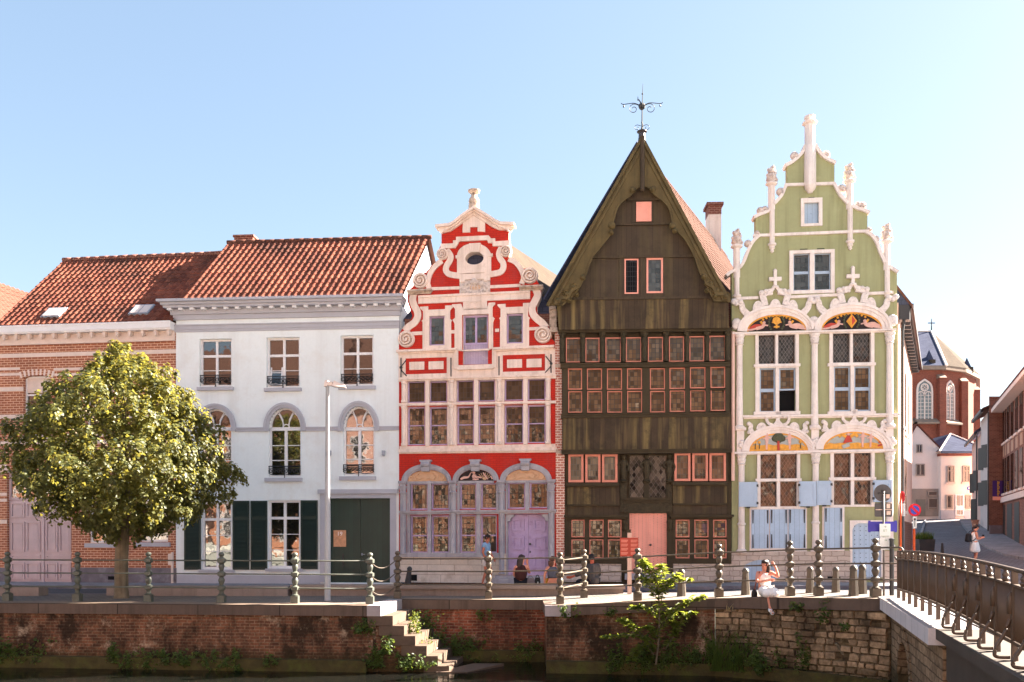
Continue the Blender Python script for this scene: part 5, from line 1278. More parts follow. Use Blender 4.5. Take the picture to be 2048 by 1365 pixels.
# twin arches with painted reliefs, crosses and crockets
def blob(mb, u, v, r, y=-.05, th=.07, seg=9, sx=1.):
    mb.lathe((u, y+.02, v), [(r, -.03), (r, th*.6), (r*.8, th), (r*.3, th*1.15)], seg, 'y')
def ornament(u0, u1, zs, zt, upper, name):
    """white carved crockets riding on the arch"""
    um = (u0+u1)/2; rx, rz = (u1-u0)/2, zt-zs; mb = MB(); y = -.06
    def on(t, o=0.): a = math.pi*t; return (um-(rx+o)*math.cos(a), zs+(rz+o)*math.sin(a))
    if upper:
        for t, r in ((.10, .16), (.90, .16), (.06, .11), (.94, .11)):
            p = on(t, .08); blob(mb, p[0], p[1], r, y)
        for sg in (-1, 1):
            p = on(.5-sg*.27, .0); q = (p[0], p[1])
            mb.band(smooth_line([(q[0]+sg*.02, q[1]), (q[0]-sg*.13, q[1]+.18), (q[0]-sg*.17, q[1]+.36), (q[0]-sg*.34, q[1]+.42)], 5), [.22-.006*k for k in range(16)], y-.05, y+.06)
            for dx, dz, r in ((-.42, .44, .10), (-.34, .36, .07), (-.20, .42, .09)): blob(mb, q[0]+sg*dx, q[1]+dz, r, y-.02)
            p = on(.5-sg*.15, .0); mb.prism(arcpts(p[0]-.17, p[0]+.17, p[1]-.05, p[1]+.25, 9), y-.04, y+.06)
            mb.band(smooth_line([(um+sg*.32, zt-.01), (um+sg*.36, zt+.16), (um+sg*.40, zt+.34), (um+sg*.26, zt+.42), (um+sg*.09, zt+.45)], 5), .2, y-.05, y+.06)
            blob(mb, um+sg*.44, zt+.42, .09, y-.02); blob(mb, um+sg*.3, zt+.47, .07, y-.02)
            mb.band(smooth_line([(um+sg*.26, zt+.36), (um+sg*.12, zt+.46), (um+sg*.04, zt+.62)], 4), .10, y-.07, y+.06)
        mb.prism(arcpts(um-.18, um+.18, zt-.06, zt+.20, 9), y-.04, y+.06)
        b = mb.build(name, MT['whitecarved'], H.root, True, 50)
        mb = MB(); zc = zt+.60
        mb.lathe((um, y-.02, zc-.05), [(.10, 0), (.12, .05), (.06, .09)], 8)
        mb.box(um-.05, um+.05, y-.06, y+.05, zc, zc+.52); mb.box(um-.20, um-.051, y-.06, y+.05, zc+.20, zc+.32); mb.box(um+.051, um+.20, y-.06, y+.05, zc+.20, zc+.32); mb.lathe((um, y, zc+.52), [(.06, 0), (.07, .03), (.03, .08)], 8)
        mb.build('cross', WS, b)
    else:
        for t, r in ((.07, .10), (.93, .10), (.11, .08), (.89, .08)):
            p = on(t, .05); blob(mb, p[0], p[1], r, y)
        for sg in (-1, 1):
            p = on(.5-sg*.25, -.02)
            mb.band(smooth_line([(p[0], p[1]), (p[0]-sg*.07, p[1]+.14), (p[0]-sg*.05, p[1]+.26), (p[0]-sg*.15, p[1]+.33)], 5), [.16-.004*k for k in range(16)], y-.04, y+.06)
            blob(mb, p[0]-sg*.12, p[1]+.32, .07, y); blob(mb, p[0]-sg*.12, p[1]+.04, .06, y)
            p = on(.5-sg*.15, -.02); mb.prism(arcpts(p[0]-.17, p[0]+.17, p[1]-.03, p[1]+.2, 9), y-.03, y+.06)
            mb.band(smooth_line([(um+sg*.12, zt-.02), (um+sg*.30, zt+.06), (um+sg*.36, zt+.22), (um+sg*.26, zt+.34), (um+sg*.17, zt+.27)], 5), .09, y-.04, y+.06)
            blob(mb, um+sg*.20, zt+.27, .06, y)
        mb.prism([(um-.2, zt-.03), (um-.06, zt+.14), (um-.04, zt+.40), (um+.04, zt+.40), (um+.06, zt+.14), (um+.2, zt-.03)], y-.05, y+.06)
        mb.box(um-.10, um+.10, y-.05, y+.05, zt+.36, zt+.44)
        mb.build(name, MT['whitecarved'], H.root, True, 50)
AR = [(1473.6, 1626, 662.5, 612, 1493.6, 1612.4, 630, True), (1627, 1782.5, 660, 607, 1642, 1764, 625, True), (1482.5, 1627.6, 903, 851, 1498, 1616, 867, False), (1630, 1784.4, 899, 847, 1646, 1766, 864, False)]
for i, (x0, x1, ys, yt, i0, i1, yi, upp) in enumerate(AR):
    u0, u1 = H.uv(x0, ys)[0], H.uv(x1, ys)[0]; xm = (x0+x1)/2; zs, zt = H.uv(xm, ys)[1], H.uv(xm, yt)[1]
    a0, a1_ = H.uv(i0, ys)[0], H.uv(i1, ys)[0]; zi = H.uv(xm, yi)[1]
    mb = MB()
    for f0, f1, w in ((0, .30, .13), (.30, .62, .09), (.62, 1., .05)):
        def lp(f): return arcpts(u0+(a0-u0)*f, u1+(a1_-u1)*f, zs, zt+(zi-zt)*f, 24)
        mb.prism(lp(f0)+lp(f1)[::-1], -w, .05)
    mb.build('arch', WS, H.root)
    ornament(u0, u1, zs, zt, upp, 'arch_ornament')
    mb = MB(); mb.prism(arcpts(a0, a1_, zs, zi, 20), -.008, .05)
    tm = mb.build('painted_tympanum', MT['darkrelief'] if upp else MT['greyrelief'], H.root)
    mb = MB(); rim = arcpts(a0+.025, a1_-.025, zs, zi-.025, 20); mb.band(rim, .05, -.03, .0); um = (a0+a1_)/2; hh = zi-zs; hw = (a1_-a0)/2
    g = MB(); k = MB(); rd = MB(); gn = MB()
    def fig(m, x, z, s_, lean=0.):
        m.lathe((x+lean*.2, 0, z+s_*.92), [(s_*.10, 0), (s_*.09, .04), (s_*.03, .055)], 8, 'y')
        m.band(smooth_line([(x+lean*.16, z+s_*.85), (x+lean*.08, z+s_*.55), (x, z+s_*.38), (x-lean*.04, z)], 4), [s_*.17, s_*.2, s_*.22, s_*.2, s_*.18, s_*.17, s_*.17, s_*.16, s_*.14, s_*.12, s_*.11, s_*.10, s_*.10], -.035, 0)
        m.band([(x+lean*.14, z+s_*.75), (x-s_*.24, z+s_*.62)], s_*.08, -.04, 0); m.band([(x+lean*.14, z+s_*.75), (x+s_*.24, z+s_*.68)], s_*.08, -.04, 0)
    def fly(m, cl, x, z, sg, s_):
        m.lathe((x, 0, z+s_*.52), [(s_*.12, 0), (s_*.10, .04), (s_*.04, .055)], 8, 'y')
        m.band(smooth_line([(x, z+s_*.44), (x+sg*s_*.12, z+s_*.22), (x+sg*s_*.55, z+s_*.10)], 4), s_*.22, -.04, 0)
        cl.band(smooth_line([(x+sg*s_*.2, z+s_*.25), (x+sg*s_*.6, z+s_*.3), (x+sg*s_*1.0, z+s_*.08)], 4), s_*.24, -.03, 0)
        m.band(smooth_line([(x+sg*s_*.5, z+s_*.12), (x+sg*s_*.95, z+s_*.02), (x+sg*s_*1.25, z+s_*.06)], 4), s_*.12, -.035, 0)
        m.band([(x, z+s_*.36), (x-sg*s_*.28, z+s_*.3)], s_*.09, -.04, 0); mb.band([(x+sg*s_*.08, z+s_*.4), (x+sg*s_*.25, z+s_*.62)], s_*.15, -.03, 0)
    if upp:
        fly(k, rd, um-.40, zs+.04, -1, .46); fly(k, rd if i == 1 and False else k, um+.42, zs+.04, 1, .46)
        if i == 0:
            mb.lathe((um, 0, zs+hh*.62), [(.14, 0), (.13, .05), (.05, .07)], 10, 'y'); g.prism([(um-.16, zs+hh*.55), (um+.16, zs+hh*.55), (um+.14, zs+.16), (um, zs+.04), (um-.14, zs+.16)], -.035, 0)
            for sg in (-1, 1): mb.band(smooth_line([(um+sg*.02, zs+.22), (um+sg*.10, zs+.30), (um+sg*.14, zs+.26)], 4), .05, -.05, 0)
            mb.band([(um, zs+.08), (um, zs+.2)], .06, -.05, 0); mb.band([(um-.09, zs+.13), (um+.09, zs+.13)], .05, -.05, 0)
        else:
            mb.prism([(um, zs+.05), (um+.17, zs+hh*.48), (um, zs+hh*.88), (um-.17, zs+hh*.48)], -.05, 0); rd.prism([(um+.005, zs+.14), (um+.12, zs+hh*.48), (um+.005, zs+hh*.8)], -.055, -.03)
        for sg in (-1, 1):
            for q in range(6): t = -.9+q*.36; gn.lathe((um+sg*.24*math.cos(t*.8), 0, zs+hh*.48+.24*math.sin(t)), [(.045, 0), (.035, .04)], 7, 'y')
        for q in range(9): t = (q-4)/4.; mb.lathe((um+t*hw*.45, 0, zs+hh*(.93-.22*t*t)), [(.045, 0), (.03, .035)], 7, 'y')
    else:
        zg = zs+hh*.36; rr = hw-.04
        mb.prism([(um-rr, zs+.01)]+[(um-rr+2*rr*q/12, zg+.02*math.sin(q*2.1)-(.10 if q in (0, 12) else 0)) for q in range(13)]+[(um+rr, zs+.01)], -.018, 0)
        if i == 2:
            fig(k, um-.38, zs+.06, .55, .06); fig(k, um+.36, zs+.06, .55, -.06)
            rd.band([(um, zs+.03), (um-.01, zs+hh*.6)], .07, -.05, 0); gn.lathe((um, 0, zs+hh*.76), [(.19, 0), (.17, .04), (.08, .06)], 10, 'y'); gn.lathe((um-.12, 0, zs+hh*.7), [(.11, 0), (.08, .04)], 8, 'y'); gn.lathe((um+.13, 0, zs+hh*.7), [(.11, 0), (.08, .04)], 8, 'y')
            for x in (-.75, .70, -.62): gn.band([(um+x, zs+.08), (um+x+.01, zs+.26)], .025, -.04, 0); mb.lathe((um+x, 0, zs+.30), [(.06, 0), (.04, .04)], 7, 'y')
        else:
            rd.prism([(um-.32, zs+.20), (um-.20, zs+hh*.78), (um-.10, zs+hh*.78), (um-.02, zs+.24)], -.04, 0); k.lathe((um-.15, 0, zs+hh*.86), [(.055, 0), (.04, .045)], 8, 'y'); g.band([(um-.34, zs+.07), (um-.12, zs+.16)], .12, -.035, 0)
            for sg in (-1, 1): mb.band(smooth_line([(um-.15+sg*.06, zs+hh*.70), (um-.15+sg*.2, zs+hh*.84), (um-.15+sg*.3, zs+hh*.72)], 4), .10, -.035, 0)
            fig(k, um+.30, zs+.06, .52, .08); fig(k, um+.55, zs+.06, .46, .10); rd.band([(um+.78, zs+.10), (um+.95, zs+.16)], .05, -.04, 0); rd.band([(um+.80, zs+.22), (um+.92, zs+.22)], .05, -.04, 0)
    mb.build('gilded_relief', MT['gold'], tm, True, 50)
    for m_, nm, mt in ((g, 'shield_relief', MT['darkrelief'] if i == 0 else MT['greyrelief']), (k, 'figure_relief', MT['skinrelief']), (rd, 'red_relief', MT['redrelief']), (gn, 'foliage_relief', MT['greenrelief'])):
        if m_.v: m_.build(nm, mt, tm, True, 50)
# cornices, sills
for L, w in (([(1465, 665), (1793, 657), (1793, 660.5), (1465, 668.5)], .17), ([(1471, 668), (1789, 660.5), (1789, 664), (1471, 671)], .09), ([(1486, 831), (1801, 826.5), (1801, 830.5), (1486, 835)], .14), ([(1488, 835), (1797, 830.5), (1797, 834), (1488, 838)], .07),
             ([(1469, 904), (1793, 898), (1793, 902.5), (1469, 908)], .17), ([(1475, 907.5), (1790, 902), (1790, 905), (1475, 910)], .09)):
    mb = MB(); mb.prism(pl(L, w), -w, .05); mb.build('cornice', WS, H.root)
# columns
for x0, x1 in ((1472, 1486), (1622.6, 1636), (1772.6, 1786)):
    dx, dy = (4, 0) if x0 < 1500 else ((2, -2) if x0 < 1700 else (0, -4))
    for (yt, yb, yc, sx) in ((670, 859, 690, 0), (909, 1106, 929, dx)):
        xa, xb = x0+sx, x1+sx; xm = (xa+xb)/2
        if x0 > 1700 and yt > 900: yb = 1100
        u, vb = H.uv(xm, yb+dy, .05); vt = H.uv(xm, yt+dy, .05)[1]; vc = H.uv(xm, yc+dy, .05)[1]; h = vt-vb; c = vc-vb
        mb = MB(); mb.lathe((u, -.05, vb), [(.17, 0), (.17, .08), (.12, .12)]+([(.11, .9), (.14, .93), (.14, .98), (.105, 1.0)] if yt > 900 and x0 < 1750 else [])+[(.105, c*.5), (.10, c-.02)], 12)
        o = mb.build('column', WS, H.root, True, 40)
        mb = MB(); mb.lathe((u, -.05, vb+c-.03), [(.11, 0), (.14, .03), (.11, .06), (.13, .10), (.15, .20), (.13, .24), (.17, h-c-.02), (.17, h-c+.03)], 12); mb.build('capital', MT['whitecarved'], o, True, 50)
    u, v0 = H.uv((x0+x1)/2+dx*.5, 906+dy, .05); v1 = H.uv((x0+x1)/2+dx*.5, 859+dy, .05)[1]
    mb = MB(); mb.box(u-.12, u+.12, -.06, .05, v0, v1); mb.box(u-.17, u+.17, -.14, .05, v1-.04, v1+.05); mb.build('column_pedestal', WS, H.root)
# window surrounds and sashes
def gring(x, ws):
    mb = MB(); u0, u1, v0, v1 = H.R(*x, .06); mb.prism(rect(u0, u1, v0, v1), -.06, .05, 0, [hole(H, r, .06) for r in ws]); return mb
for x, ws, ym in (((1511, 667, 1598, 830), uW[:4], 731), ((1659, 663.5, 1749, 828), uW[4:], 729), ((1514.5, 905, 1600.5, 1017), lW[:4], 960.5), ((1661, 902, 1749.5, 1014), lW[4:], 958)):
    mb = gring(x, ws); H.pb(mb, x[0]-3, ym-3, x[2]+3, ym+2.5, -.05, .10)
    if ym < 800: H.pb(mb, x[0]-3, 823, x[2]+3, 829.5, -.05, .11)
    mb.build('window_surround', WS, H.root)
for i, r in enumerate(uW):
    if i in (0, 1, 4, 5): window(H, r, -.07, .012, MT['whitestone'], GL['diamond'], name='window')
    elif i == 3:
        u0, u1, v0, v1 = H.R(*r); z = v0+(v1-v0)*.5
        o = window(H, (u0, u1, z, v1), -.07, .05, MT['ltblueflat'], GL['brown'], px=False, name='window')
        mb = MB(); mb.box(u0, u1, .22, .23, v0, z); mb.build('room_dark', GL['dark'], o)  # near-black sheet stands in for the unlit room behind the open half
    else: window(H, r, -.07, .05, MT['ltblueflat'], GL['brown'], hb=[(.5, .11)], name='window')
for r in lW: window(H, r, -.07, .012, MT['whitestone'], GL['diamond'], name='window')
# shutters
def shut(r, w, panel=True, name='shutter', hinges=()):
    u0, u1, v0, v1 = H.R(*r, w); mb = MB(); mb.box(u0, u1, -w, -w+.045, v0, v1)
    if panel: mb.prism(rect(u0+.05, u1-.05, v0+.06, v1-.06), -w-.012, -w+.01, 0, [rect(u0+.11, u1-.11, v0+.13, v1-.13)])
    o = mb.build(name, MT['ltblueflat'] if panel else MT['ltblue'], H.root)
    mb = MB()
    if panel:
        side = u1 if hinges == 'r' else u0
        for z in (v0+.12, v1-.12): mb.box(side-.03, side+.03, -w-.02, -w+.03, z-.04, z+.04)
        mb.box((u0+u1)/2-.06, (u0+u1)/2+.06, -w-.02, -w+.03, v0-.05, v0)
    else:
        for x in (u0+.045, u1-.045):
            for z0, z1 in ((v0+.02, v0+.46), (v1-.46, v1-.02)): mb.prism([(x-.025, z0), (x+.025, z0), (x+.014, z1), (x-.014, z1)] if z0 < (v0+v1)/2 else [(x-.014, z0), (x+.014, z0), (x+.025, z1), (x-.025, z1)], -w-.02, -w+.01)
    mb.build('hinge', MT['iron'], o); return o
shut((1478, 964.5, 1515, 1014), .20, hinges='r'); shut((1598.5, 963, 1633, 1013), .20, hinges='l'); shut((1634, 962, 1663, 1010.5), .21, hinges='r'); shut((1747, 960.5, 1784, 1004.5), .20, hinges='l')
mb = MB(); sh3 = [(1503, 1019.5, 1538, 1097.5), (1540.5, 1019, 1575, 1097), (1577.5, 1018.5, 1611.5, 1097)]; u0, u1, v0, v1 = H.R(1499.5, 1015, 1614, 1104.5, .05); mb.box(u0, u1, -.05, .02, v0, v1); mb.build('shutter_frame', WS, H.root)
for r in sh3: shut(r, .085, False)
mb = MB(); u0, u1, v0, v1 = H.R(1645, 1013.5, 1689, 1103, .05); mb.box(u0, u1, -.05, .02, v0, v1); mb.build('shutter_frame', WS, H.root); shut((1649, 1016, 1685, 1100), .085, False)
mb = MB(); u0, u1, v0, v1 = H.R(1700, 1041, 1769, 1159, .05); a0, a1_, b0, b1 = H.R(*gdoor, .05)
mb.prism(rect(u0, u1, b0+.05, v1), -.05, .05, 0, [[(a0, b0+.051+.001), (a1_, b0+.052), (a1_, b1-.22), (a1_-.07, b1-.06), (a1_-.2, b1), (a0+.2, b1), (a0+.07, b1-.06), (a0, b1-.22)]]); mb.build('door_surround', WS, H.root)
mb = MB(); mb.box(a0, a1_, .06, .12, b0-.05, b1); dg = mb.build('door', MT['ltblue'], H.root)
mb = MB()
for i in range(5):
    for j in range(12): x = a0+.1+(a1_-a0-.2)*i/4; z = b0+.1+(b1-b0-.2)*j/11; mb.box(x-.012, x+.012, .05, .061, z-.012, z+.012)
mb.build('door_studs', MT['iron'], dg)
mb = MB(); mb.prism(pl([(1463, 1105), (1701, 1102), (1701, 1166), (1463, 1167)], .05), -.05, .05, 0, [pl([(1489, 1160)]+[(1489+64*q/10, 1131-11*math.sin(math.pi*q/10)) for q in range(11)]+[(1553, 1160)], .05)])
mb.build('plinth', MT['rubble'], H.root); H.part('plinth', MT['rubble'], [(1766, 1102, 1796, 1166)], -.05, .05)
mb = MB(); mb.prism(pl([(1489, 1161)]+[(1489+64*q/10, 1131-11*math.sin(math.pi*q/10)) for q in range(11)]+[(1553, 1161)], -.0), -.012, .04); hatch = mb.build('cellar_hatch', MT['ltblue'], H.root)
mb = MB(); H.pb(mb, 1489, 1131, 1553, 1133, -.02, .03); mb.build('hatch_bar', MT['iron'], hatch)
mb = MB(); H.pb(mb, 1655, 1153.5, 1681, 1158, -.02, .053); mb.build('cellar_vent', GL['dark'], H.root)
# ================================================================== SETTING
def sheet(name, xs, yf, mat, dz=0., skirt=0., label=None):
    """grid following the ground; yf(x) -> list of Y"""
    mb = MB(); rows = []
    for x in xs:
        rows.append([mb.vert((x if not isinstance(x, tuple) else x[0], y, gz(x, y)+dz)) for y in yf(x)])
    for a, b in zip(rows, rows[1:]):
        for j in range(len(a)-1): mb.face([a[j], b[j], b[j+1], a[j+1]])
    if skirt:
        for line in ([r[0] for r in rows], [r[-1] for r in rows][::-1]):
            low = [mb.vert((mb.v[i][0], mb.v[i][1], mb.v[i][2]-skirt)) for i in line]
            for k in range(len(line)-1): mb.face([line[k], low[k], low[k+1], line[k+1]])
        for line in (rows[0][::-1], rows[-1]):
            low = [mb.vert((mb.v[i][0], mb.v[i][1], mb.v[i][2]-skirt)) for i in line]
            for k in range(len(line)-1): mb.face([line[k], low[k], low[k+1], line[k+1]])
    o = mb.build(name, mat); tag(o, kind='structure'); return o
XS = [-90, -60, -40, -30, -24, -20, -17, -14.2, -12, -10, -8, -6, -4.5, -3.2, -3.06, -2.92, -2, -1, 0, .835, .845, 1.5, 2.5, 3.5, 4.85, 5.6, 6.46, 7.2, 7.96, 9, 10, 11, 12, 13, 14, 16, 18, 20, 22, 25, 28, 32, 37, 45, 60, 90, 140, 250]
def yl(a, b, n): return [a+(b-a)*i/n for i in range(n+1)]
def gy(x):
    q = quay(x)+.25
    return [q]+[q+(24.6-q)*i/4 for i in range(1, 5)]+yl(25.4, 40, 18)+yl(41.5, 80, 22)+[90, 100, 120, 150, 200, 300, 600, 1500]
sheet('ground', XS, gy, MT['setts'], -.11)
def front(x):     # line of the house fronts
    for a, b in ((LL, WL), (WL, WR), (WR, RR), (RR, BR), (BR, GR)):
        if x <= b[0]: return a[1]+(b[1]-a[1])*(x-a[0])/(b[0]-a[0])
    return GR[1]
XP = [x for x in XS if -60 <= x <= 13]
KERB = lambda x: interp([(2.2, 24.75), (3.6, 23.6), (5., 22.3), (6.2, 21.5), (8., 20.3), (12., 19.2), (20, 17.5)], x)
sheet('promenade', [x for x in XS if -60 <= x <= 20], lambda x: [quay(x)+.24]+[quay(x)+.24+max(.4, KERB(x)-quay(x)-.24)*i/6 for i in range(1, 7)], MT['pave'], .0, .16)
sheet('pavement', [-60, -40, -30, -24, -20, -17, -14, -12, -10, -8, -6, -4, -2, 0, 2, 4, 6, 8, 10, 11.5, 12.6], lambda x: yl(front(max(x, -18.9))-1.75, front(max(x, -18.9))+.35, 3), MT['side'], .0, .16)
sheet('road', [-60, -40, -30, -24, -20, -16, -12, -8, -4, 0, 2, 4, 6, 8, 9, 10, 11, 12, 13], lambda x: yl(KERB(x)+.08, front(max(x, -18.9))-1.83, 4), MT['asphalt'], -.10)
# kerbs
for nm, f, mt in (('kerb', lambda x: KERB(x)+.0, 'greyplinth'), ('kerb', lambda x: front(max(x, -18.9))-1.76, 'greyplinth')):
    mb = MB(); L = [-40, -30, -20, -14, -10, -6, -2, 2, 2.9, 3.6, 4.3, 5, 5.6, 6.2, 7, 8, 9, 10, 12.5]
    for a, b in zip(L, L[1:]):
        ya, yb = f(a), f(b); s = .07 if ya < 26 else -.07
        q = [(a, ya, gz(a, ya)-.2), (b, yb, gz(b, yb)-.2), (b, yb+s, gz(b, yb)-.2), (a, ya+s, gz(a, ya)-.2)]
        if s < 0: q = [q[3], q[2], q[1], q[0]]
        mb.hexa(q+[(x, y, z+.204) for x, y, z in q])
    tag(mb.build('kerb', MT[mt]), kind='structure')
# side street pavements (raised strips along the climbing street)
DS = Vector((.454, .891, 0)); 
def strip(name, left, right, mat, dz=.0, skirt=.14):
    mb = MB(); n = len(left); A = []; Bq = []
    for (a, b) in zip(left, right):
        A.append([mb.vert((a.x+(b.x-a.x)*t, a.y+(b.y-a.y)*t, gz(a.x+(b.x-a.x)*t, a.y+(b.y-a.y)*t)+dz)) for t in (0, .33, .66, 1)])
    for p, q in zip(A, A[1:]):
        for j in range(3): mb.face([p[j], p[j+1], q[j+1], q[j]])
    for col in ([r[0] for r in A][::-1], [r[3] for r in A]):
        low = [mb.vert((mb.v[i][0], mb.v[i][1], mb.v[i][2]-skirt)) for i in col]
        for k in range(n-1): mb.face([col[k], col[k+1], low[k+1], low[k]])
    return tag(mb.build(name, mat), kind='structure')
kl = [G(x, y) for x, y in ((1834, 1118), (1836, 1098), (1840, 1082), (1845, 1064), (1850, 1050), (1852, 1040))]
strip('pavement', [Vector((12.74+.454*t, 28+.891*t, 0)) for t in (0.3, 5, 12, 20, 30, 40)], kl, MT['side'])
kr = [G(x, y) for x, y in ((2150, 1130), (2060, 1118), (2010, 1108), (1975, 1094), (1950, 1078), (1935, 1062), (1924, 1048), (1919, 1039))]
krr = [Vector((k.x+w, k.y+.3*w, 0)) for k, w in zip(kr, (9, 9, 9, 8, 7, 6, 5, 5))]
strip('pavement', kr, krr, MT['side'])
# water
mb = MB(); mb.quad((-140, -2.5, -1.62), (140, -2.5, -1.62), (140, 30, -1.62), (-140, 30, -1.62)); tag(mb.build('water', MT['water']), kind='structure')
# ------------------------------------------------------------------ quay walls
def quaywall(name, label, line, mat, zt=lambda x, y: 0, cop=True, thick=.6, dc=.26, copmat=None, back=.55, over=.05, foot=True):
    """line: front edge points left to right; coping is a part of the wall"""
    mb = MB(); c = MB(); f = MB(); n = len(line)
    def nrm(i):
        a, b = line[max(0, i-1)], line[min(n-1, i+1)]; d = Vector((b[0]-a[0], b[1]-a[1])).normalized(); return Vector((d.y, -d.x))
    for i in range(n-1):
        p, q = Vector(line[i]), Vector(line[i+1]); a, b = nrm(i), nrm(i+1)
        def ring(o0, o1, z0, z1):
            P0, Q0, P1, Q1 = p+a*o0, q+b*o0, p+a*o1, q+b*o1
            return [(P0.x, P0.y, z0[0]), (Q0.x, Q0.y, z0[1]), (Q1.x, Q1.y, z0[1]), (P1.x, P1.y, z0[0]), (P0.x, P0.y, z1[0]), (Q0.x, Q0.y, z1[1]), (Q1.x, Q1.y, z1[1]), (P1.x, P1.y, z1[0])]
        t = (zt(*p), zt(*q))
        mb.hexa(ring(-.02, -thick, (-1.9, -1.9), (t[0]-dc, t[1]-dc)))
        c.hexa(ring(over, -back, (t[0]-dc, t[1]-dc), (t[0]+.006, t[1]+.006))); c.m[-5] = 1
        f.hexa(ring(.14, -.1, (-1.9, -1.9), (-1.33, -1.33)))
    o = mb.build(name, mat); tag(o, label, 'wall')
    c.build('coping', [copmat or MT['coping'], MT['copingtop']], o)
    if foot: f.build('footing', MT['mossy'], o)
    return o
gq = lambda x, y: gz(x, y+.1)
def seg(a, b, n): return [(a[0]+(b[0]-a[0])*i/n, a[1]+(b[1]-a[1])*i/n) for i in range(n+1)]
quaywall('quay_wall', 'weathered dark brick canal wall left of the stone steps', [(-60, quay(-60))]+seg((-30, quay(-30)), (-14.2, 21.7), 3)+seg((-14.2, 21.7), (-3.2-.34, 20.78), 4)[1:], MT['oldbrick'], gq)
wl = bpy.data.objects['quay_wall']
mb = MB(); mb.hexa([(-3.54, 20.73, -.256), (-3.2, 20.70, -.256), (-2.92, 22.72, -.256), (-3.3, 22.75, -.256), (-3.54, 20.73, .005), (-3.2, 20.70, .005), (-2.92, 22.72, .005), (-3.3, 22.75, .005)]); mb.build('corner_stone', MT['newstone'], wl)
mb = MB(); mb.hexa([(-3.54, 20.80, -1.9), (-3.22, 20.77, -1.9), (-2.98, 22.7, -1.9), (-3.54, 22.7, -1.9), (-3.54, 20.80, -.257), (-3.22, 20.77, -.257), (-2.98, 22.7, -.257), (-3.54, 22.7, -.257)]); mb.build('corner_brick', MT['oldbrick'], wl)
quaywall('stair_wall', 'red brick canal wall set back behind the stone steps', seg((-2.95, 22.7), (.86, 22.45), 3), MT['redbrick'], gq, over=.05)
quaywall('quay_wall', 'brick canal wall below the railing, with the leafy shrub growing on it', [(.84, 22.6), (.84, 20.7)][1:]+seg((.84, 20.7), (4.85, 20.3), 3)[1:], MT['oldbrick'], gq)
w2_ = bpy.data.objects['quay_wall.001']
mb = MB(); mb.hexa([(.80, 20.63, -.252), (1.42, 20.57, -.252), (1.42, 20.72, -.252), (.80, 20.72, -.252), (.80, 20.63, .012), (1.42, 20.57, .02), (1.42, 20.72, .02), (.80, 20.72, .012)]); mb.build('corner_stone', MT['newstone'], w2_)
mb = MB(); mb.hexa([(.80, 20.72, -.252), (1.0, 20.72, -.252), (1.0, 22.55, -.252), (.80, 22.55, -.252), (.80, 20.72, .012), (1.0, 20.72, .012), (1.0, 22.55, .012), (.80, 22.55, .012)]); mb.build('side_coping', MT['coping'], w2_)
mb = MB(); mb.box(.86, 1.1, 20.75, 22.6, -1.9, -.253); mb.build('side_brick', MT['oldbrick'], w2_)
quaywall('quay_wall', 'pale rubble stone canal wall below the seated woman, next to the bridge', seg((4.85, 20.3), (6.46, 19.4), 2)+seg((6.46, 19.4), (7.98, 17.93), 3)[1:], MT['rubblewall'], gq)
# roughly squared stones standing proud of the rubble wall
rw = bpy.data.objects['quay_wall.002']; LN = seg((4.85, 20.3), (6.46, 19.4), 2)+seg((6.46, 19.4), (7.98, 17.93), 3)[1:]; mb = MB(); rs = random.Random(5)
tot = sum((Vector(b)-Vector(a)).length for a, b in zip(LN, LN[1:]))
def along(s):
    for a, b in zip(LN, LN[1:]):
        a, b = Vector(a), Vector(b); L = (b-a).length
        if s <= L or b == Vector(LN[-1]): d = (b-a)/L; return a+d*s, Vector((d.y, -d.x))
        s -= L
z = -1.46
while z < .10:
    hh = rs.uniform(.12, .19); s = rs.uniform(-.2, 0)
    while s < tot-.02:
        wd = rs.choice((.17, .24, .3, .36, .44))*rs.uniform(.85, 1.15); s0, s1 = max(0, s+.010), min(tot, s+wd-.010)
        p, n = along((s0+s1)/2); top = min(z+hh-.018, gq(p.x, p.y)-.275)
        if s1-s0 > .07 and top-z > .05 and rs.random() > .04:
            o = rs.uniform(-.012, .022); ring0 = []; ring1 = []; m_ = 7
            q = [(s0, z), ((s0+s1)/2, z), (s1, z), (s1, (z+top)/2), (s1, top), ((s0+s1)/2, top), (s0, top), (s0, (z+top)/2)]
            for (a, b) in q:
                a += rs.uniform(-.016, .016); b += rs.uniform(-.014, .014)+.02*math.sin(a*2.3); pp_, nn_ = along(min(max(a, 0), tot)); cx, cz_ = (s0+s1)/2, (z+top)/2
                ring0.append((pp_.x-nn_.x*.03, pp_.y-nn_.y*.03, b)); a2, b2 = cx+(a-cx)*.88, cz_+(b-cz_)*.82; p2, n2 = along(min(max(a2, 0), tot)); f_ = .012+o+rs.uniform(-.006, .006); ring1.append((p2.x+n2.x*f_, p2.y+n2.y*f_, b2))
            b0_ = len(mb.v)
            for v in ring0+ring1: mb.vert(v)
            for k_ in range(8): mb.face([b0_+k_, b0_+(k_+1) % 8, b0_+8+(k_+1) % 8, b0_+8+k_])
            mb.face([b0_+8+k_ for k_ in range(8)])
        s += wd
    z += hh
mb.build('stones', MT['rubblestone'], rw, True, 40)
mb = MB(); yv = quay(7.1)-.10; a_, b_, c_, e_ = (P(px, py, yv) for px, py in ((1690, 1375), (1689, 1312), (1671, 1286), (1706, 1292)))
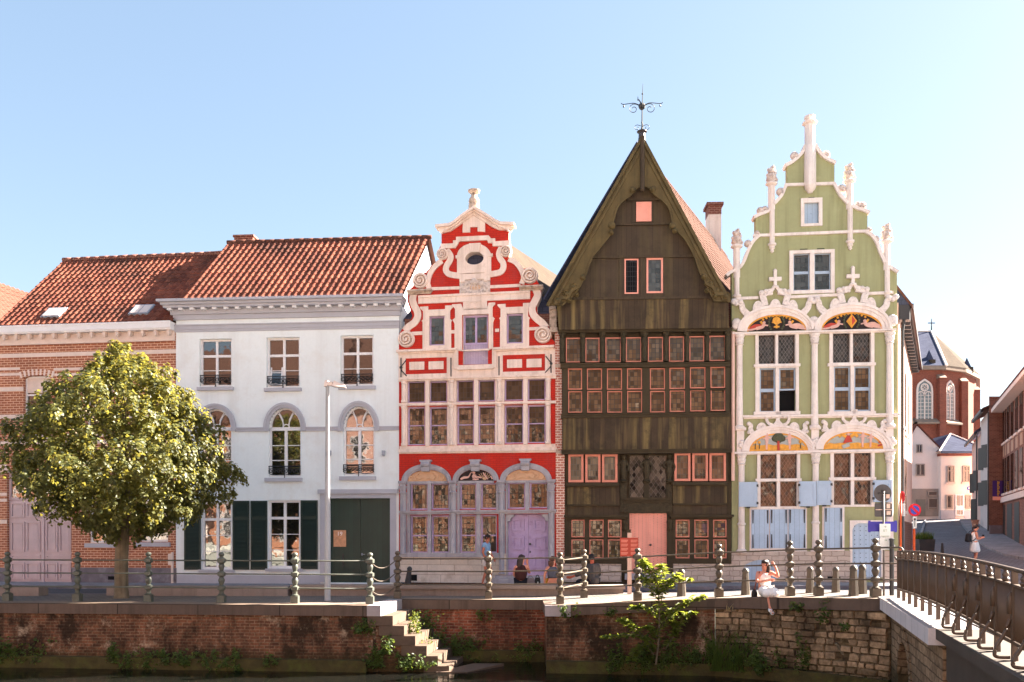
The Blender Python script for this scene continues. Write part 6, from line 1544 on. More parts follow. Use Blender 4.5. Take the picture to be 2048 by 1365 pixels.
mb.tube(smooth_line([tuple(a_), tuple((a_+b_)/2+Vector((.01, 0, 0))), tuple(b_), tuple(c_)], 4), [.06, .06, .058, .056, .055, .054, .053, .052, .05, .046, .042, .036, .03], 7); mb.tube([b_-Vector((0, 0, .03)), (b_+e_)/2, e_], [.05, .04, .028], 7); mb.build('dead_ivy_stem', MT['bark'], bpy.data.objects['quay_wall.002'], True)
# stone steps
st = empty('stone_steps', (-3.2, 20.75, 0), 0, 'worn stone steps descending to the water in the sunlit gap of the canal wall', 'steps')
for i in range(7):
    zt = -.245*(i+1)-.005; x1 = .275*(i+1)+.02; sk = .144; jig = random.uniform(-.015, .015)
    def sx(x, y): return (x+sk*y, y)
    y0, y1 = -.02+jig, 1.98
    if i == 6: x1 += .25
    q = [sx(x1-.62, y0), sx(x1, y0), sx(x1, y1), sx(x1-.62, y1)]
    mb = MB(); h = .235 if i < 6 else .14
    mb.hexa([(x, y, zt-h) for x, y in q]+[(x, y, zt+(.01*jig)) for x, y in q])
    mb.build('step', MT['step'] if i < 6 else MT['mossy'], st)
mb = MB()
for i in range(6):
    zt = -.245*(i+1)-.242; x1 = .275*(i+1)-.20
    mb.hexa([(-.2, .03, zt-.245 if i < 5 else -1.9), (x1, .03, zt-.245 if i < 5 else -1.9), (x1+.28, 1.95, zt-.245 if i < 5 else -1.9), (.08, 1.95, zt-.245 if i < 5 else -1.9), (-.2, .03, zt), (x1, .03, zt), (x1+.28, 1.95, zt), (.08, 1.95, zt)])
mb.build('step_masonry', MT['oldbrick'], st)
mb = MB(); mb.hexa([(1.35, -.12, -1.8), (2.1, -.12, -1.8), (3.0, .9, -1.8), (2.2, .9, -1.8), (1.35, -.12, -1.60), (2.1, -.12, -1.60), (3.0, .9, -1.55), (2.2, .9, -1.55)]); mb.build('lower_slab', MT['step'], st)
# ------------------------------------------------------------------ railings
def post(h, mat, parent, loc, name='post'):
    mb = MB(); s = h/1.3
    mb.lathe((0, 0, 0), [(.135*s, 0), (.135*s, .19*s), (.10*s, .205*s)], 4, sq=True)
    pr = [(.085, .19), (.105, .215), (.065, .235), (.06, .30), (.075, .325), (.115, .345), (.115, .425), (.075, .445), (.055, .465), (.08, .53), (.095, .585), (.075, .635), (.055, .665), (.08, .685), (.115, .705), (.115, .785), (.075, .805), (.05, .825), (.075, .90), (.085, .955), (.065, 1.0), (.085, 1.03), (.12, 1.05), (.12, 1.135), (.08, 1.155), (.05, 1.185), (.045, 1.20)]
    mb.lathe((0, 0, 0), [(r*s*.95, z*s) for r, z in pr], 8)
    mb.lathe((0, 0, 0), [(.03*s, 1.195*s), (.062*s, 1.215*s), (.075*s, 1.25*s), (.062*s, 1.29*s), (.02*s, 1.312*s)], 9)
    o = mb.build(name, mat, parent, True, 45); o.location = loc; return o
RH = (.385, .745, 1.092)
def railing(name, label, pts_, mat, skip=()):
    p0 = pts_[0]; r = empty(name, p0, 0, label, 'railing')
    for i, p in enumerate(pts_):
        if i not in skip: post(1.27, mat, r, Vector(p)-Vector(p0))
    return r
def gp(px, Y): X = (px-CX)/F*Y; return Vector((X, Y, gz(X, Y)+.006))
LP_ = [gp(-130, 22.42), gp(15, 22.15), gp(155, 21.95), gp(297, 21.75), gp(443, 21.55), gp(590, 21.35), gp(740, 21.12)]
rl = railing('railing', 'grey green iron railing along the left quay with ball topped posts', LP_, MT['cast'])
for h in RH:
    mb = MB(); mb.tube([p-LP_[0]+Vector((0, 0, h*.977)) for p in LP_], .021, 6); mb.build('rail', MT['cast'], rl, True)
RP_ = [gp(795, 22.95), gp(977, 22.8), gp(1168, 22.6), gp(1120, 20.95), gp(1275, 20.75), gp(1438, 20.55), gp(1580, 19.85), gp(1637, 19.5), gp(1751, 18.45)]
rr_ = railing('railing', 'brown grey iron railing of the right quay with a curled end at the bridge', RP_, MT['castbrown'])
for h in RH:
    mb = MB(); L = [p-RP_[0]+Vector((0, 0, h*.977)) for p in RP_]
    e = L[-1]; dv = (L[-1]-L[-2]).normalized(); end = e+dv*.52
    L2 = L+[end]
    if h == RH[-1]: L2 += [end+dv*(.10*math.sin(t))+Vector((0, 0, -.14+.14*math.cos(t))) for t in (.5, 1., 1.5, 2., 2.5, 3.1, 3.7, 4.3)]
    mb.tube(L2, .021, 6); mb.build('rail', MT['castbrown'], rr_, True)
ch = empty('chain_barrier', LP_[-1], 0, 'three slack chains across the top of the stone steps', 'chains')
for h in RH:
    mb = MB(); a = Vector((0, 0, h*.977)); b = RP_[0]-LP_[-1]+Vector((0, 0, h*.977)); n = 26
    L = []
    for i in range(n+1):
        t = i/n; p = a+(b-a)*t; p.z -= .26*4*t*(1-t)*(.55+.45*(1-t)); L.append(p)
    for i in range(n):
        c = (L[i]+L[i+1])/2; mb.tube([L[i]*.95+L[i+1]*.05, c, L[i]*.05+L[i+1]*.95], [.010, .020, .010], 5)
    mb.build('chain', MT['castbrown'], ch, True)
# ------------------------------------------------------------------ low walls and bench by the road
def lowwall(name, label, x0, x1, yb, yt, mat, Y=23.95, dep=.5, slab=0., cat='wall'):
    a, b = P(x0, yb, Y), P(x1, yb, Y); zt = P(x0, yt, Y).z; mb = MB(); sl = -.03
    def bx(m, o, z0, z1, e=0.): m.hexa([(a.x-e, Y-o, z0), (b.x+e, Y-o+sl*(b.x-a.x), z0), (b.x+e, Y+dep+sl*(b.x-a.x), z0), (a.x-e, Y+dep, z0), (a.x-e, Y-o, z1), (b.x+e, Y-o+sl*(b.x-a.x), z1), (b.x+e, Y+dep+sl*(b.x-a.x), z1), (a.x-e, Y+dep, z1)])
    bx(mb, 0., -.06, zt-slab); o = mb.build(name, mat); tag(o, label, cat)
    if slab: m2 = MB(); bx(m2, .12, zt-slab+.001, zt, .04); m2.build('slab', surf('bench_slab_stone', S(150, 134, 124), .85, .1, 2, .15, 30), o)
    return o
CON = surf('grey_cast_concrete', S(150, 134, 126), .9, .12, 1.6, .2, 30, streak=(S(116, 102, 94), .5, 4.))
lowwall('low_wall', 'short low grey wall block at the left end of the quay', -90, 80, 1203, 1174, CON)
lowwall('low_wall', 'long low grey wall beside the road behind the tree trunk', 213, 578, 1200, 1173, CON)
bw = lowwall('stone_bench', 'long stone bench beside the road with a pale slab on a dark wall', 585, 1244, 1196, 1170, CON, slab=.10, cat='bench')
# ------------------------------------------------------------------ bollards
SEEN = []
def bollard(px, yb, yt, label, stone=True, tilt=0., Y=None):
    p = G(px, yb) if Y is None else gp(px, Y); h = (yb-yt)*p.y/F; s = h/.75
    o = empty('bollard', p, 0, label, 'bollard', 'bollards along the road'); mb = MB()
    mb.lathe((0, 0, 0), [(.135*s, -.05), (.13*s, 0), (.085*s, h-.13*s)], 8); mb.build('shaft', MT['castbrown'] if stone else MT['iron'], o, True, 30)
    mb = MB(); mb.lathe((0, 0, 0), [(.085*s, h-.131*s), (.10*s, h-.12*s), (.095*s, h-.07*s), (.06*s, h-.02*s), (.015*s, h)], 8); mb.build('cap', MT['castbrown'] if stone else MT['iron'], o, True, 50)
    o.rotation_euler = (0, tilt, 0); return o
bollard(1363, 1193, 1138, 'tapered iron bollard beside the upright shrub, nearest the salmon door')
bollard(1491, 1190, 1136, 'tapered iron bollard just left of the seated woman in white')
bollard(1620, 1186, 1133, 'tapered iron bollard immediately left of the fifth railing post, behind the canal edge')
bollard(1671.5, 1185, 1133.5, 'tapered iron bollard in front of the dark cellar vent of the green house')
bollard(1707, 1192, 1130, 'thicker bollard left of the pair before the blue studded door')
bollard(1724.6, 1188, 1129, 'right one of the bollard pair before the blue studded door')
bollard(1282, 1172, 1124, 'black bollard right before the salmon pink double door', False)
bollard(815, 1172, 1133, 'small leaning bollard against the pale plinth of the red house', False, .12)
bollard(1884.5, 1105, 1086, 'small dark bollard in the side street right of the planter', False)
# ------------------------------------------------------------------ lamp post
p = gp(655, 22.2); lp = empty('street_lamp', p, 0, 'grey steel street lamp in front of the dark green garage door', 'street lamp'); hL = (1205-768)*22.2/F
mb = MB(); mb.lathe((0, 0, 0), [(.085, 0), (.08, .02), (.078, 2.1), (.068, 2.15), (.048, hL-.1), (.06, hL-.08), (.06, hL), (.04, hL+.02)], 12); mb.build('pole', surf('galvanised_steel', S(172, 172, 176), .5, .1, 2, spec=.4, streak=(S(130, 136, 146), .5, 5.)), lp, True, 40)
mb = MB(); z = hL-.06
mb.hexa([(.0, -.06, z-.03), (.14, -.08, z-.05), (.14, .08, z-.05), (.0, .06, z-.03), (.0, -.06, z+.05), (.14, -.08, z+.06), (.14, .08, z+.06), (.0, .06, z+.05)])
mb.hexa([(.14, -.11, z-.06), (.48, -.09, z-.09), (.48, .09, z-.09), (.14, .11, z-.06), (.18, -.07, z+.09), (.44, -.05, z-.02), (.44, .05, z-.02), (.18, .07, z+.09)])
mb.hexa([(-.08, -.07, z-.06), (.0, -.07, z-.06), (.0, .07, z-.06), (-.08, .07, z-.06), (-.06, -.05, z+.10), (.02, -.05, z+.10), (.02, .05, z+.10), (-.06, .05, z+.10)])
mb.build('lamp_head', MT['bandstone'], lp)
# ------------------------------------------------------------------ traffic signs
SIGN = surf('dark_sign_back', S(74, 70, 70), .5, .1, 4, spec=.5)
WHT = surf('sign_white', S(236, 238, 232), .5, .03, 3); BLUE = surf('sign_blue', S(66, 60, 160), .45, .05, 3); REDS = surf('sign_red', S(226, 30, 50), .45, .05, 3); BLU2 = surf('no_parking_blue', S(64, 86, 190), .45, .05, 3)
ORG = surf('orange_pole', S(240, 104, 50), .5, .1, 3); STK = surf('sticker', S(232, 200, 180), .6, .1, 30); GRN = surf('sign_green', S(60, 130, 84), .5, .05, 3)
Ys = 18.75; p = gp(1767.5, Ys); k = Ys/F
sp_ = empty('sign_post', p, 0, 'grey post carrying dark sign backs, a blue arrow board and white bus plates', 'signpost')
def sx_(px): return (px-1767.5)*k
def sz_(py): return EYE+(HY-py)*k-p.z
mb = MB(); mb.tube([(sx_(1767.5), 0, -.02), (sx_(1767), 0, sz_(982))], .024, 8); mb.build('pole', surf('sign_pole_grey', S(120, 112, 108), .5, .1, 4), sp_, True)
mb = MB(); cx, cz = sx_(1766.5), sz_(986.5); r = 17.6*k; mb.lathe((cx, .03, cz), [(r, -.006), (r, .006)], 28, 'y'); o = mb.build('round_sign', SIGN, sp_)
mb = MB(); mb.box(cx-.2*r, cx+.2*r, -.028, .02, cz+.28*r, cz+.34*r); mb.box(cx-.10, cx+.10, -.028, .02, cz-.02, cz+.0); mb.build('bracket', MT['iron'], o)
mb = MB(); mb.box(sx_(1773), sx_(1780), .018, .0235, sz_(997), sz_(989)); mb.build('sticker', STK, o)
def rr(x0, x1, z0, z1, r, n=4):
    L = []
    for (cx, cz, a) in ((x0+r, z0+r, 180), (x1-r, z0+r, 270), (x1-r, z1-r, 0), (x0+r, z1-r, 90)):
        for i in range(n+1): t = math.radians(a+90*i/n); L.append((cx+r*math.cos(t), cz+r*math.sin(t)))
    return L
mb = MB(); mb.prism(rr(sx_(1750.5), sx_(1785.5), sz_(1034), sz_(1007), .03), .025, .036); o = mb.build('square_sign', SIGN, sp_)
mb = MB(); mb.box(sx_(1774), sx_(1781), .018, .0245, sz_(1017), sz_(1008)); mb.box(sx_(1774), sx_(1782), .018, .0245, sz_(1030), sz_(1022.5)); mb.box(sx_(1752), sx_(1784), .005, .0245, sz_(1020.5), sz_(1019)); mb.build('sticker', [STK], o)
mb = MB(); mb.prism([(sx_(1741), sz_(1046)), (sx_(1738), sz_(1044)), (sx_(1738), sz_(1062))][0:0]+rr(sx_(1738), sx_(1796), sz_(1063.5), sz_(1043.5), .02), .04, .06)
for a, b in ((1738.5, 1743), (1791, 1795.5)):
    for y0, y1 in ((1041.5, 1044.5), (1062, 1065)): mb.box(sx_(a), sx_(b), .042, .058, sz_(y1), sz_(y0))
mb.build('direction_board', BLUE, sp_)
mb = MB(); mb.prism(rr(sx_(1757.5), sx_(1779), sz_(1074), sz_(1048), .012), -.05, -.035); o = mb.build('bus_plate', WHT, sp_)
text('→', .075, 'arrow', GRN, o, (sx_(1768.3), -.052, sz_(1054)), ext=.001); text('BT', .075, 'lettering', surf('sign_grey_green', S(150, 176, 150), .5), o, (sx_(1768.3), -.052, sz_(1062)), ext=.001)
mb = MB(); mb.box(sx_(1760), sx_(1776), -.053, -.049, sz_(1073), sz_(1072.2)); mb.build('green_line', GRN, o)
mb = MB(); mb.prism(rr(sx_(1757.5), sx_(1780), sz_(1100), sz_(1075), .03), -.05, -.035); o = mb.build('bus_plate', WHT, sp_)
text('→', .075, 'arrow', GRN, o, (sx_(1769), -.052, sz_(1081)), ext=.001)
p = gp(1783.5, 18.6); o = empty('black_post', p, 0, 'black iron post between the sign post and the bridge railing', 'post'); mb = MB(); h = (1195-1080)*18.6/F; mb.lathe((0, 0, 0), [(.05, 0), (.05, h-.05), (.06, h-.05), (.06, h-.02), (.02, h)], 8); mb.build('shaft', MT['iron'], o, True, 40)
Yn = 29.5; k = Yn/F; p = gp(1828, Yn); o = empty('parking_sign', p, 0, 'round red and blue no parking sign on an orange and white post', 'traffic sign')
def z_(py): return EYE+(HY-py)*k-p.z
mb = MB(); mb.tube([(0, 0, 0), (0, 0, z_(1058))], .045, 8); mb.build('pole', ORG, o, True)
mb = MB(); mb.tube([(0, 0, z_(1058)), (0, 0, z_(1008))], .04, 8); mb.build('upper_pole', WHT, o, True)
r = 12.5*k; zc = z_(1020.5)
mb = MB(); mb.lathe((0, -.05, zc), [(r, -.01), (r, .01)], 30, 'y'); d = mb.build('disc', REDS, o)
mb = MB(); mb.lathe((0, -.055, zc), [(r*.70, 0), (r*.70, .012)], 26, 'y'); mb.build('blue_field', BLU2, d)
mb = MB(); c = r*.72*.7; mb.prism([(-c-.03, zc+c-.03), (-c+.03, zc+c+.03), (c+.03, zc-c+.03), (c-.03, zc-c-.03)], -.074, -.06); mb.build('red_bar', REDS, d)
mb = MB(); mb.box(-3.7*k, 3.7*k, -.06, -.045, z_(1057), z_(1034)); pp_ = mb.build('time_plate', WHT, o)
mb = MB(); mb.box(-.012, .012, -.064, -.06, z_(1054), z_(1039)); mb.lathe((0, -.06, z_(1039)), [(.04, 0), (.04, .004)], 10, 'y'); mb.build('arrow', MT['iron'], pp_)
Yn = 27.4; k = Yn/F; p = gp(1801.5, Yn); o = empty('orange_post', p, 0, 'orange post with a thin white plate at the corner of the green house', 'post'); mb = MB(); mb.tube([(0, 0, 0), (0, 0, EYE+(HY-987)*k-p.z)], .03, 8); mb.build('pole', ORG, o, True)
mb = MB(); mb.box(.03, .07, -.16, .16, EYE+(HY-1033)*k-p.z, EYE+(HY-1008)*k-p.z); mb.build('plate', WHT, o); mb = MB(); mb.lathe((.045, 0, EYE+(HY-994)*k-p.z), [(.18, 0), (.18, .01)], 20, 'x'); mb.build('round_plate', REDS, o)
# planter
p = G(1847, 1103); k = p.y/F; o = empty('planter', p, 0, 'dark square planter with feathery grass at the foot of the side street', 'planter')
mb = MB(); w = 16*k; h = 24*k; mb.hexa([(-w*.9, -w*.9, 0), (w*.9, -w*.9, 0), (w*.9, w*.9, 0), (-w*.9, w*.9, 0), (-w, -w, h), (w, -w, h), (w, w, h), (-w, w, h)]); mb.build('tub', MT['darkzinc'], o)
mb = MB()
for i in range(420):
    x, y = random.uniform(-w*.9, w*.9), random.uniform(-w*.9, w*.9); a = random.uniform(0, 6.28); L = random.uniform(.15, .42); d = Vector((math.cos(a)*.35, math.sin(a)*.35, 1)).normalized()*L; b = Vector((x, y, h-.02)); s = Vector((-math.sin(a), math.cos(a), 0))*.014
    mb.quad(b-s, b+s, b+d+s*.2, b+d-s*.2)
mb.build('grass', MT['weed'], o)
# information panel
Yi = 23.2; p = gp(1259, Yi); p.z = gz(p.x, Yi); k = Yi/F; o = empty('information_panel', p, 0, 'terracotta information panel on a pale post in front of the salmon door', 'sign')
RP1 = surf('terracotta_panel', S(180, 72, 56), .6, .06, 4); PST = surf('pale_pink_post', S(222, 184, 166), .6, .06, 4)
def zi(py): return EYE+(HY-py)*k-p.z
mb = MB(); mb.box(-4*k, 4*k, -.03, .05, -.02, zi(1066)); mb.build('post', PST, o)
mb = MB(); mb.box(-2.4*k, 2.4*k, -.025, .045, zi(1066), zi(1059.5)); mb.build('post_cap', MT['carved'], o)
mb = MB(); mb.box(-19*k, 17*k, -.055, -.031, zi(1113), zi(1076)); pn = mb.build('panel', RP1, o)
mb = MB()
for c0, c1 in ((-17.5, -3.5), (2, 15.5)):
    for j in range(4):
        for q in range(3): mb.box(c0*k, (c1-(2 if q == 2 else 0))*k, -.059, -.055, zi(1081+j*8.2+q*1.9), zi(1080+j*8.2+q*1.9))
mb.build('text_lines', surf('panel_text', S(236, 150, 130), .6), pn)
# ------------------------------------------------------------------ bridge
b0, b1 = Vector((8.14, 17.9, 0)), Vector((5.39, 8.95, 0)); bd = (b1-b0).normalized(); bl = (b1-b0).length; bn = Vector((bd.y, -bd.x, 0))
if bn.x > 0: bn = -bn          # towards the water on the left
def bz(s): t = s/bl; return .405-.02*t
br = empty('bridge', (8.14, 17.9, .4), 0, 'stone bridge abutment with a pale cornice and dark beam on the right', 'bridge')
O = Vector((8.14, 17.9, .4))
def bpt(s, o, z): v = b0+bd*s+bn*o; return Vector((v.x, v.y, z))-O
sE = 5.85
def bbox(mb, s0, s1, o0, o1, z0a, z1a, m=0, n=1):
    for i in range(n):
        a, b = s0+(s1-s0)*i/n, s0+(s1-s0)*(i+1)/n
        mb.hexa([bpt(a, o1, bz(a)+z0a), bpt(b, o1, bz(b)+z0a), bpt(b, o0, bz(b)+z0a), bpt(a, o0, bz(a)+z0a), bpt(a, o1, bz(a)+z1a), bpt(b, o1, bz(b)+z1a), bpt(b, o0, bz(b)+z1a), bpt(a, o0, bz(a)+z1a)][::1], m)
mb = MB(); bbox(mb, -.3, sE, -.35, .36, -.25, .0, 0, 6); mb.build('cornice', MT['cornice'], br)
mb = MB(); bbox(mb, sE+.002, 20, -.5, .12, -.75, -.02, 0, 4); bbox(mb, sE+.002, 20, -.35, .26, -.16, .0, 0, 4); mb.build('bridge_beam', MT['beam'], br)
mb = MB()   # abutment wall with an arched niche: outline in (s, z)
outl = [(-.3, -2.3), (sE-.15, -2.3), (sE-.15, -.255), (-.3, -.255)]
arch = [(1.05, -2.2), (2.55, -2.2)]+[(x, z) for x, z in arcpts(1.05, 2.55, -1.45, -.72, 12)[::-1]]
tmp = MB(); tmp.prism(outl, 0, .5, 0, [arch])
for q in tmp.v: mb.vert(bpt(q[0], .14-q[1], .405+q[2]))
mb.f = tmp.f; mb.m = tmp.m; mb.build('abutment', MT['abut'], br)
mb = MB(); 
for i in range(11):
    t0, t1 = math.pi*i/11+.02, math.pi*(i+1)/11-.02
    def ap(t, r): return (1.8-(.75+r)*math.cos(t), -1.45+(.73+r)*math.sin(t))
    q = [ap(t0, .01), ap(t0, .26), ap(t1, .26), ap(t1, .01)]
    mb.hexa([bpt(a, .13, .405+b) for a, b in q]+[bpt(a, .165, .405+b) for a, b in q])
mb.build('arch_ring', MT['abut'], br)
mb = MB(); q = [bpt(1., -.40, -2), bpt(2.6, -.40, -2), bpt(2.6, -.40, -.2), bpt(1., -.40, -.2)]; mb.quad(*q); mb.build('niche_back', MT['redbrick'], br)
mb = MB(); bbox(mb, -.3, 20, -.36, -9, -.5, .02, 0, 6); mb.build('deck', MT['side'], br)
mb = MB(); q0 = sE-.15; mb.hexa([bpt(q0, .13, -2), bpt(q0+.01, .13, -2), bpt(q0+.01, -3, -2), bpt(q0, -3, -2), bpt(q0, .13, .15), bpt(q0+.01, .13, .15), bpt(q0+.01, -3, .15), bpt(q0, -3, .15)]); mb.build('abutment_end', MT['abut'], br)
# bridge railing
brl = empty('bridge_railing', (8.14, 17.9, .4), 0, 'bronze brown iron railing of the bridge with close pickets and small urns', 'railing'); BI = MT['bridgeiron']
def hump(s): t = s/bl; return .24*t*(1-t)
HT = .985
def rz(s): return bz(s)+hump(s)
mb = MB(); n = 24; Ltop = [bpt(12.5*i/n, 0, rz(12.5*i/n)+HT) for i in range(n+1)]; mb.tube(Ltop, .024, 6); mb.build('top_rail', BI, brl, True)
for nm, zz in (('middle_rail', HT-.165), ('bottom_rail', .20)):
    mb = MB()
    for i in range(n): 
        a, b = 12.5*i/n, 12.5*(i+1)/n
        mb.hexa([bpt(a, .03, rz(a)+zz-.012), bpt(b, .03, rz(b)+zz-.012), bpt(b, -.03, rz(b)+zz-.012), bpt(a, -.03, rz(a)+zz-.012), bpt(a, .03, rz(a)+zz+.012), bpt(b, .03, rz(b)+zz+.012), bpt(b, -.03, rz(b)+zz+.012), bpt(a, -.03, rz(a)+zz+.012)])
    mb.build(nm, BI, brl)
mb = MB(); sp = .75; npk = 14
for i in range(16):
    for j in range(1, npk+1):
        s = i*sp+sp*j/(npk+1); z = rz(s)
        mb.tube([bpt(s, 0, z+.17), bpt(s, 0, z+HT-.165)], .0115, 4); mb.lathe(bpt(s, 0, z+.165), [(.02, 0), (.024, .02), (.01, .04)], 5)
mb.build('pickets', BI, brl, True)
for i in range(17):
    s = i*sp; z = rz(s); mb = MB()
    A, B2 = .045, .028
    def ring(w, d, h): return [bpt(s-w, d, h), bpt(s+w, d, h), bpt(s+w, -d, h), bpt(s-w, -d, h)]
    for (w0, h0), (w1, h1) in zip(((.035, bz(s)), (.022, z+.15), (.036, z+.25), (.034, z+HT-.17), (.018, z+HT)), ((.022, z+.15), (.036, z+.25), (.034, z+HT-.17), (.018, z+HT), (.018, z+HT))): 
        if h1 > h0+.001: mb.hexa(ring(w0, .03, h0)+ring(w1, .03, h1))
    mb.build('post', BI, brl)
    su = s+sp/2; zu = rz(su)+HT-.155; mb = MB(); c = bpt(su, 0, zu); mb.lathe(c, [(.03, 0), (.045, .03), (.03, .055), (.04, .075), (.03, .10), (.018, .125), (.03, .14), (.012, .155)], 8); mb.build('urn', BI, brl, True, 50)
    if s > sE-.4:
        mb = MB(); L = smooth_line([tuple(bpt(s-.02, .04, z+.44)), tuple(bpt(s-.02, .09, z+.29)), tuple(bpt(s-.02, .17, z+.14)), tuple(bpt(s-.02, .19, bz(s)+.06)), tuple(bpt(s-.02, .16, bz(s)+.03)), tuple(bpt(s-.02, .04, bz(s)+.03))], 5); mb.tube(L, .021, 6)
        mb.tube([tuple(bpt(s, .045, z+.5)), tuple(bpt(s, .045, z+.68)), tuple(bpt(s, .035, z+.74))], [.03, .035, .012], 6); mb.build('brace', BI, brl, True)
# ================================================================== SIDE STREET
def simple_house(name, label, X, Y, a, W, D, ze, zr, mw, mr, gz_=0., rid='x', wins=(), theta=None, hip=0., extra=None, group=None):
    h = House(name, label, X, Y, a, theta if theta is not None else math.degrees(a), gz_, group=group)
    dx, dy = h.D[0]*D, h.D[1]*D; mb = MB()
    hull(mb, [(0, 0), (W, 0), (W+dx, dy), (dx, dy)], -2., ze); mb.build('wall', mw, h.root); mb = MB(); e = .12
    f = [Vector((-e, -e, ze)), Vector((W+e, -e, ze)), Vector((W+dx+e, dy, ze)), Vector((dx-e, dy, ze))]
    if rid == 'x':
        r0, r1 = (f[0]+f[3])/2+Vector((hip*W, 0, zr-ze)), (f[1]+f[2])/2+Vector((-hip*W, 0, zr-ze))
        faces = [(f[0], f[1], r1, r0), (f[2], f[3], r0, r1), (f[1], f[2], r1), (f[3], f[0], r0)]; cols = [0, 0, 0 if hip else 1, 0 if hip else 1]
    else:
        r0, r1 = (f[0]+f[1])/2+Vector((0, hip*W, zr-ze)), (f[2]+f[3])/2+Vector((0, -hip*W, zr-ze))
        faces = [(f[1], f[2], r1, r0), (f[3], f[0], r0, r1), (f[0], f[1], r0), (f[2], f[3], r1)]; cols = [0, 0, 0 if hip else 1, 0 if hip else 1]
    for q, c in zip(faces, cols): mb.face([mb.vert(v) for v in q], c)
    h.roof = mb.build('roof', [mr, mw], h.root)
    return h
# white houses closing the street
Yf = 66.; gF = 2.9
def far(px): return (px-CX)/F*Yf
gF = gz(far(1870), Yf)
hw = simple_house('gabled_white_house', 'white house with a plain pointed gable closing the side street', far(1818), Yf, 0., far(1881)-far(1818), 8, 0, 1, MT['plasterwarm'], MT['tilepink'], gF-.0, theta=6) if False else None
h = House('gabled_white_house', 'white house with a plain pointed gable closing the side street', far(1818), Yf, 0., 4, gF); H = h
mb = MB(); mb.prism(h.pts([(1790, 1045), (1790, 925), (1793, 920), (1834, 852), (1879, 897), (1881, 900), (1881, 1045)]), 0, 7.); mb.build('wall', MT['plasterwarm'], h.root)
mb = MB()
for a, b in (((1788, 925), (1834, 850.5)), ((1834, 850.5), (1882, 900))):
    (x0, z0), (x1, z1) = h.uv(*a), h.uv(*b); mb.hexa([(x0, -.1, z0), (x1, -.1, z1), (x1, 7.1, z1), (x0, 7.1, z0), (x0, -.1, z0+.09), (x1, -.1, z1+.09), (x1, 7.1, z1+.09), (x0, 7.1, z0+.09)])
mb.build('roof', MT['tile'], h.root)
FR = surf('grey_beige_frame', S(176, 158, 144), .6, .06, 3)
window(h, (1833, 889, 1845, 906), .09, .07, FR, GL['plain'], vb=(.5,), bar=.08); window(h, (1832, 928, 1850, 952), .09, .08, FR, GL['plain'], vb=(.5,), bar=.1)
mb = MB(); h.pb(mb, 1822, 978, 1880.5, 1033, -.05, .06); mb.build('shopfront', surf('grey_brown_shopfront', S(168, 152, 140), .7, .1, 2), h.root)
window(h, (1857, 983, 1875, 992), .15, .05, FR, GL['plain']); window(h, (1857, 997, 1876, 1019), .15, .05, FR, GL['plain'], hb=[(.12, .04)])
mb = MB(); h.pb(mb, 1833, 999, 1851, 1032, .05, .10); mb.build('door', surf('grey_green_door', S(132, 126, 116), .6, .1, 3), h.root)
h = House('hipped_white_house', 'low white house with a blue slate hipped roof at the end of the street', far(1881.5), Yf-.4, 0., 4, gF)
mb = MB(); h.pb(mb, 1881.5, 912, 1943, 1045, -7., 0.); mb.build('wall', MT['plasterwarm'], h.root)
mb = MB(); h.pb(mb, 1881, 907, 1944, 912, -7., .12); mb.build('eaves_board', MT['brickB'], h.root)
e0, e1, _, ze = h.R(1879, 900, 1946, 907.5, .2); zr = h.uv(1901, 868, -2.)[1]; ur = h.uv(1901, 868, -2.)[0]
mb = MB(); A, B, C, D_ = Vector((e0, -.2, ze-.1)), Vector((e1+1.5, -.2, ze-.1)), Vector((e1+1.5, 7, ze-.1)), Vector((e0, 7, ze-.1)); ap_ = Vector((ur, 2., zr)); ap2 = Vector((ur+.2, 5, zr))
mb.face([mb.vert(v) for v in (A, B, ap_)]); mb.face([mb.vert(v) for v in (B, C, ap2, ap_)]); mb.face([mb.vert(v) for v in (D_, A, ap_, ap2)]); mb.face([mb.vert(v) for v in (C, D_, ap2)])
mb.build('roof', MT['slate'], h.root); mb = MB(); mb.tube([A, ap_], .07, 6); mb.tube([ap_, B], .07, 6); mb.build('hip_ridge', MT['plasterwarm'], h.root)
for r in ((1895, 932, 1909, 965), (1926, 932, 1940, 965)):
    o = window(h, r, .10, .09, FR, GL['plain'], vb=(.5,), hb=[(.72, .08)], bar=.09); mb = MB(); h.pb(mb, r[0]-2, 965, r[2]+2, 968, -.02, .12); mb.build('sill', MT['bandstone'], o)
for r in ((1893, 990, 1906, 1018), (1932, 990, 1943, 1018)): window(h, r, .10, .10, FR, GL['plain'])
o = window(h, (1911, 989, 1928, 1032), .10, .09, MT['woodwhite'], GL['plain'], vb=(.55,), hb=[(.35, .35)], name='door')
mb = MB(); h.pb(mb, 1881.5, 1021, 1911, 1045, -.05, .04); h.pb(mb, 1928, 1021, 1943, 1045, -.05, .04); mb.build('plinth', MT['greytrim'], h.root)
mb = MB(); u, v = h.uv(1937.5, 977); mb.lathe((u, -.03, v), [(.15, 0), (.15, .03)], 18, 'y'); mb.build('round_sign', BLU2, h.root); mb = MB(); mb.lathe((u+.01, -.06, v+.0), [(.085, 0), (.085, .012)], 14, 'y'); mb.box(u-.12, u+.12, -.05, -.03, v-.36, v-.2); mb.build('sign_plate', WHT, h.root)
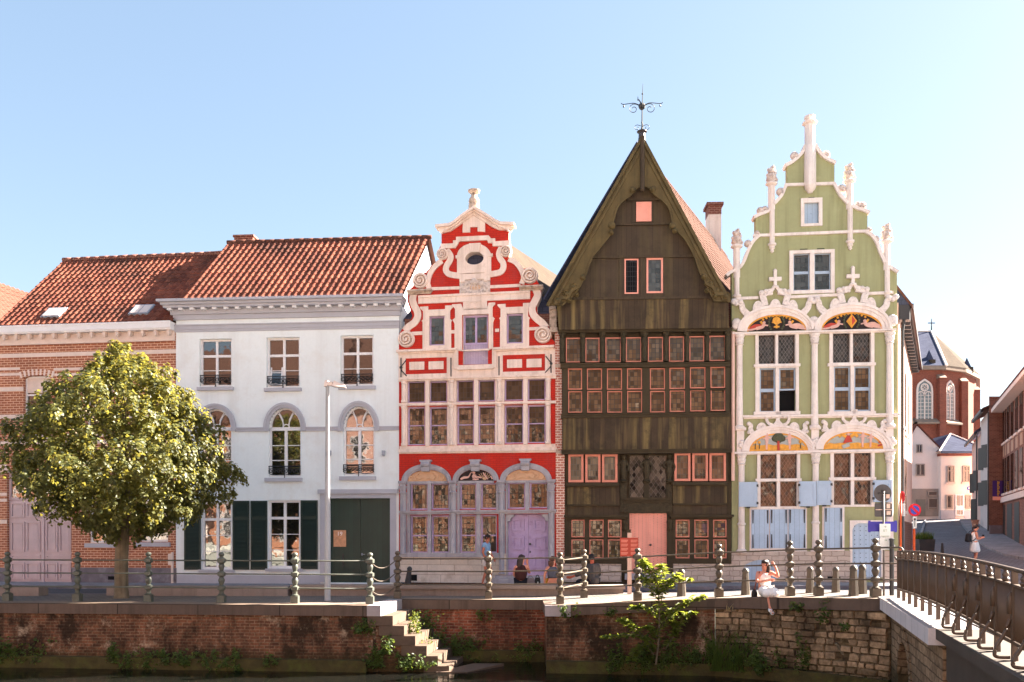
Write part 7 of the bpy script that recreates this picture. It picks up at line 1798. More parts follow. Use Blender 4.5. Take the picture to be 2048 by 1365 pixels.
# right side of the street: pink house, grey house, brick buildings
def sidewall(name, label, near, farp, ytop_n, ytop_f, mw, W=8., zb=-1., mats=None):
    """house whose long wall faces left onto the street; near / farp are ground points"""
    a, b = near, farp; zt = EYE+(HY-ytop_n)/F*a.y
    o = empty(name, (a.x, a.y, gz(a.x, a.y)), 0, label, 'house'); z0 = o.location.z
    d = (b-a); d.z = 0; mb = MB(); q = [(0, 0), (W, -.1*W*0), (W+d.x, d.y), (d.x, d.y)]
    hull(mb, q, -1.5, zt-z0); mb.build('wall', mw, o); return o, d, zt-z0
def gpt(px, Y): X = (px-CX)/F*Y; return Vector((X, Y, gz(X, Y)))
n_, f_ = gpt(1978, 51.), gpt(1961, 56.)
o, d, zt = sidewall('grey_house', 'narrow blue grey plastered house beside the pink house', n_, f_, 822, 838, MT['plastergrey'])
for t in (.2, .62):
    for z0, z1 in ((1.6, 3.1), (3.9, 5.3)): c = d*t; mb = MB(); mb.box(c.x-.03, c.x+.3, c.y, c.y+.6, z0, z1); mb.build('window', GL['grille'], o)
mb = MB(); mb.hexa([(-.5, -.2, zt), (8, -.2, zt+3.5), (8+d.x, d.y, zt+3.5), (d.x-.5, d.y, zt), (-.5, -.2, zt+.15), (8, -.2, zt+3.7), (8+d.x, d.y, zt+3.7), (d.x-.5, d.y, zt+.15)]); mb.build('roof', MT['tile'], o); mb = MB(); mb.hexa([(-.62, -.2, zt-.1), (-.45, -.2, zt-.1), (d.x-.45, d.y, zt-.1), (d.x-.62, d.y, zt-.1), (-.62, -.2, zt+.08), (-.45, -.2, zt+.08), (d.x-.45, d.y, zt+.08), (d.x-.62, d.y, zt+.08)]); mb.tube([(-.1, -.12, zt-.1), (-.12, -.12, -.2)], .05, 6); mb.build('gutter', MT['darkzinc'], o)
n_, f_ = gpt(1961.5, 56.1), gpt(1944, 64.)
o, d, zt = sidewall('pink_house', 'pink plastered house with a grey tiled roof where the side street narrows', n_, f_, 868, 880, MT['plasterpink'])
mb = MB(); mb.hexa([(-.5, -.3, zt), (4, -.3, zt+3.), (4+d.x, d.y, zt+3.), (d.x-.5, d.y, zt), (-.5, -.3, zt+.18), (4, -.3, zt+3.2), (4+d.x, d.y, zt+3.2), (d.x-.5, d.y, zt+.18)]); mb.build('roof', MT['slate'], o); mb = MB(); mb.hexa([(-.6, -.3, zt-.08), (-.45, -.3, zt-.08), (d.x-.45, d.y, zt-.08), (d.x-.6, d.y, zt-.08), (-.6, -.3, zt+.08), (-.45, -.3, zt+.08), (d.x-.45, d.y, zt+.08), (d.x-.6, d.y, zt+.08)]); mb.tube([(-.1, .3, zt-.1), (-.12, .3, -.2)], .05, 6); mb.tube([(-.2, d.y-1, 2.6), (d.x-3, d.y+.5, 2.2)], .015, 4); mb.build('gutter', MT['darkzinc'], o)
for t, z0, z1 in ((.3, 2.4, 3.8), (.7, 2.4, 3.8), (.55, 0, 1.9)): c = d*t; mb = MB(); mb.box(c.x-.03, c.x+.3, c.y, c.y+.6, z0, z1); mb.build('window', GL['grille'], o)
# brick building with the banner and big windows
Yb = 48.6; cx0 = (1978-CX)/F*Yb; cx1 = (2005-CX)/F*Yb; g0_ = gz(cx1, Yb)
o = empty('brick_building', (cx1, Yb, g0_), 0, 'brown brick building at the right edge with a purple banner on its blank end', 'building')
zt = EYE+(HY-797)/F*Yb-g0_; mb = MB()
w_ = cx0-cx1; hull(mb, [(w_, 0), (0, 0), (1.6, 3), (w_+1.75, 3)], -1.5, zt); hull(mb, [(w_-.03, -.05), (.02, -.05), (1.6, 3), (w_+1.72, 3)], zt, zt+.1); mb.build('end_wall', MT['brickC'], o)
mb = MB(); mb.box(cx0-cx1, 0, -.06, .0, -1.5, EYE+(HY-1051)/F*Yb-g0_); mb.build('plinth', MT['greyplinth'], o)
vx = Vector((math.sin(math.radians(24)), math.cos(math.radians(24)), 0)); 
zE_ = EYE+(HY-822)/F*Yb-g0_
def lw(s, o_, z): return Vector((-vx.x*s+vx.y*o_, -vx.y*s-vx.x*o_, z))     # s metres towards the camera along the wall, o_ inwards
mb = MB(); L = 16
q = [lw(0, 0, 0), lw(0, 8, 0), lw(L, 8, 0), lw(L, 0, 0)]; mb.hexa([Vector((v.x, v.y, -1.5)) for v in q][::-1]+[Vector((v.x, v.y, zE_)) for v in q][::-1]); mb.build('wall', MT['brickC'], o)
mb = MB(); q = [lw(-.4, -.55, zE_), lw(-.4, 8, zE_+4.5), lw(L, 8, zE_+4.5), lw(L, -.55, zE_)]; mb.hexa([v for v in q]+[v+Vector((0, 0, .28)) for v in q]); mb.build('roof', MT['tilepink'], o)
mb = MB(); q = [lw(-.4, -.6, zE_-.12), lw(-.4, 0, zE_-.12), lw(L, 0, zE_-.12), lw(L, -.6, zE_-.12)]; mb.hexa([v for v in q]+[v+Vector((0, 0, .2)) for v in q]); mb.build('eaves', MT['bandstone'], o)
zL = EYE+(HY-1001)/F*Yb-g0_
mb = MB(); q = [lw(0, -.12, zL-.15), lw(0, 0, zL-.15), lw(L, 0, zL-.15), lw(L, -.12, zL-.15)]; mb.hexa([v for v in q]+[v+Vector((0, 0, .3)) for v in q]); mb.build('ledge', MT['bandstone'], o)
for s0, s1 in ((.3, .9), (1.3, 1.7), (2.2, 3.2), (3.8, 4.8), (5.5, 6.5), (7.2, 8.2), (9, 10)):
    for z0, z1 in ((zL+.35, zL+2.3), (zL+3.2, zL+5.1)):
        mb = MB(); q = [lw(s0, -.03, z0), lw(s0, .1, z0), lw(s1, .1, z0), lw(s1, -.03, z0)]; mb.hexa([v for v in q]+[v+Vector((0, 0, z1-z0)) for v in q], 0)
        q = [lw(s0-.06, -.10, z0-.12), lw(s0-.06, .1, z0-.12), lw(s1+.06, .1, z0-.12), lw(s1+.06, -.10, z0-.12)]; mb.hexa([v for v in q]+[v+Vector((0, 0, .118)) for v in q], 1)
        mb.build('window', [GL['plain'], MT['bandstone']], o)
    mb = MB(); q = [lw(s0+.05, -.015, zL+2.45), lw(s0+.05, .1, zL+2.45), lw(s1-.05, .1, zL+2.45), lw(s1-.05, -.015, zL+2.45)]; mb.hexa([v for v in q]+[v+Vector((0, 0, .6)) for v in q]); mb.build('spandrel', MT['dormer'], o)
for s0, s1 in ((.4, 1.2), (2.2, 4.2), (5.2, 7.)):
    mb = MB(); q = [lw(s0, -.02, -.6), lw(s0, .1, -.6), lw(s1, .1, -.6), lw(s1, -.02, -.6)]; mb.hexa([v for v in q]+[v+Vector((0, 0, zL+.3)) for v in q]); mb.build('ground_opening', GL['brown'], o)
k = Yb/F; bx0, bx1 = (1983.5-2005)*k, (2004.5-2005)*k
def zz(py): return EYE+(HY-py)*k-g0_
ban = empty('banner', (cx1+bx0, Yb-.08, zz(1001)+g0_), 0, 'purple and pink vertical banner with yellow lettering on the brick end wall', 'banner'); w = bx1-bx0; hB = zz(962)-zz(1001)
mb = MB(); mb.box(0, w, -.02, .0, hB*.19, hB); mb.build('cloth', surf('banner_purple', S(74, 44, 112), .8, .06, 4), ban); mb = MB(); mb.box(0, w, -.02, 0, 0, hB*.188); mb.build('lower_band', MT['salmon'], ban)
mb = MB()
for j in range(9): z = hB*.24+j*hB*.082; mb.box(w*.42, w*(.58+.04*(j%3)), -.026, -.02, z, z+hB*.05); mb.box(w*.42, w*.47, -.0262, -.02, z, z+hB*.07)
mb.build('lettering', surf('banner_yellow', S(214, 160, 52), .7), ban)
# potted plant and flower tub by the doors are tiny: one terracotta pot
p = gpt(1959.5, 55.); p.x -= .3; o = empty('flower_pot', p, 0, 'small terracotta pot at the foot of the pink house', 'pot'); mb = MB(); mb.lathe((0, 0, 0), [(.16, 0), (.22, .35), (.24, .36), (.24, .42), (.1, .43)], 10); mb.build('pot', MT['brickA'], o, True, 40)
# ------------------------------------------------------------------ church
Yc = 108.; k = Yc/F; g = gz(far(1880), Yc)
ch = empty('brick_church', (P(1880, 900, Yc).x, Yc, 0), 0, 'red brick church apse with tracery windows and slate roof above the side street', 'church')
cz = lambda py: EYE+(HY-py)*k
def cX(px, y=0.): return (px-CX)*(Yc+y)/F-ch.location.x
BK = MT['brickB']; ze = cz(740)
foot = [(cX(1765), 0), (cX(1884), 0), (cX(1925, 1.8), 1.8), (cX(1952, 6.5), 6.5), (cX(1953, 14), 14), (cX(1765), 16)]
mb = MB(); hull(mb, foot, 0, ze); mb.build('wall', BK, ch)
mb = MB(); e = .45
ev = [Vector((x+(0 if x < 0 and False else .25 if x > cX(1890) else 0), y-.35, ze)) for x, y in foot]
mb2 = MB(); hull(mb2, [(x+.3, y-.45) for x, y in foot], ze-.05, ze+.45); CST = surf('church_stone', S(150, 128, 112), .9, .15, 2); mb2.build('eaves_cornice', CST, ch)
q_ = (Yc+7)/Yc; zR_ = EYE+(HY-663)*k*q_; rA, rB = Vector((cX(1765), 7, zR_)), Vector(((1863-CX)*k*q_-ch.location.x, 7, zR_))
ev = [Vector((x+.3, y-.5, ze+.45)) for x, y in foot]
for q, mt, nm in (((ev[0], ev[1], rB, rA), MT['slate'], 'roof'), ((ev[1], ev[2], rB), MT['slatesun'], 'apse_roof'), ((ev[2], ev[3], rB), MT['slatesun'], 'apse_roof'), ((ev[3], ev[4], rB), MT['slatesun'], 'apse_roof'), ((ev[4], ev[5], rA, rB), MT['slate'], 'rear_roof')):
    mb = MB(); mb.face([mb.vert(v) for v in q]); mb.build(nm, mt, ch)
mb = MB(); mb.tube([ev[1], rB], .18, 6); mb.tube([rA, rB], .15, 6); mb.build('ridge', MT['plasterwarm'], ch)
mb = MB(); mb.tube([rB, rB+Vector((0, 0, 1.7))], [.09, .04], 5); mb.box(rB.x-.45, rB.x+.45, 6.95, 7.05, rB.z+1.05, rB.z+1.17); mb.build('cross', MT['iron'], ch)
for px, y, s in ((1849, 2.2, .62), (1924, 5.5, .6)):
    zb = cz(733) if px < 1900 else cz(737); mb = MB(); x = cX(px, y); w = .55*s
    mb.box(x-w, x+w, y-2.2, y, zb, zb+1.4*s); mb.lathe((x, y-1.2, zb+1.4*s), [(w*1.75, 0), (.02, 2.3*s)], 4, sq=True, m=1); mb.build('dormer', [MT['slatesun'], MT['slate']], ch)
def gothic(px0, px1, pyb, pyt, pys, off=.0, fx=None):
    x0, x1, z0, z1, zs = cX(px0), cX(px1), cz(pyb), cz(pyt), cz(pys); xm = (x0+x1)/2; y = -off
    L = [(x0, z0), (x1, z0), (x1, zs)]+smooth_line([(x1, zs), (x1-(x1-xm)*.2, zs+(z1-zs)*.6), (xm, z1)], 5)[1:]+smooth_line([(xm, z1), (x0+(xm-x0)*.2, zs+(z1-zs)*.6), (x0, zs)], 5)[1:-1]
    mb = MB(); mb.prism(L, y-.06, y+.1); w_ = mb.build('window', surf('church_glass', S(118, 124, 124), .25, .3, 3, spec=.6) if 'church_glass' not in bpy.data.materials else bpy.data.materials['church_glass'], ch)
    mb = MB(); t = (x1-x0)*.075; fr = L+[L[0]]; mb.band(fr, .22, y-.16, y+.05); mb.box(xm-.07, xm+.07, y-.14, y, z0, zs+.1)
    for q in (xm-(xm-x0)/2, xm+(xm-x0)/2):
        mb.band([(q+(xm-x0)/2*.92*math.cos(a), zs-.6+(xm-x0)/2*1.3*math.sin(a)) for a in [math.pi*i/8 for i in range(9)]], .10, y-.14, y)
        mb.box(q-.03, q+.03, y-.10, y, z0, zs)
    r = (x1-x0)*.24; mb.band([(xm+r*math.cos(a), zs+(z1-zs)*.36+r*math.sin(a)) for a in [2*math.pi*i/14 for i in range(14)]], .12, y-.14, y, closed=True)
    for a in range(4): mb.band([(xm+r*.45*math.cos(a*1.571)+r*.35*math.cos(b), zs+(z1-zs)*.36+r*.45*math.sin(a*1.571)+r*.35*math.sin(b)) for b in [2*math.pi*i/8 for i in range(8)]], .07, y-.12, y, closed=True)
    for j in range(1, 8): z = z0+(zs-z0)*j/8; mb.box(x0, x1, y-.09, y, z-.03, z+.03)
    mb.build('tracery', MT['bandstone'], w_); mb = MB(); mb.hexa([(x0-.7, -.8-off, z0-.45), (x1+.7, -.8-off, z0-.45), (x1+.7, 0, z0-.45), (x0-.7, 0, z0-.45), (x0-.7, -.8-off, z0-.25), (x1+.7, -.8-off, z0-.25), (x1+.7, 0, z0+.3), (x0-.7, 0, z0+.3)]); mb.build('sill', CST, w_)
gothic(1833.5, 1863.5, 842, 760, 784); gothic(1798, 1818, 842, 760, 784)
# the oblique apse face carries the second window: build it square and turn it onto the face
n0 = len(ch.children)
bef = set(ch.children)
gothic(1894, 1919, 842, 761, 784)
new = [c for c in ch.children if c not in bef]
fx0, fx1 = Vector((foot[1][0], foot[1][1], 0)), Vector((foot[2][0], foot[2][1], 0)); ang = math.atan2(fx1.y-fx0.y, fx1.x-fx0.x)
M = Matrix.Translation(fx0) @ Matrix.Rotation(ang, 4, 'Z') @ Matrix.Translation(-fx0)
for c in new: c.matrix_basis = M @ c.matrix_basis
for px, y0, ytop in ((1880, 0., 750), (1923.5, 1.8, 752), (1948, 6.8, 756)):
    x = cX(px, y0); mb = MB(); mb.box(x-.42, x+.42, y0-.8, y0+1., 0, cz(ytop+8)); mb.hexa([(x-.46, y0-.9, cz(ytop+8)), (x+.46, y0-.9, cz(ytop+8)), (x+.46, y0+1, cz(ytop+8)), (x-.46, y0+1, cz(ytop+8)), (x-.46, y0-.2, cz(ytop)), (x+.46, y0-.2, cz(ytop)), (x+.46, y0+1, cz(ytop)), (x-.46, y0+1, cz(ytop))], 1); mb.build('buttress', [BK, CST], ch)
# ================================================================== NEAR BANK (mirrored in the panes, behind the photographer)
mb = MB(); mb.quad((-120, -80, -.12), (120, -80, -.12), (120, -2.5, -.12), (-120, -2.5, -.12)); mb.box(-120, 120, -2.6, -2.5, -2.2, -.1); tag(mb.build('near_bank', MT['bank']), kind='structure')
MIR = [(-78, 14, 11.2, 19, 'brickD', ''), (-63, 15, 12.2, 19.6, 'brickA', ''), (-47, 12, 11.8, 19., 'plastergrey', ''), (-34, 12, 11.8, 19.4, 'brickA', 'tile'), (-22, 9, 12.6, 19.8, 'brickD', 'tile'), (-13, 8, 11.2, 18.6, 'brickA', 'tile'), (-5, 7, 12.2, 19.2, 'plastergrey', 'tile'), (2, 8, 11.4, 16.8, 'plastergrey', 'tile'), (10, 10, 9.6, 15.4, 'brickA', 'tile'), (20, 12, 10.4, 16.5, 'brickD', 'tile')]
for i, (x, w, ze, zr, mw, mr) in enumerate(MIR):
    o = empty('facing_house', (x, -13, -.12), 0, 'sunlit house across the water, seen only as reflections in the window panes', 'house', 'houses mirrored in the panes')
    mb = MB(); mb.box(.02, w-.02, -9, 0, -.3, ze); mb.build('wall', MT[mw], o)
    mb = MB(); mb.quad((0, .3, ze), (w, .3, ze), (w, -4.5, zr), (0, -4.5, zr)); mb.quad((0, -4.5, zr), (w, -4.5, zr), (w, -9.3, ze), (0, -9.3, ze)); mb.face([mb.vert(v) for v in ((0, .3, ze), (0, -4.5, zr), (0, -9.3, ze))]); mb.face([mb.vert(v) for v in ((w, .3, ze), (w, -9.3, ze), (w, -4.5, zr))])
    mb.build('roof', MT['mirroof'], o)
    n = max(2, int(w/2.6)); mb = MB()
    for r in range(3):
        for c in range(n): xc = (c+.5)*w/n; z = 1.1+r*3.6; mb.box(xc-.55, xc+.55, -.1, .03, z, z+2.)
    mb.build('window', GL['dark'], o); mb = MB()
    for r in range(3):
        for c in range(n): xc = (c+.5)*w/n; z = 1.1+r*3.6; mb.prism(rect(xc-.65, xc+.65, z-.12, z+2.1), .0, .06, 0, [rect(xc-.5, xc+.5, z+.02, z+1.98)]); mb.box(xc-.03, xc+.03, .02, .055, z+.02, z+1.98)
    mb.build('window_frame', MT['woodwhite'], o)
# ================================================================== TREES AND PLANTS
def leaves(name, pts, nrm, size, mat, parent=None, aspect=.8, fold=.25, tips=None):
    """many small folded leaves: pts, nrm arrays (n,3); size scalar or array"""
    n = len(pts); pts = np.asarray(pts, float); N = np.asarray(nrm, float); N /= np.linalg.norm(N, axis=1)[:, None]+1e-9
    r = rng.normal(size=(n, 3)) if tips is None else np.asarray(tips, float)
    t = r-(r*N).sum(1)[:, None]*N; t /= np.linalg.norm(t, axis=1)[:, None]+1e-9
    b = np.cross(N, t); s = np.broadcast_to(np.asarray(size, float), (n,))[:, None]
    base = pts-t*s*.5; tip = pts+t*s*.5; l = pts+b*s*aspect*.5+N*s*fold*.5; rr_ = pts-b*s*aspect*.5+N*s*fold*.5
    v = np.stack([base, rr_, tip, l], 1).reshape(-1, 3)
    i = np.arange(n)*4
    f = np.concatenate([np.stack([i, i+1, i+2], 1), np.stack([i, i+2, i+3], 1)])
    me = bpy.data.meshes.new(name); me.from_pydata(v.tolist(), [], f.tolist()); me.materials.append(mat); me.update()
    o = bpy.data.objects.new(name, me); COL.objects.link(o)
    if parent is not None: o.parent = parent
    return o
YT = 23.1; tb = gp(243, YT); tree = empty('linden_tree', tb, 0, 'round crowned linden tree on the quay before the brick house, sunlit from the right', 'tree')
k = YT/F
PR = [(693, 2, 3), (708, 24, 32), (725, 45, 62), (745, 62, 95), (770, 105, 128), (790, 150, 140), (815, 198, 152), (840, 224, 165), (870, 236, 178), (900, 244, 205), (930, 244, 242), (960, 236, 240), (990, 218, 212), (1020, 186, 178), (1040, 150, 135), (1058, 80, 100), (1078, 24, 40)]
ys = np.array([p[0] for p in PR], float); rl = np.array([p[1] for p in PR], float); rrr = np.array([p[2] for p in PR], float)
C = []; nc = 1500
while len(C) < nc:
    y = rng.uniform(693, 1078); a, b = np.interp(y, ys, rl), np.interp(y, ys, rrr)
    if rng.uniform(0, 245) > (a+b)/2: continue
    ph = rng.uniform(0, 2*math.pi); c = math.cos(ph); R0 = (b if c > 0 else a)
    lump = 1+.10*math.sin(3*ph+y*.045)+.07*math.sin(7*ph-y*.08)+.05*math.sin(y*.16+2*ph)
    u = rng.uniform(0, 1); q = (.30+.70*u**.42) if rng.uniform() < .9 else rng.uniform(.1, .7)
    dep = (a+b)/2*.95
    x = q*R0*c*lump*(.785 if c < 0 else .92); d = q*dep*math.sin(ph)*lump
    C.append((x*k, d*k, EYE+(HY-y)*k-tb.z, q, ph))
C = np.array(C)
cen = np.array([0, 0, EYE+(HY-930)*k-tb.z])
P_, N_, S_ = [], [], []
for x, d, z, q, ph in C:
    out = np.array([x, d, z])-cen; out /= np.linalg.norm(out)+1e-6
    ax = out*.75+np.array([0, 0, .75]); ax /= np.linalg.norm(ax); m = int(rng.integers(26, 42)); cr = rng.uniform(.12, .21)
    dirs = rng.normal(size=(m, 3)); dirs /= np.linalg.norm(dirs, axis=1)[:, None]; dirs += ax*.7; dirs /= np.linalg.norm(dirs, axis=1)[:, None]
    p = np.array([x, d, z])+dirs*cr*rng.uniform(.5, 1.1, (m, 1))*np.array([1, 1, 1.55])
    P_.append(p); N_.append(dirs*.8+ax*.5+rng.normal(size=(m, 3))*.28); S_.append(rng.uniform(.075, .12, m))
leaves('crown', np.concatenate(P_), np.concatenate(N_), np.concatenate(S_), MT['leaf'], tree, .92, .18)
mb = MB(); zc = EYE+(HY-1045)*k-tb.z
mb.tube(smooth_line([(0, 0, -.05), (.0, 0, .25), (.0, 0, 1.), (.05, 0, zc), (.10, 0, zc+1.2), (.05, .05, zc+2.6), (.1, 0, zc+4.)], 4), [.24, .21, .19, .185, .18, .178, .176, .175, .172, .17, .17, .165, .16, .15, .14, .13, .12, .11, .10, .09, .08, .06, .05, .04, .03], 12)
for i in range(13):
    a = i*2.4; z0 = zc+.1+i*.17; L = random.uniform(1.7, 2.6)*(1 if i < 9 else .7); d = Vector((math.cos(a), math.sin(a)*.9, 0)); up = .5+i*.06
    pts = [Vector((.06, 0, z0)), Vector((.06, 0, z0))+d*L*.35+Vector((0, 0, L*.22*up)), Vector((.06, 0, z0))+d*L*.7+Vector((0, 0, L*.5*up)), Vector((.06, 0, z0))+d*L+Vector((0, 0, L*.8*up))]
    mb.tube(smooth_line([tuple(p) for p in pts], 3), [.085, .075, .066, .058, .05, .042, .034, .026, .018, .012], 7)
mb.build('trunk', MT['bark'], tree, True)
# --- upright shrub (butterfly bush) rooted in the wall
Ysh = 20.05; sb = P(1312, 1325, Ysh); shrub = empty('wall_shrub', sb, 0, 'tall leggy sunlit shrub with long pointed leaves growing out of the canal wall', 'shrub')
def SP(px, py, dY=0.): v = P(px, py, Ysh+dY); return v-sb
STEM = [[(1312, 1330), (1318, 1270), (1318, 1215), (1316, 1175), (1306, 1148), (1286, 1122)], [(1318, 1225), (1328, 1180), (1345, 1160), (1378, 1158)], [(1316, 1200), (1300, 1175), (1287, 1157)], [(1320, 1262), (1335, 1235), (1355, 1215), (1380, 1202), (1406, 1192)], [(1330, 1300), (1352, 1265), (1368, 1232), (1384, 1225)],
        [(1315, 1300), (1300, 1285), (1280, 1272), (1250, 1270), (1212, 1273)], [(1300, 1287), (1275, 1262), (1255, 1248), (1244, 1240)], [(1316, 1235), (1300, 1220), (1282, 1212), (1268, 1215)], [(1308, 1310), (1290, 1290), (1272, 1300), (1262, 1315)], [(1313, 1180), (1325, 1150), (1324, 1132)], [(1312, 1165), (1296, 1140), (1288, 1130)], [(1316, 1190), (1338, 1172), (1352, 1150)], [(1318, 1280), (1308, 1262), (1296, 1254)], [(1345, 1280), (1352, 1258), (1349, 1243), (1346, 1225)]]
mb = MB(); P_, N_, T_, S_ = [], [], [], []
for si, L in enumerate(STEM):
    dd = [0, .12, -.1, -.15, .05, -.2, -.12, -.08, -.2, .1, .0, -.1, -.1, .1][si]
    pts = smooth_line([tuple(SP(x, y, dd*i/len(L)-.02)) for i, (x, y) in enumerate(L)], 5); n = len(pts)
    mb.tube(pts, [(.028 if si == 0 else .014)*(1-.75*i/n) for i in range(n)], 5)
    i0 = 2 if si else 6
    for i in range(i0, n):
        p = Vector(pts[i]); d = (Vector(pts[min(i+1, n-1)])-Vector(pts[max(i-1, 0)])).normalized()
        for q in range(9 if i < n-2 else 14):
            a = rng.uniform(0, 6.28); sd = Vector((math.cos(a), math.sin(a), rng.uniform(-.5, .35))); t = (sd+d*.5).normalized(); s = rng.uniform(.10, .22)
            P_.append(tuple(p+t*s*.5+Vector((0, 0, -.02)))); T_.append(tuple(t+Vector((0, 0, -.25)))); N_.append((rng.normal()*.35, rng.normal()*.35, 1.)); S_.append(s)
mb.build('stems', MT['bark'], shrub, True)
leaves('leaves', P_, N_, S_, MT['leaf2'], shrub, .34, .25, T_)
# --- weeds
def weed(px, py, w, h, n, label, Y=None, mat='weed', kind='leaf', droop=.3, name='weed', cat='weed', size=.07):
    """a clump rooted at its bottom centre; px size w x h"""
    if kind == 'leaf': w *= 1.12; h *= 1.35; n = int(n*1.7); size *= 1.2
    Y = Y or 20.7; b = P(px, py, Y); o = empty(name, b, 0, label, cat, 'weeds on the canal wall'); s = Y/F; W, Hh = w*s, h*s
    if kind == 'leaf':
        p = []; N = []; T_ = []
        ns = max(5, n//28); stems = []
        for i in range(ns): stems.append((rng.uniform(-.5, .5)*W, rng.uniform(-.08, .05), rng.uniform(.35, 1.)*Hh, rng.normal()*.18*W))
        for i in range(n):
            x0, y0, hh, lx = stems[int(rng.integers(ns))]; t = rng.uniform(.03, 1)**.8; x = x0+lx*t+rng.normal()*.05; z = hh*t+rng.normal()*.03; y = y0-.06*math.sin(t*3.1)*(1+droop)+rng.normal()*.03
            if z < -.05: z = abs(z)
            p.append((x, y, z)); N.append((rng.normal()*.6, -.5+rng.normal()*.4, .8)); T_.append((rng.normal(), rng.normal()-.2, -droop+rng.normal()*.5))
        leaves('leaves', p, N, rng.uniform(size*.6, size*1.4, n), MT[mat], o, .55, .25, T_)
    else:
        mb = MB()
        for i in range(n):
            x, y = rng.uniform(-.5, .5)*W, rng.uniform(-.12, .04); L = rng.uniform(.5, 1.05)*Hh; a = rng.normal()*.28; c = rng.normal()*.2; wd = .009
            q0 = Vector((x, y, 0)); q1 = q0+Vector((a*L*.4, -.05, L*.6)); q2 = q1+Vector((a*L*.7+c*L*.2, -.09, L*.38))
            s_ = Vector((wd, wd*.3, 0)); mb.quad(q0-s_, q0+s_, q1+s_*.8, q1-s_*.8); mb.quad(q1-s_*.8, q1+s_*.8, q2+s_*.15, q2-s_*.15)
        mb.build('blades', MT[mat], o)
    return o
YA = lambda px: 20.62+(.0 if px > 760 else (760-px)*.00125)
W_ = [(28, 1328, 86, 44, 420, 'broad leafy weed clump at the far left end of the wall foot'), (242, 1328, 44, 34, 170, 'small weed clump at the wall foot below the tree'), (290, 1342, 56, 34, 220, 'drooping weed tuft hanging over the footing below the third railing post'),
      (345, 1330, 70, 26, 190, 'low flat weeds on the footing right of the drooping tuft'), (392, 1332, 44, 24, 130, 'low weeds on the footing left of the water stained wall'), (452, 1340, 60, 34, 170, 'weed patch at the wall foot below the shuttered windows'), (492, 1352, 36, 32, 120, 'weed tuft low above the water below the shutters'),
      (548, 1334, 40, 26, 90, 'thin weeds on the footing below the lamp post'), (752, 1340, 40, 42, 170, 'tall weed clump at the wall foot just left of the lowest steps'), (822, 1341, 52, 26, 130, 'bushy weeds under the lowest stone steps'), (738, 1268, 50, 24, 110, 'dark weeds hanging on the wall below the pale corner stone'), (772, 1312, 18, 40, 90, 'narrow weed growing up beside the steps'),
      (920, 1322, 66, 44, 260, 'leafy weeds at the foot of the red brick stair wall'), (985, 1335, 70, 26, 160, 'low weeds under the red brick stair wall near the corner'), (1060, 1330, 74, 44, 280, 'bushy weeds at the inner corner of the stair wall'), (1255, 1345, 76, 44, 330, 'dense weeds at the wall foot left of the tall shrub'), (1340, 1345, 96, 62, 560, 'dense leafy clump at the root of the tall shrub'),
      (1400, 1335, 56, 46, 260, 'leafy weeds between the tall shrub and the tall grass'), (1500, 1345, 60, 62, 280, 'leafy weed clump at the left end of the rubble wall'), (1545, 1350, 60, 44, 260, 'leafy weed clump below the seated woman'), (1600, 1345, 28, 62, 150, 'narrow climbing weed on the rubble wall near the pipe shaped stain'),
      (1648, 1250, 14, 40, 50, 'thin weed hanging from the coping right of the seated woman'), (1590, 1222, 22, 14, 45, 'tiny fern under the coping beside the white shoes'), (1690, 1262, 10, 14, 24, 'tiny fern in a joint of the rubble wall near the bridge')]
for i, (px, py, w, h, n, lb) in enumerate(W_):
    Yq = 20.5
    for _ in range(8): Yq = quay((px-CX)/F*Yq)-.05
    if 880 < px <= 1100: Yq = interp(RB, (px-CX)/F*22.5)-.02
    if 730 < px <= 880: Yq = 20.80
    if 760 <= px <= 880: Yq = 20.66
    weed(px, py, w, h, n, lb, Yq)
weed(1430, 1342, 24, 100, 45, 'tall bright green grass tuft on the canal wall', 20.05, 'weed', 'blade', name='grass_tuft', cat='grass'); weed(1470, 1342, 50, 80, 60, 'tall grass tuft right of the bright one, in front of the rubble wall', 19.9, 'weed', 'blade', name='grass_tuft', cat='grass')
weed(1455, 1222, 26, 16, 7, 'dry stems standing on the wall left of the seated woman', 20.0, 'drygrass', 'blade', name='dry_stems', cat='grass')
weed(828, 1268, 26, 36, 150, 'sunlit yellow green weed on the third stone step', 21.3, 'leaf2', size=.06); weed(852, 1308, 16, 26, 80, 'small sunlit weed on the fifth stone step', 21.3, 'leaf2', size=.05)
weed(848, 1262, 40, 36, 150, 'dark weeds where the steps meet the red brick wall', 22.4); weed(870, 1285, 40, 34, 130, 'dark weeds lower down along the steps against the brick wall', 22.3); weed(902, 1312, 40, 40, 160, 'dark weeds beside the pigeons against the brick wall', 22.3)
weed(968, 1240, 18, 20, 40, 'small weed under the coping of the red brick stair wall', 22.57)
weed(1240, 1232, 60, 14, 90, 'moss like weeds hanging under the coping left of the shrub', 20.58); weed(1135, 1236, 30, 20, 60, 'weeds under the pale corner stone of the right wall', 20.62)
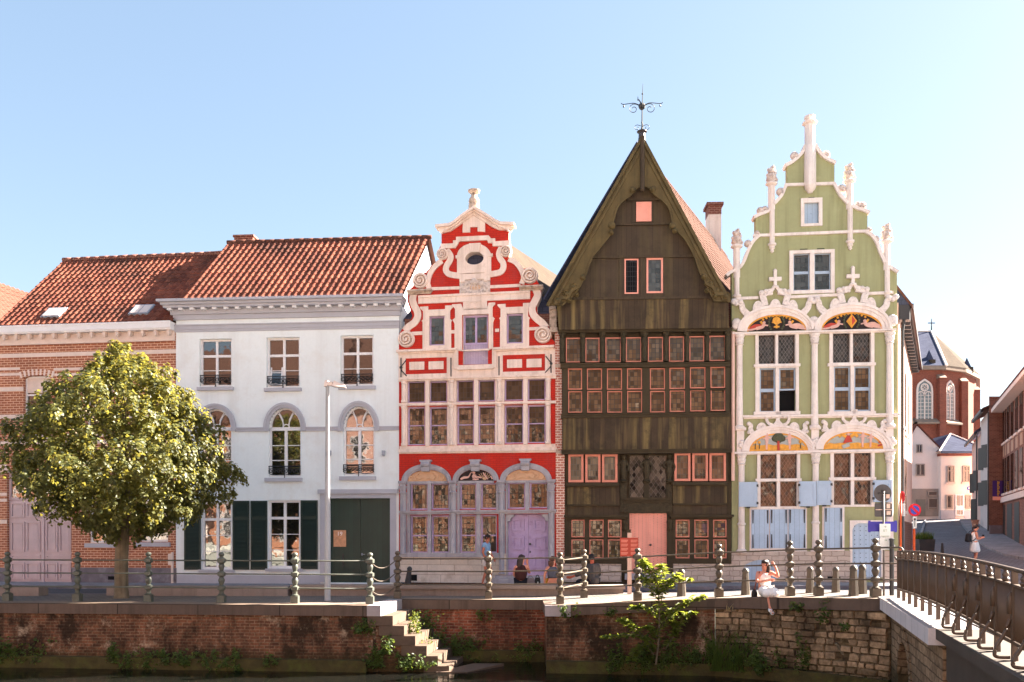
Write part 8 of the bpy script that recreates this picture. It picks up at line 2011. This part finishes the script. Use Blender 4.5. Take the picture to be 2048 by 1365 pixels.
# ================================================================== PEOPLE AND PIGEONS
def skin(name, verts, edges, rad, mat, parent, sub=2):
    me = bpy.data.meshes.new(name); me.from_pydata([tuple(v) for v in verts], edges, []); o = bpy.data.objects.new(name, me); COL.objects.link(o)
    m = o.modifiers.new('Skin', 'SKIN'); m.use_smooth_shade = True
    sv = me.skin_vertices[0].data
    for i, r in enumerate(rad): sv[i].radius = (r, r) if not isinstance(r, tuple) else r; sv[i].use_root = (i == 0)
    if sub: s_ = o.modifiers.new('Sub', 'SUBSURF'); s_.levels = sub; s_.render_levels = sub
    dg = bpy.context.evaluated_depsgraph_get(); dg.update(); nm = bpy.data.meshes.new_from_object(o.evaluated_get(dg))
    o.modifiers.clear(); o.data = nm; nm.name = name; nm.materials.clear(); nm.materials.append(mat); nm.polygons.foreach_set('use_smooth', [True]*len(nm.polygons))
    if parent is not None: o.parent = parent
    return o
def ellip(mb, c, r, seg=12, rings=8, m=0):
    b = len(mb.v)
    for j in range(rings+1):
        t = math.pi*j/rings
        for i in range(seg):
            a = 2*math.pi*i/seg; mb.vert((c[0]+r[0]*math.sin(t)*math.cos(a), c[1]+r[1]*math.sin(t)*math.sin(a), c[2]+r[2]*math.cos(t)))
    for j in range(rings):
        for i in range(seg): mb.face([b+j*seg+i, b+(j+1)*seg+i, b+(j+1)*seg+(i+1) % seg, b+j*seg+(i+1) % seg], m)
SK = surf('skin', S(224, 150, 124), .55, .06, 6, spec=.35); SK2 = surf('skin_tanned', S(196, 118, 92), .55, .06, 6)
HB = surf('dark_brown_hair', S(52, 34, 30), .5, .2, 30, spec=.4); HK = surf('black_hair', S(34, 28, 28), .5, .2, 30)
HB2 = surf('chestnut_hair', S(96, 62, 48), .5, .2, 30)
def body(J, parent, s=1., mat=SK, armsL=True):
    """one continuous figure. J: joint positions (pelvis, waist, chest, neck, head, and sh/el/wr/hip/kn/an/toe with suffix l, r)"""
    V = []; R = []; E = []; idx = {}
    def add(nm, p, r, par=None):
        V.append(Vector(p)); R.append(r if not isinstance(r, tuple) else r); idx[nm] = len(V)-1
        if par is not None: E.append((idx[par], idx[nm]))
    add('pelvis', J['pelvis'], .125*s); add('waist', J['waist'], .115*s, 'pelvis'); add('chest', J['chest'], .13*s, 'waist'); add('neck0', Vector(J['chest'])*.35+Vector(J['neck'])*.65, .075*s, 'chest'); add('neck', J['neck'], .052*s, 'neck0')
    hd = Vector(J['head']); nk = Vector(J['neck']); up = (hd-nk).normalized(); fw = Vector(J['face']).normalized()
    add('jaw', nk+up*.075*s+fw*.02*s, .058*s, 'neck'); add('skull', nk+up*.145*s+fw*.012*s, .082*s, 'jaw'); add('crown', nk+up*.205*s-fw*.012*s, .072*s, 'skull'); add('nose', nk+up*.125*s+fw*.098*s, .013*s, 'skull'); add('chin', nk+up*.05*s+fw*.072*s, .022*s, 'jaw')
    for q in 'lr':
        add('sh'+q, J['sh'+q], .062*s, 'chest'); add('el'+q, J['el'+q], .042*s, 'sh'+q); add('wr'+q, J['wr'+q], .029*s, 'el'+q)
        w = Vector(J['wr'+q]); d = (Vector(J.get('hd'+q, w+(w-Vector(J['el'+q])))) - w).normalized(); sd = d.cross(Vector((0, 1, .3))); sd = sd.normalized() if sd.length > .1 else Vector((1, 0, 0)); pn = d.cross(sd).normalized()
        add('pm'+q, w+d*.055*s, .030*s, 'wr'+q)
        for f in range(4):
            o_ = (f-1.5)*.019*s; a = w+d*.09*s+sd*o_; L = (.030, .036, .034, .026)[f]*s
            add('f%d0%s' % (f, q), a, .011*s, 'pm'+q); add('f%d1%s' % (f, q), a+d*L+pn*.006*s, .0095*s, 'f%d0%s' % (f, q)); add('f%d2%s' % (f, q), a+d*L*1.75+pn*.022*s, .008*s, 'f%d1%s' % (f, q))
        add('t0'+q, w+d*.045*s+sd*.036*s, .012*s, 'pm'+q); add('t1'+q, w+d*.075*s+sd*.052*s+pn*.012*s, .010*s, 't0'+q)
        add('hip'+q, J['hip'+q], .095*s, 'pelvis'); add('th'+q, Vector(J['hip'+q])*.5+Vector(J['kn'+q])*.5, .078*s, 'hip'+q); add('kn'+q, J['kn'+q], .054*s, 'th'+q); add('cf'+q, Vector(J['kn'+q])*.68+Vector(J['an'+q])*.32, .056*s, 'kn'+q); add('an'+q, J['an'+q], .036*s, 'cf'+q); add('toe'+q, J['toe'+q], .032*s, 'an'+q)
    o = skin('body', V, E, R, mat, parent, 2)
    mb = MB(); c = nk+up*.145*s+fw*.012*s; rt = fw.cross(up).normalized()
    for g in (-1, 1): p = c+fw*.074*s+rt*.030*s*g+up*.008*s; ellip(mb, p, (.011*s, .011*s, .008*s), 8, 5)
    mb.build('eyes', HK, o, True); mb = MB(); p = nk+up*.083*s+fw*.083*s; L = [p-rt*.022*s, p-fw*-.004*s, p+rt*.022*s]; mb.tube(L, .006*s, 5); mb.build('mouth', REDS if False else MT['redrelief'], o, True)
    mb = MB()
    for g in (-1, 1): p = c+rt*.082*s*g-up*.005*s; ellip(mb, p, (.014*s, .02*s, .028*s), 7, 5)
    mb.build('ears', mat, o, True)
    return o, dict(up=up, fw=fw, rt=rt, c=c)
def cloth(name, chain, mat, parent, sub=2):
    """chain: list of (name, point, radius, parent index)"""
    return skin(name, [c[0] for c in chain], [(c[2], i) for i, c in enumerate(chain) if c[2] is not None], [c[1] for c in chain], mat, parent, sub)
def hairmesh(h, s, mat, parent, long=0., name='hair'):
    """a rounded cap of hair over the back and top of the head, with a fall of long hair behind"""
    c, up, fw = h['c'], h['up'], h['fw']; mb = MB()
    ellip(mb, c+up*.032*s-fw*.022*s, (.094*s, .094*s, .098*s), 14, 10); ellip(mb, c+up*.062*s+fw*.03*s, (.07*s, .07*s, .05*s), 12, 8)
    if long:
        f = fw.copy(); f.z = 0; f.normalize(); n = 9
        pts = [c-f*(.055+.03*math.sin(i*.4))*s+up*.02*s-V3((0, 0, (long+.04)*i/n)) for i in range(n+1)]
        mb.tube(pts, [.085*s, .092*s, .094*s, .094*s, .094*s, .09*s, .086*s, .078*s, .06*s, .02*s], 10)
    o = mb.build(name, mat, parent, True); return o
V3 = Vector
def relJ(d, o=V3((0, 0, 0))): return {k: V3(v)+o for k, v in d.items()}
# ---- man walking to the right
p = gp(972, 28.15); s = .985; man = empty('person', p, 0, 'man in a light blue shirt and pale shorts walking past the red house', 'person')
J = relJ(dict(pelvis=(0, 0, .90), waist=(0, 0, 1.06), chest=(.01, 0, 1.28), neck=(.03, 0, 1.45), head=(.05, -.01, 1.62), face=(.85, -.5, -.05), shl=(.06, .17, 1.38), ell=(.14, .22, 1.12), wrl=(.24, .18, .92), shr=(-.04, -.17, 1.38), elr=(-.10, -.23, 1.11), wrr=(.0, -.24, .88), hipl=(.02, .09, .86), knl=(.16, .09, .50), anl=(.10, .09, .10), toel=(.22, .08, .03), hipr=(-.01, -.09, .86), knr=(.0, -.10, .48), anr=(-.12, -.10, .09), toer=(.02, -.11, .03)))
b, h = body(J, man, s, SK2)
SH = surf('light_blue_shirt', S(140, 178, 214), .85, .1, 8); SHO = surf('pale_shorts', S(226, 216, 210), .85, .08, 8)
cloth('shirt', [(J['waist']-V3((0, 0, .12)), .165, None), (J['waist']+V3((0, 0, .05)), .16, 0), (J['chest'], .165, 1), (J['chest']+V3((.01, 0, .12)), .10, 2), (J['shl'], .085, 2), (J['shl']*.5+J['ell']*.5, .075, 4), (J['shr'], .085, 2), (J['shr']*.5+J['elr']*.5, .078, 6)], SH, man)
cloth('shorts', [(J['pelvis'], .155, None), (J['hipl'], .12, 0), (J['hipl']*.4+J['knl']*.6, .105, 1), (J['hipr'], .12, 0), (J['hipr']*.4+J['knr']*.6, .108, 3)], SHO, man)
hairmesh(h, s, HK, man)
mb = MB(); c = h['c']
for g in (-1, 1): q = c+h['fw']*.086+h['rt']*.03*g+h['up']*.008; mb.tube([q+h['rt']*.024*math.cos(a)+h['up']*.018*math.sin(a) for a in [i*math.pi/4 for i in range(9)]], .004, 4)
mb.tube([c+h['fw']*.086+h['rt']*.055+h['up']*.012, c+h['rt']*.088+h['up']*.012], .004, 4); mb.tube([c+h['fw']*.086-h['rt']*.055+h['up']*.012, c-h['rt']*.088+h['up']*.012], .004, 4); mb.build('glasses', HK, man)
SHOE = surf('dark_shoes', S(50, 50, 58), .6, .1, 5)
for q in 'lr': cloth('shoe', [(J['an'+q]-V3((.02, 0, .03)), .05, None), (J['toe'+q], .045, 0)], SHOE, man)
# ---- seated people on the bench (seen from behind)
SEAT = bw; zs = P(1000, 1172, 24.2).z
def seated(px, Y, label, lean=(0, 0), face=(.3, 1, 0), s=1., arms=None, mat=SK, legs=None, zseat=None):
    p = P(px, 1172, Y); p.z = zs if zseat is None else zseat; o = empty('person', p, 0, label, 'person'); lx, ly = lean
    d = dict(pelvis=(0, 0, .10), waist=(lx*.4, ly*.4, .26), chest=(lx*.8, ly*.8, .46), neck=(lx, ly, .64), head=(lx*1.1, ly+.03, .80), face=face, shl=(lx-.17, ly*.85, .57), ell=(lx-.22, ly+.10, .32), wrl=(-.12, .32, .20), shr=(lx+.17, ly*.85, .57), elr=(lx+.22, ly+.10, .32), wrr=(.12, .32, .20), hipl=(-.09, .03, .09), knl=(-.11, .46, .12), anl=(-.11, .55, -.30), toel=(-.11, .68, -.33), hipr=(.09, .03, .09), knr=(.11, .46, .12), anr=(.11, .55, -.30), toer=(.11, .68, -.33))
    d = {k: tuple(v*s for v in w) if k != 'face' else w for k, w in d.items()}
    if arms: d.update(arms)
    if legs: d.update(legs)
    J = relJ(d); b, h = body(J, o, s, mat); return o, J, h
BT = surf('dark_brown_top', S(66, 34, 32), .9, .12, 8); BTR = surf('black_trousers', S(26, 28, 38), .9, .1, 8); GT = surf('slate_grey_top', S(88, 88, 98), .9, .1, 8); YS = surf('yellow_skirt', S(238, 188, 66), .9, .12, 18, dirt=(S(226, 206, 170), .7, 26., .52)); JK = surf('dark_grey_jacket', S(64, 62, 64), .85, .12, 8, streak=(S(150, 132, 116), .35, 7.))
def top(J, mat, o, r=1., sl=0, low=.02):
    ch = [(J['pelvis']+V3((0, 0, low)), .15*r, None), (J['waist'], .145*r, 0), (J['chest'], .158*r, 1), (J['chest']*.5+J['neck']*.5, .10*r, 2)]
    if sl:
        for q in 'lr': ch += [(J['sh'+q], .082*r, 2), (J['sh'+q]*(1-sl)+J['el'+q]*sl, .068*r, len(ch))]
        if sl > .9:
            n = len(ch)
            for q, k_ in (('l', n-3), ('r', n-1)): ch += [(J['el'+q]*.35+J['wr'+q]*.65, .05*r, k_)]
    else:
        for q in 'lr': ch += [(J['sh'+q]*.8+J['chest']*.2, .06*r, 2)]
    return cloth('top', ch, mat, o)
def trousers(J, mat, o, r=1., to=1.):
    ch = [(J['pelvis'], .15*r, None)]
    for q in 'lr': ch += [(J['hip'+q], .115*r, 0), (J['kn'+q], .075*r, len(ch)), (J['kn'+q]*(1-to)+J['an'+q]*to, .06*r, len(ch)+1)]
    return cloth('trousers', ch, mat, o)
o, J, h = seated(1041, 24.22, 'woman with very long dark hair in a brown top seated on the bench', (.03, .05), (.75, .6, -.1), .98, arms=dict(elr=(.26, .2, .34), wrr=(.20, .17, .62), hdr=(.19, .16, .72)))
top(J, BT, o, 1.12); trousers(J, BTR, o, .98); hairmesh(h, .98, HB, o, .42)
o, J, h = seated(1106, 24.22, 'woman in a slate grey top and yellow skirt seated on the bench', (.0, .03), (.8, .55, 0), .93, arms=dict(ell=(-.24, .0, .30), wrl=(-.24, .03, .05), hdl=(-.24, .05, -.05)))
top(J, GT, o, 1.12, low=.10); cloth('skirt', [(J['pelvis']-V3((0, .03, -.02)), .185, None), (J['hipl']+V3((-.02, .05, 0)), .125, 0), (J['knl'], .10, 1), (J['hipr']+V3((.02, .05, 0)), .125, 0), (J['knr'], .10, 3)], YS, o); hairmesh(h, .93, HB2, o, .20)
o, J, h = seated(1186, 24.2, 'person in a dark jacket seated at the bench end reaching an arm left', (-.03, .04), (.25, .95, 0), 1.0, arms=dict(ell=(-.36, .10, .34), wrl=(-.60, .16, .24), hdl=(-.72, .18, .23)), mat=surf('skin_reddish', S(186, 92, 64), .55, .08, 6), legs=dict(knl=(-.40, .30, .12), anl=(-.52, .46, -.28), toel=(-.62, .5, -.33)))
top(J, JK, o, 1.14, .95); cloth('jacket_tail', [(J['pelvis']+V3((.02, -.02, .22)), .17, None), (J['pelvis']+V3((.05, -.03, -.0)), .20, 0), (J['pelvis']+V3((.16, 0, -.02)), .10, 1)], JK, o); trousers(J, BTR, o); hairmesh(h, 1., HK, o)
def bag(px, py, w, h, mat, label, Y=24.3, flap=True):
    k = Y/F; p = P(px, py, Y); p.z = zs+.002; o = empty('bag', p, 0, label, 'bag'); mb = MB(); W, Hh = w*k/2, h*k
    L = [(-W, 0), (-W*1.05, Hh*.5), (-W*.85, Hh*.95), (W*.85, Hh), (W*1.05, Hh*.5), (W, 0)]
    mb.prism(L, -.09, .09); mb.build('sack', mat, o); mb = MB(); mb.tube(smooth_line([(-W*.6, 0, Hh*.95), (-W*.3, .02, Hh*1.25), (W*.3, .02, Hh*1.25), (W*.6, 0, Hh*.97)], 4), .012, 5); mb.build('strap', mat, o)
    mb = MB(); mb.prism([(-W*.9, Hh*.62), (W*.9, Hh*.64), (W*.84, Hh*1.01), (-W*.84, Hh*.97)], -.105, -.088); mb.build('flap', mat, o); return o, W, Hh
bag(1061, 1172, 16, 15, surf('grey_bag', S(128, 116, 120), .85, .15, 10), 'small grey bag on the bench beside the long haired woman')
o, W, Hh = bag(1075, 1172, 11, 16, surf('black_bag', S(36, 36, 36), .8, .1, 8), 'small black bag with a white mark standing on the bench right of the grey bag')
mb = MB(); mb.box(-W*.35, W*.2, -.098, -.09, Hh*.12, Hh*.28); mb.box(-W*.05, W*.25, -.098, -.09, Hh*.28, Hh*.5); mb.build('mark', WHT, o)
# ---- woman in a white dress sitting on the canal edge
Yw = quay(5.85)+.38; pw = P(1530, 1192, Yw); pw.z = gz(pw.x, Yw)+.01; s = .95
o = empty('person', pw, 0, 'woman in a white patterned dress sitting on the canal edge, hand at her hair', 'person')
J = relJ({k: tuple(q*s for q in v) if k != 'face' else v for k, v in dict(pelvis=(0, .02, .11), waist=(0, .05, .28), chest=(-.01, .04, .47), neck=(.0, .02, .64), head=(.0, .0, .80), face=(-.75, -.65, .05), shl=(.16, .03, .58), ell=(.30, -.12, .47), wrl=(.23, -.08, .74), hdl=(.14, -.04, .86), shr=(-.17, .02, .56), elr=(-.25, -.16, .36), wrr=(.02, -.22, .39), hdr=(.16, -.22, .41), hipl=(.09, -.04, .10), knl=(.09, -.44, .12), anl=(.02, -.46, -.32), toel=(.02, -.58, -.40), hipr=(-.09, -.04, .10), knr=(-.07, -.44, .13), anr=(-.03, -.50, -.25), toer=(-.04, -.60, -.34)).items()})
b, h = body(J, o, s, SK)
DR = surf('white_patterned_dress', S(250, 244, 238), .85, .04, 6, dirt=(S(214, 150, 130), .75, 9., .58))
top(J, DR, o, .98, low=.02)
cloth('skirt', [(J['pelvis']+V3((0, .0, .04)), .175, None), (J['hipl']+V3((.02, -.10, .02)), .135, 0), (J['knl']+V3((.02, -.04, .0)), .11, 1), (J['knl']+V3((.03, -.07, -.13)), .095, 2), (J['hipr']+V3((-.02, -.10, .02)), .135, 0), (J['knr']+V3((-.03, -.04, 0)), .11, 4), (J['knr']+V3((-.05, -.06, -.14)), .10, 5), (J['pelvis']+V3((0, -.22, .03)), .15, 0), (J['knl']*.5+J['knr']*.5+V3((0, .02, .0)), .11, 7), (J['knl']*.5+J['knr']*.5+V3((0, -.07, -.12)), .09, 8), (J['pelvis']+V3((.22, .0, -.02)), .10, 0)], DR, o)
hairmesh(h, s, HB, o, .26)
WSH = surf('white_shoes', S(248, 248, 250), .6, .03, 6)
for q in 'lr': cloth('shoe', [(J['an'+q]+V3((0, .02, -.03)), .05, None), (J['toe'+q], .045, 0)], WSH, o)
hb_ = empty('handbag', pw+V3((-.27, -.06, 0)), 0, 'dark handbag with a brown strap hanging beside the woman in white', 'bag'); mb = MB(); ellip(mb, (0, 0, .03), (.075, .05, .13), 12, 8); mb.build('sack', HK, hb_, True); mb = MB(); mb.tube(smooth_line([(0, 0, .12), (.04, 0, .30), (.10, .02, .50), (.14, .05, .57)], 4), .016, 5); mb.build('strap', surf('brown_leather', S(128, 66, 48), .6, .1, 8), hb_, True)
# ---- woman with a backpack in the side street
p = G(1949, 1126); p = gp(1949, 33.2); s = .93; o = empty('person', p, 0, 'woman in a white dress with a black backpack walking in the side street', 'person')
J = relJ({k: tuple(q*s for q in v) if k != 'face' else v for k, v in dict(pelvis=(0, 0, .90), waist=(-.01, 0, 1.06), chest=(-.02, 0, 1.28), neck=(.02, 0, 1.45), head=(.08, 0, 1.60), face=(.95, -.15, -.4), shl=(-.01, .16, 1.37), ell=(.03, .19, 1.10), wrl=(.24, .10, 1.14), hdl=(.34, .08, 1.18), shr=(-.01, -.16, 1.37), elr=(.03, -.19, 1.10), wrr=(.24, -.10, 1.14), hdr=(.34, -.08, 1.18), hipl=(.0, .09, .86), knl=(.10, .09, .48), anl=(.04, .09, .09), toel=(.16, .09, .03), hipr=(0, -.09, .86), knr=(.04, -.09, .48), anr=(-.06, -.09, .09), toer=(.07, -.09, .03)).items()})
b, h = body(J, o, s, SK); WD = surf('white_dress', S(238, 242, 246), .85, .05, 6)
top(J, WD, o, .95, low=.05); cloth('skirt', [(J['waist'], .14, None), (J['pelvis']+V3((.0, 0, -.02)), .175, 0), (J['pelvis']+V3((.02, 0, -.22)), .20, 1), (J['pelvis']+V3((.03, 0, -.36)), .20, 2)], WD, o)
hairmesh(h, s, HB, o); cloth('ponytail', [(h['c']-h['fw']*.10+h['up']*.05, .045, None), (h['c']-h['fw']*.15-V3((0, 0, .06)), .04, 0), (h['c']-h['fw']*.15-V3((0, 0, .18)), .018, 1)], HB, o)
mb = MB(); mb.box(J['wrr'].x+.09, J['wrr'].x+.14, -.04, .04, J['wrr'].z+.02, J['wrr'].z+.14); mb.build('phone', HK, o)
for q in 'lr': cloth('shoe', [(J['an'+q]-V3((.02, 0, .04)), .045, None), (J['toe'+q], .04, 0)], WSH, o)
bp = empty('backpack', p+V3((-.24, 0, .98)), 0, 'black backpack on the back of the woman in the side street', 'backpack'); cloth('sack', [(V3((0, 0, .12)), .12, None), (V3((-.02, 0, -.08)), .14, 0), (V3((.02, 0, .28)), .08, 0)], surf('black_backpack', S(34, 34, 40), .7, .15, 10), bp); mb = MB()
for g in (-1, 1): mb.tube(smooth_line([(.06, g*.09, .3), (.18, g*.13, .37), (.27, g*.13, .25), (.2, g*.13, .05), (.05, g*.1, -.05)], 4), .016, 5)
mb.build('strap', HK, bp, True)
# ---- pigeons on the steps
def pigeon(px, py, Y, z, sc, cols, label, rot):
    p = P(px, py, Y); p.z = z; o = empty('pigeon', p, rot, label, 'pigeon')
    skin('body', [(0, 0, .10), (.05, 0, .13), (.075, 0, .175), (.08, 0, .215), (.108, 0, .208), (-.07, 0, .075), (-.14, 0, .05), (.01, .02, .05), (.01, .025, .005), (.04, .025, .0), (.01, -.02, .05), (.01, -.025, .005), (.04, -.025, .0)], [(0, 1), (1, 2), (2, 3), (3, 4), (0, 5), (5, 6), (0, 7), (7, 8), (8, 9), (0, 10), (10, 11), (11, 12)], [.06*sc, .05*sc, .03*sc, .03*sc, .008, .045*sc, (.03, .012), .012, .006, .005, .012, .006, .005], cols[0], o)
    mb = MB()
    for g in (-1, 1): ellip(mb, (-.02, g*.05, .10), (.085, .016, .04), 10, 6)
    mb.build('wings', cols[1], o, True); mb = MB()
    for g in (-1, 1): ellip(mb, (.09, g*.024, .222), (.006, .004, .006), 6, 4)
    mb.build('eyes', HK, o)
PG = surf('pigeon_white', S(236, 230, 226), .7, .12, 20); PG2 = surf('pigeon_grey', S(112, 112, 124), .7, .2, 20)
pigeon(877, 1306, 21.6, -1.49, 1.15, (PG, PG), 'white pigeon standing on the lowest sunlit step', 2.2); pigeon(892, 1304, 22.1, -1.49, 1., (PG2, PG2), 'dark grey pigeon standing in the shade behind the white one', .6); pigeon(866, 1282, 21.9, -1.25, .9, (PG, PG2), 'pale pigeon half hidden on the step above the others', 2.6)
# ------------------------------------------------------------------ pieces that stand apart become parts of their own
def split_pieces(o, gap=.012):
    me = o.data; n = len(me.vertices)
    if not n: return
    par = list(range(n))
    def find(a):
        while par[a] != a: par[a] = par[par[a]]; a = par[a]
        return a
    for p in me.polygons:
        v = p.vertices; r = find(v[0])
        for q in v[1:]: par[find(q)] = r
    isl = {}
    for i in range(n): isl.setdefault(find(i), []).append(i)
    keys = list(isl); co = [v.co for v in me.vertices]
    bb = [(tuple(min(co[i][k] for i in isl[q])-gap for k in range(3)), tuple(max(co[i][k] for i in isl[q])+gap for k in range(3))) for q in keys]
    g = list(range(len(keys)))
    def fg(a):
        while g[a] != a: g[a] = g[g[a]]; a = g[a]
        return a
    for a in range(len(keys)):
        for b in range(a):
            if all(bb[a][0][k] <= bb[b][1][k] and bb[b][0][k] <= bb[a][1][k] for k in range(3)): g[fg(a)] = fg(b)
    grp = {q: fg(i) for i, q in enumerate(keys)}; cl = sorted(set(grp.values()))
    if len(cl) < 2: return
    uvl = me.uv_layers.active
    for ci in cl:
        mb = MB(); mp = {}; sm_ = False
        for p in me.polygons:
            if grp[find(p.vertices[0])] != ci: continue
            sm_ = p.use_smooth
            for i in p.vertices:
                if i not in mp: mp[i] = mb.vert(co[i])
            mb.face([mp[i] for i in p.vertices], p.material_index)
        nn = o.name.split('.')[0]; x = mb.build(nn, list(me.materials), o.parent, sm_, 45 if sm_ else None); x.matrix_basis = o.matrix_basis
    bpy.data.objects.remove(o)
for o in [o for o in bpy.data.objects if o.type == 'MESH' and o.parent and not o.children and o.name.split('.')[0] in ('dentils', 'gable_end', 'scroll_ledge', 'quoin_stone', 'carved_scroll', 'crockets', 'side_window', 'side_shutter', 'hinge', 'sticker', 'vent', 'doorstep', 'door_corbel', 'window_frame', 'window', 'gable_beams', 'capital', 'stone_trim', 'window_ledge', 'brick_pier', 'cornice', 'string_course', 'moulded_ledge', 'door_hood', 'tracery', 'plinth', 'foliage_relief', 'red_relief', 'capital')]:
    if o.name.split('.')[0] == 'window' and not (o.parent.get('group') or '').startswith('houses mirrored'): continue
    if o.name.split('.')[0] == 'tracery': continue
    split_pieces(o)
# ================================================================== LIGHT, SKY, CAMERA
SUN_EL = math.radians(33.5); SUN_AZ = math.radians(70.)        # azimuth from +Y (away from the camera) towards +X
sd = Vector((math.sin(SUN_AZ)*math.cos(SUN_EL), math.cos(SUN_AZ)*math.cos(SUN_EL), math.sin(SUN_EL)))
L = bpy.data.lights.new('Sun', 'SUN'); L.energy = 5.; L.angle = math.radians(.53); L.color = (1., .90, .78)
so = bpy.data.objects.new('Sun', L); COL.objects.link(so); so.rotation_euler = (-sd).to_track_quat('-Z', 'Y').to_euler(); so.location = (20, 30, 40)
W = bpy.data.worlds.new('World'); SC.world = W; W.use_nodes = True; nt = W.node_tree; nt.nodes.clear()
out = nt.nodes.new('ShaderNodeOutputWorld'); bg = nt.nodes.new('ShaderNodeBackground'); sky = nt.nodes.new('ShaderNodeTexSky')
sky.sky_type = 'NISHITA'; sky.sun_disc = False; sky.sun_elevation = SUN_EL; sky.sun_rotation = SUN_AZ; sky.altitude = 0; sky.air_density = 1.0; sky.dust_density = .8; sky.ozone_density = 1.0
gm = nt.nodes.new('ShaderNodeGamma'); gm.inputs[1].default_value = .55; hs = nt.nodes.new('ShaderNodeHueSaturation'); hs.inputs['Saturation'].default_value = 1.25
nt.links.new(sky.outputs[0], gm.inputs[0]); nt.links.new(gm.outputs[0], hs.inputs['Color']); nt.links.new(hs.outputs[0], bg.inputs[0]); bg.inputs[1].default_value = .053; nt.links.new(bg.outputs[0], out.inputs[0])
SC.view_settings.view_transform = 'Standard'; SC.view_settings.look = 'None'; SC.view_settings.gamma = 1.; SC.view_settings.exposure = 3.28
SC.view_settings.use_curve_mapping = False
cam = bpy.data.cameras.new('Camera'); co = bpy.data.objects.new('Camera', cam); COL.objects.link(co); SC.camera = co
co.location = (0, 0, EYE); co.rotation_euler = (math.pi/2, 0, 0); cam.sensor_width = 36.; cam.lens = 36.*F/2048.; cam.shift_y = (HY-682.5)/2048.; cam.clip_end = 3000.
SC.cycles.use_denoising = True; SC.cycles.max_bounces = 8; SC.cycles.transparent_max_bounces = 8; SC.cycles.sample_clamp_indirect = 6.
SC.render.engine = 'CYCLES'
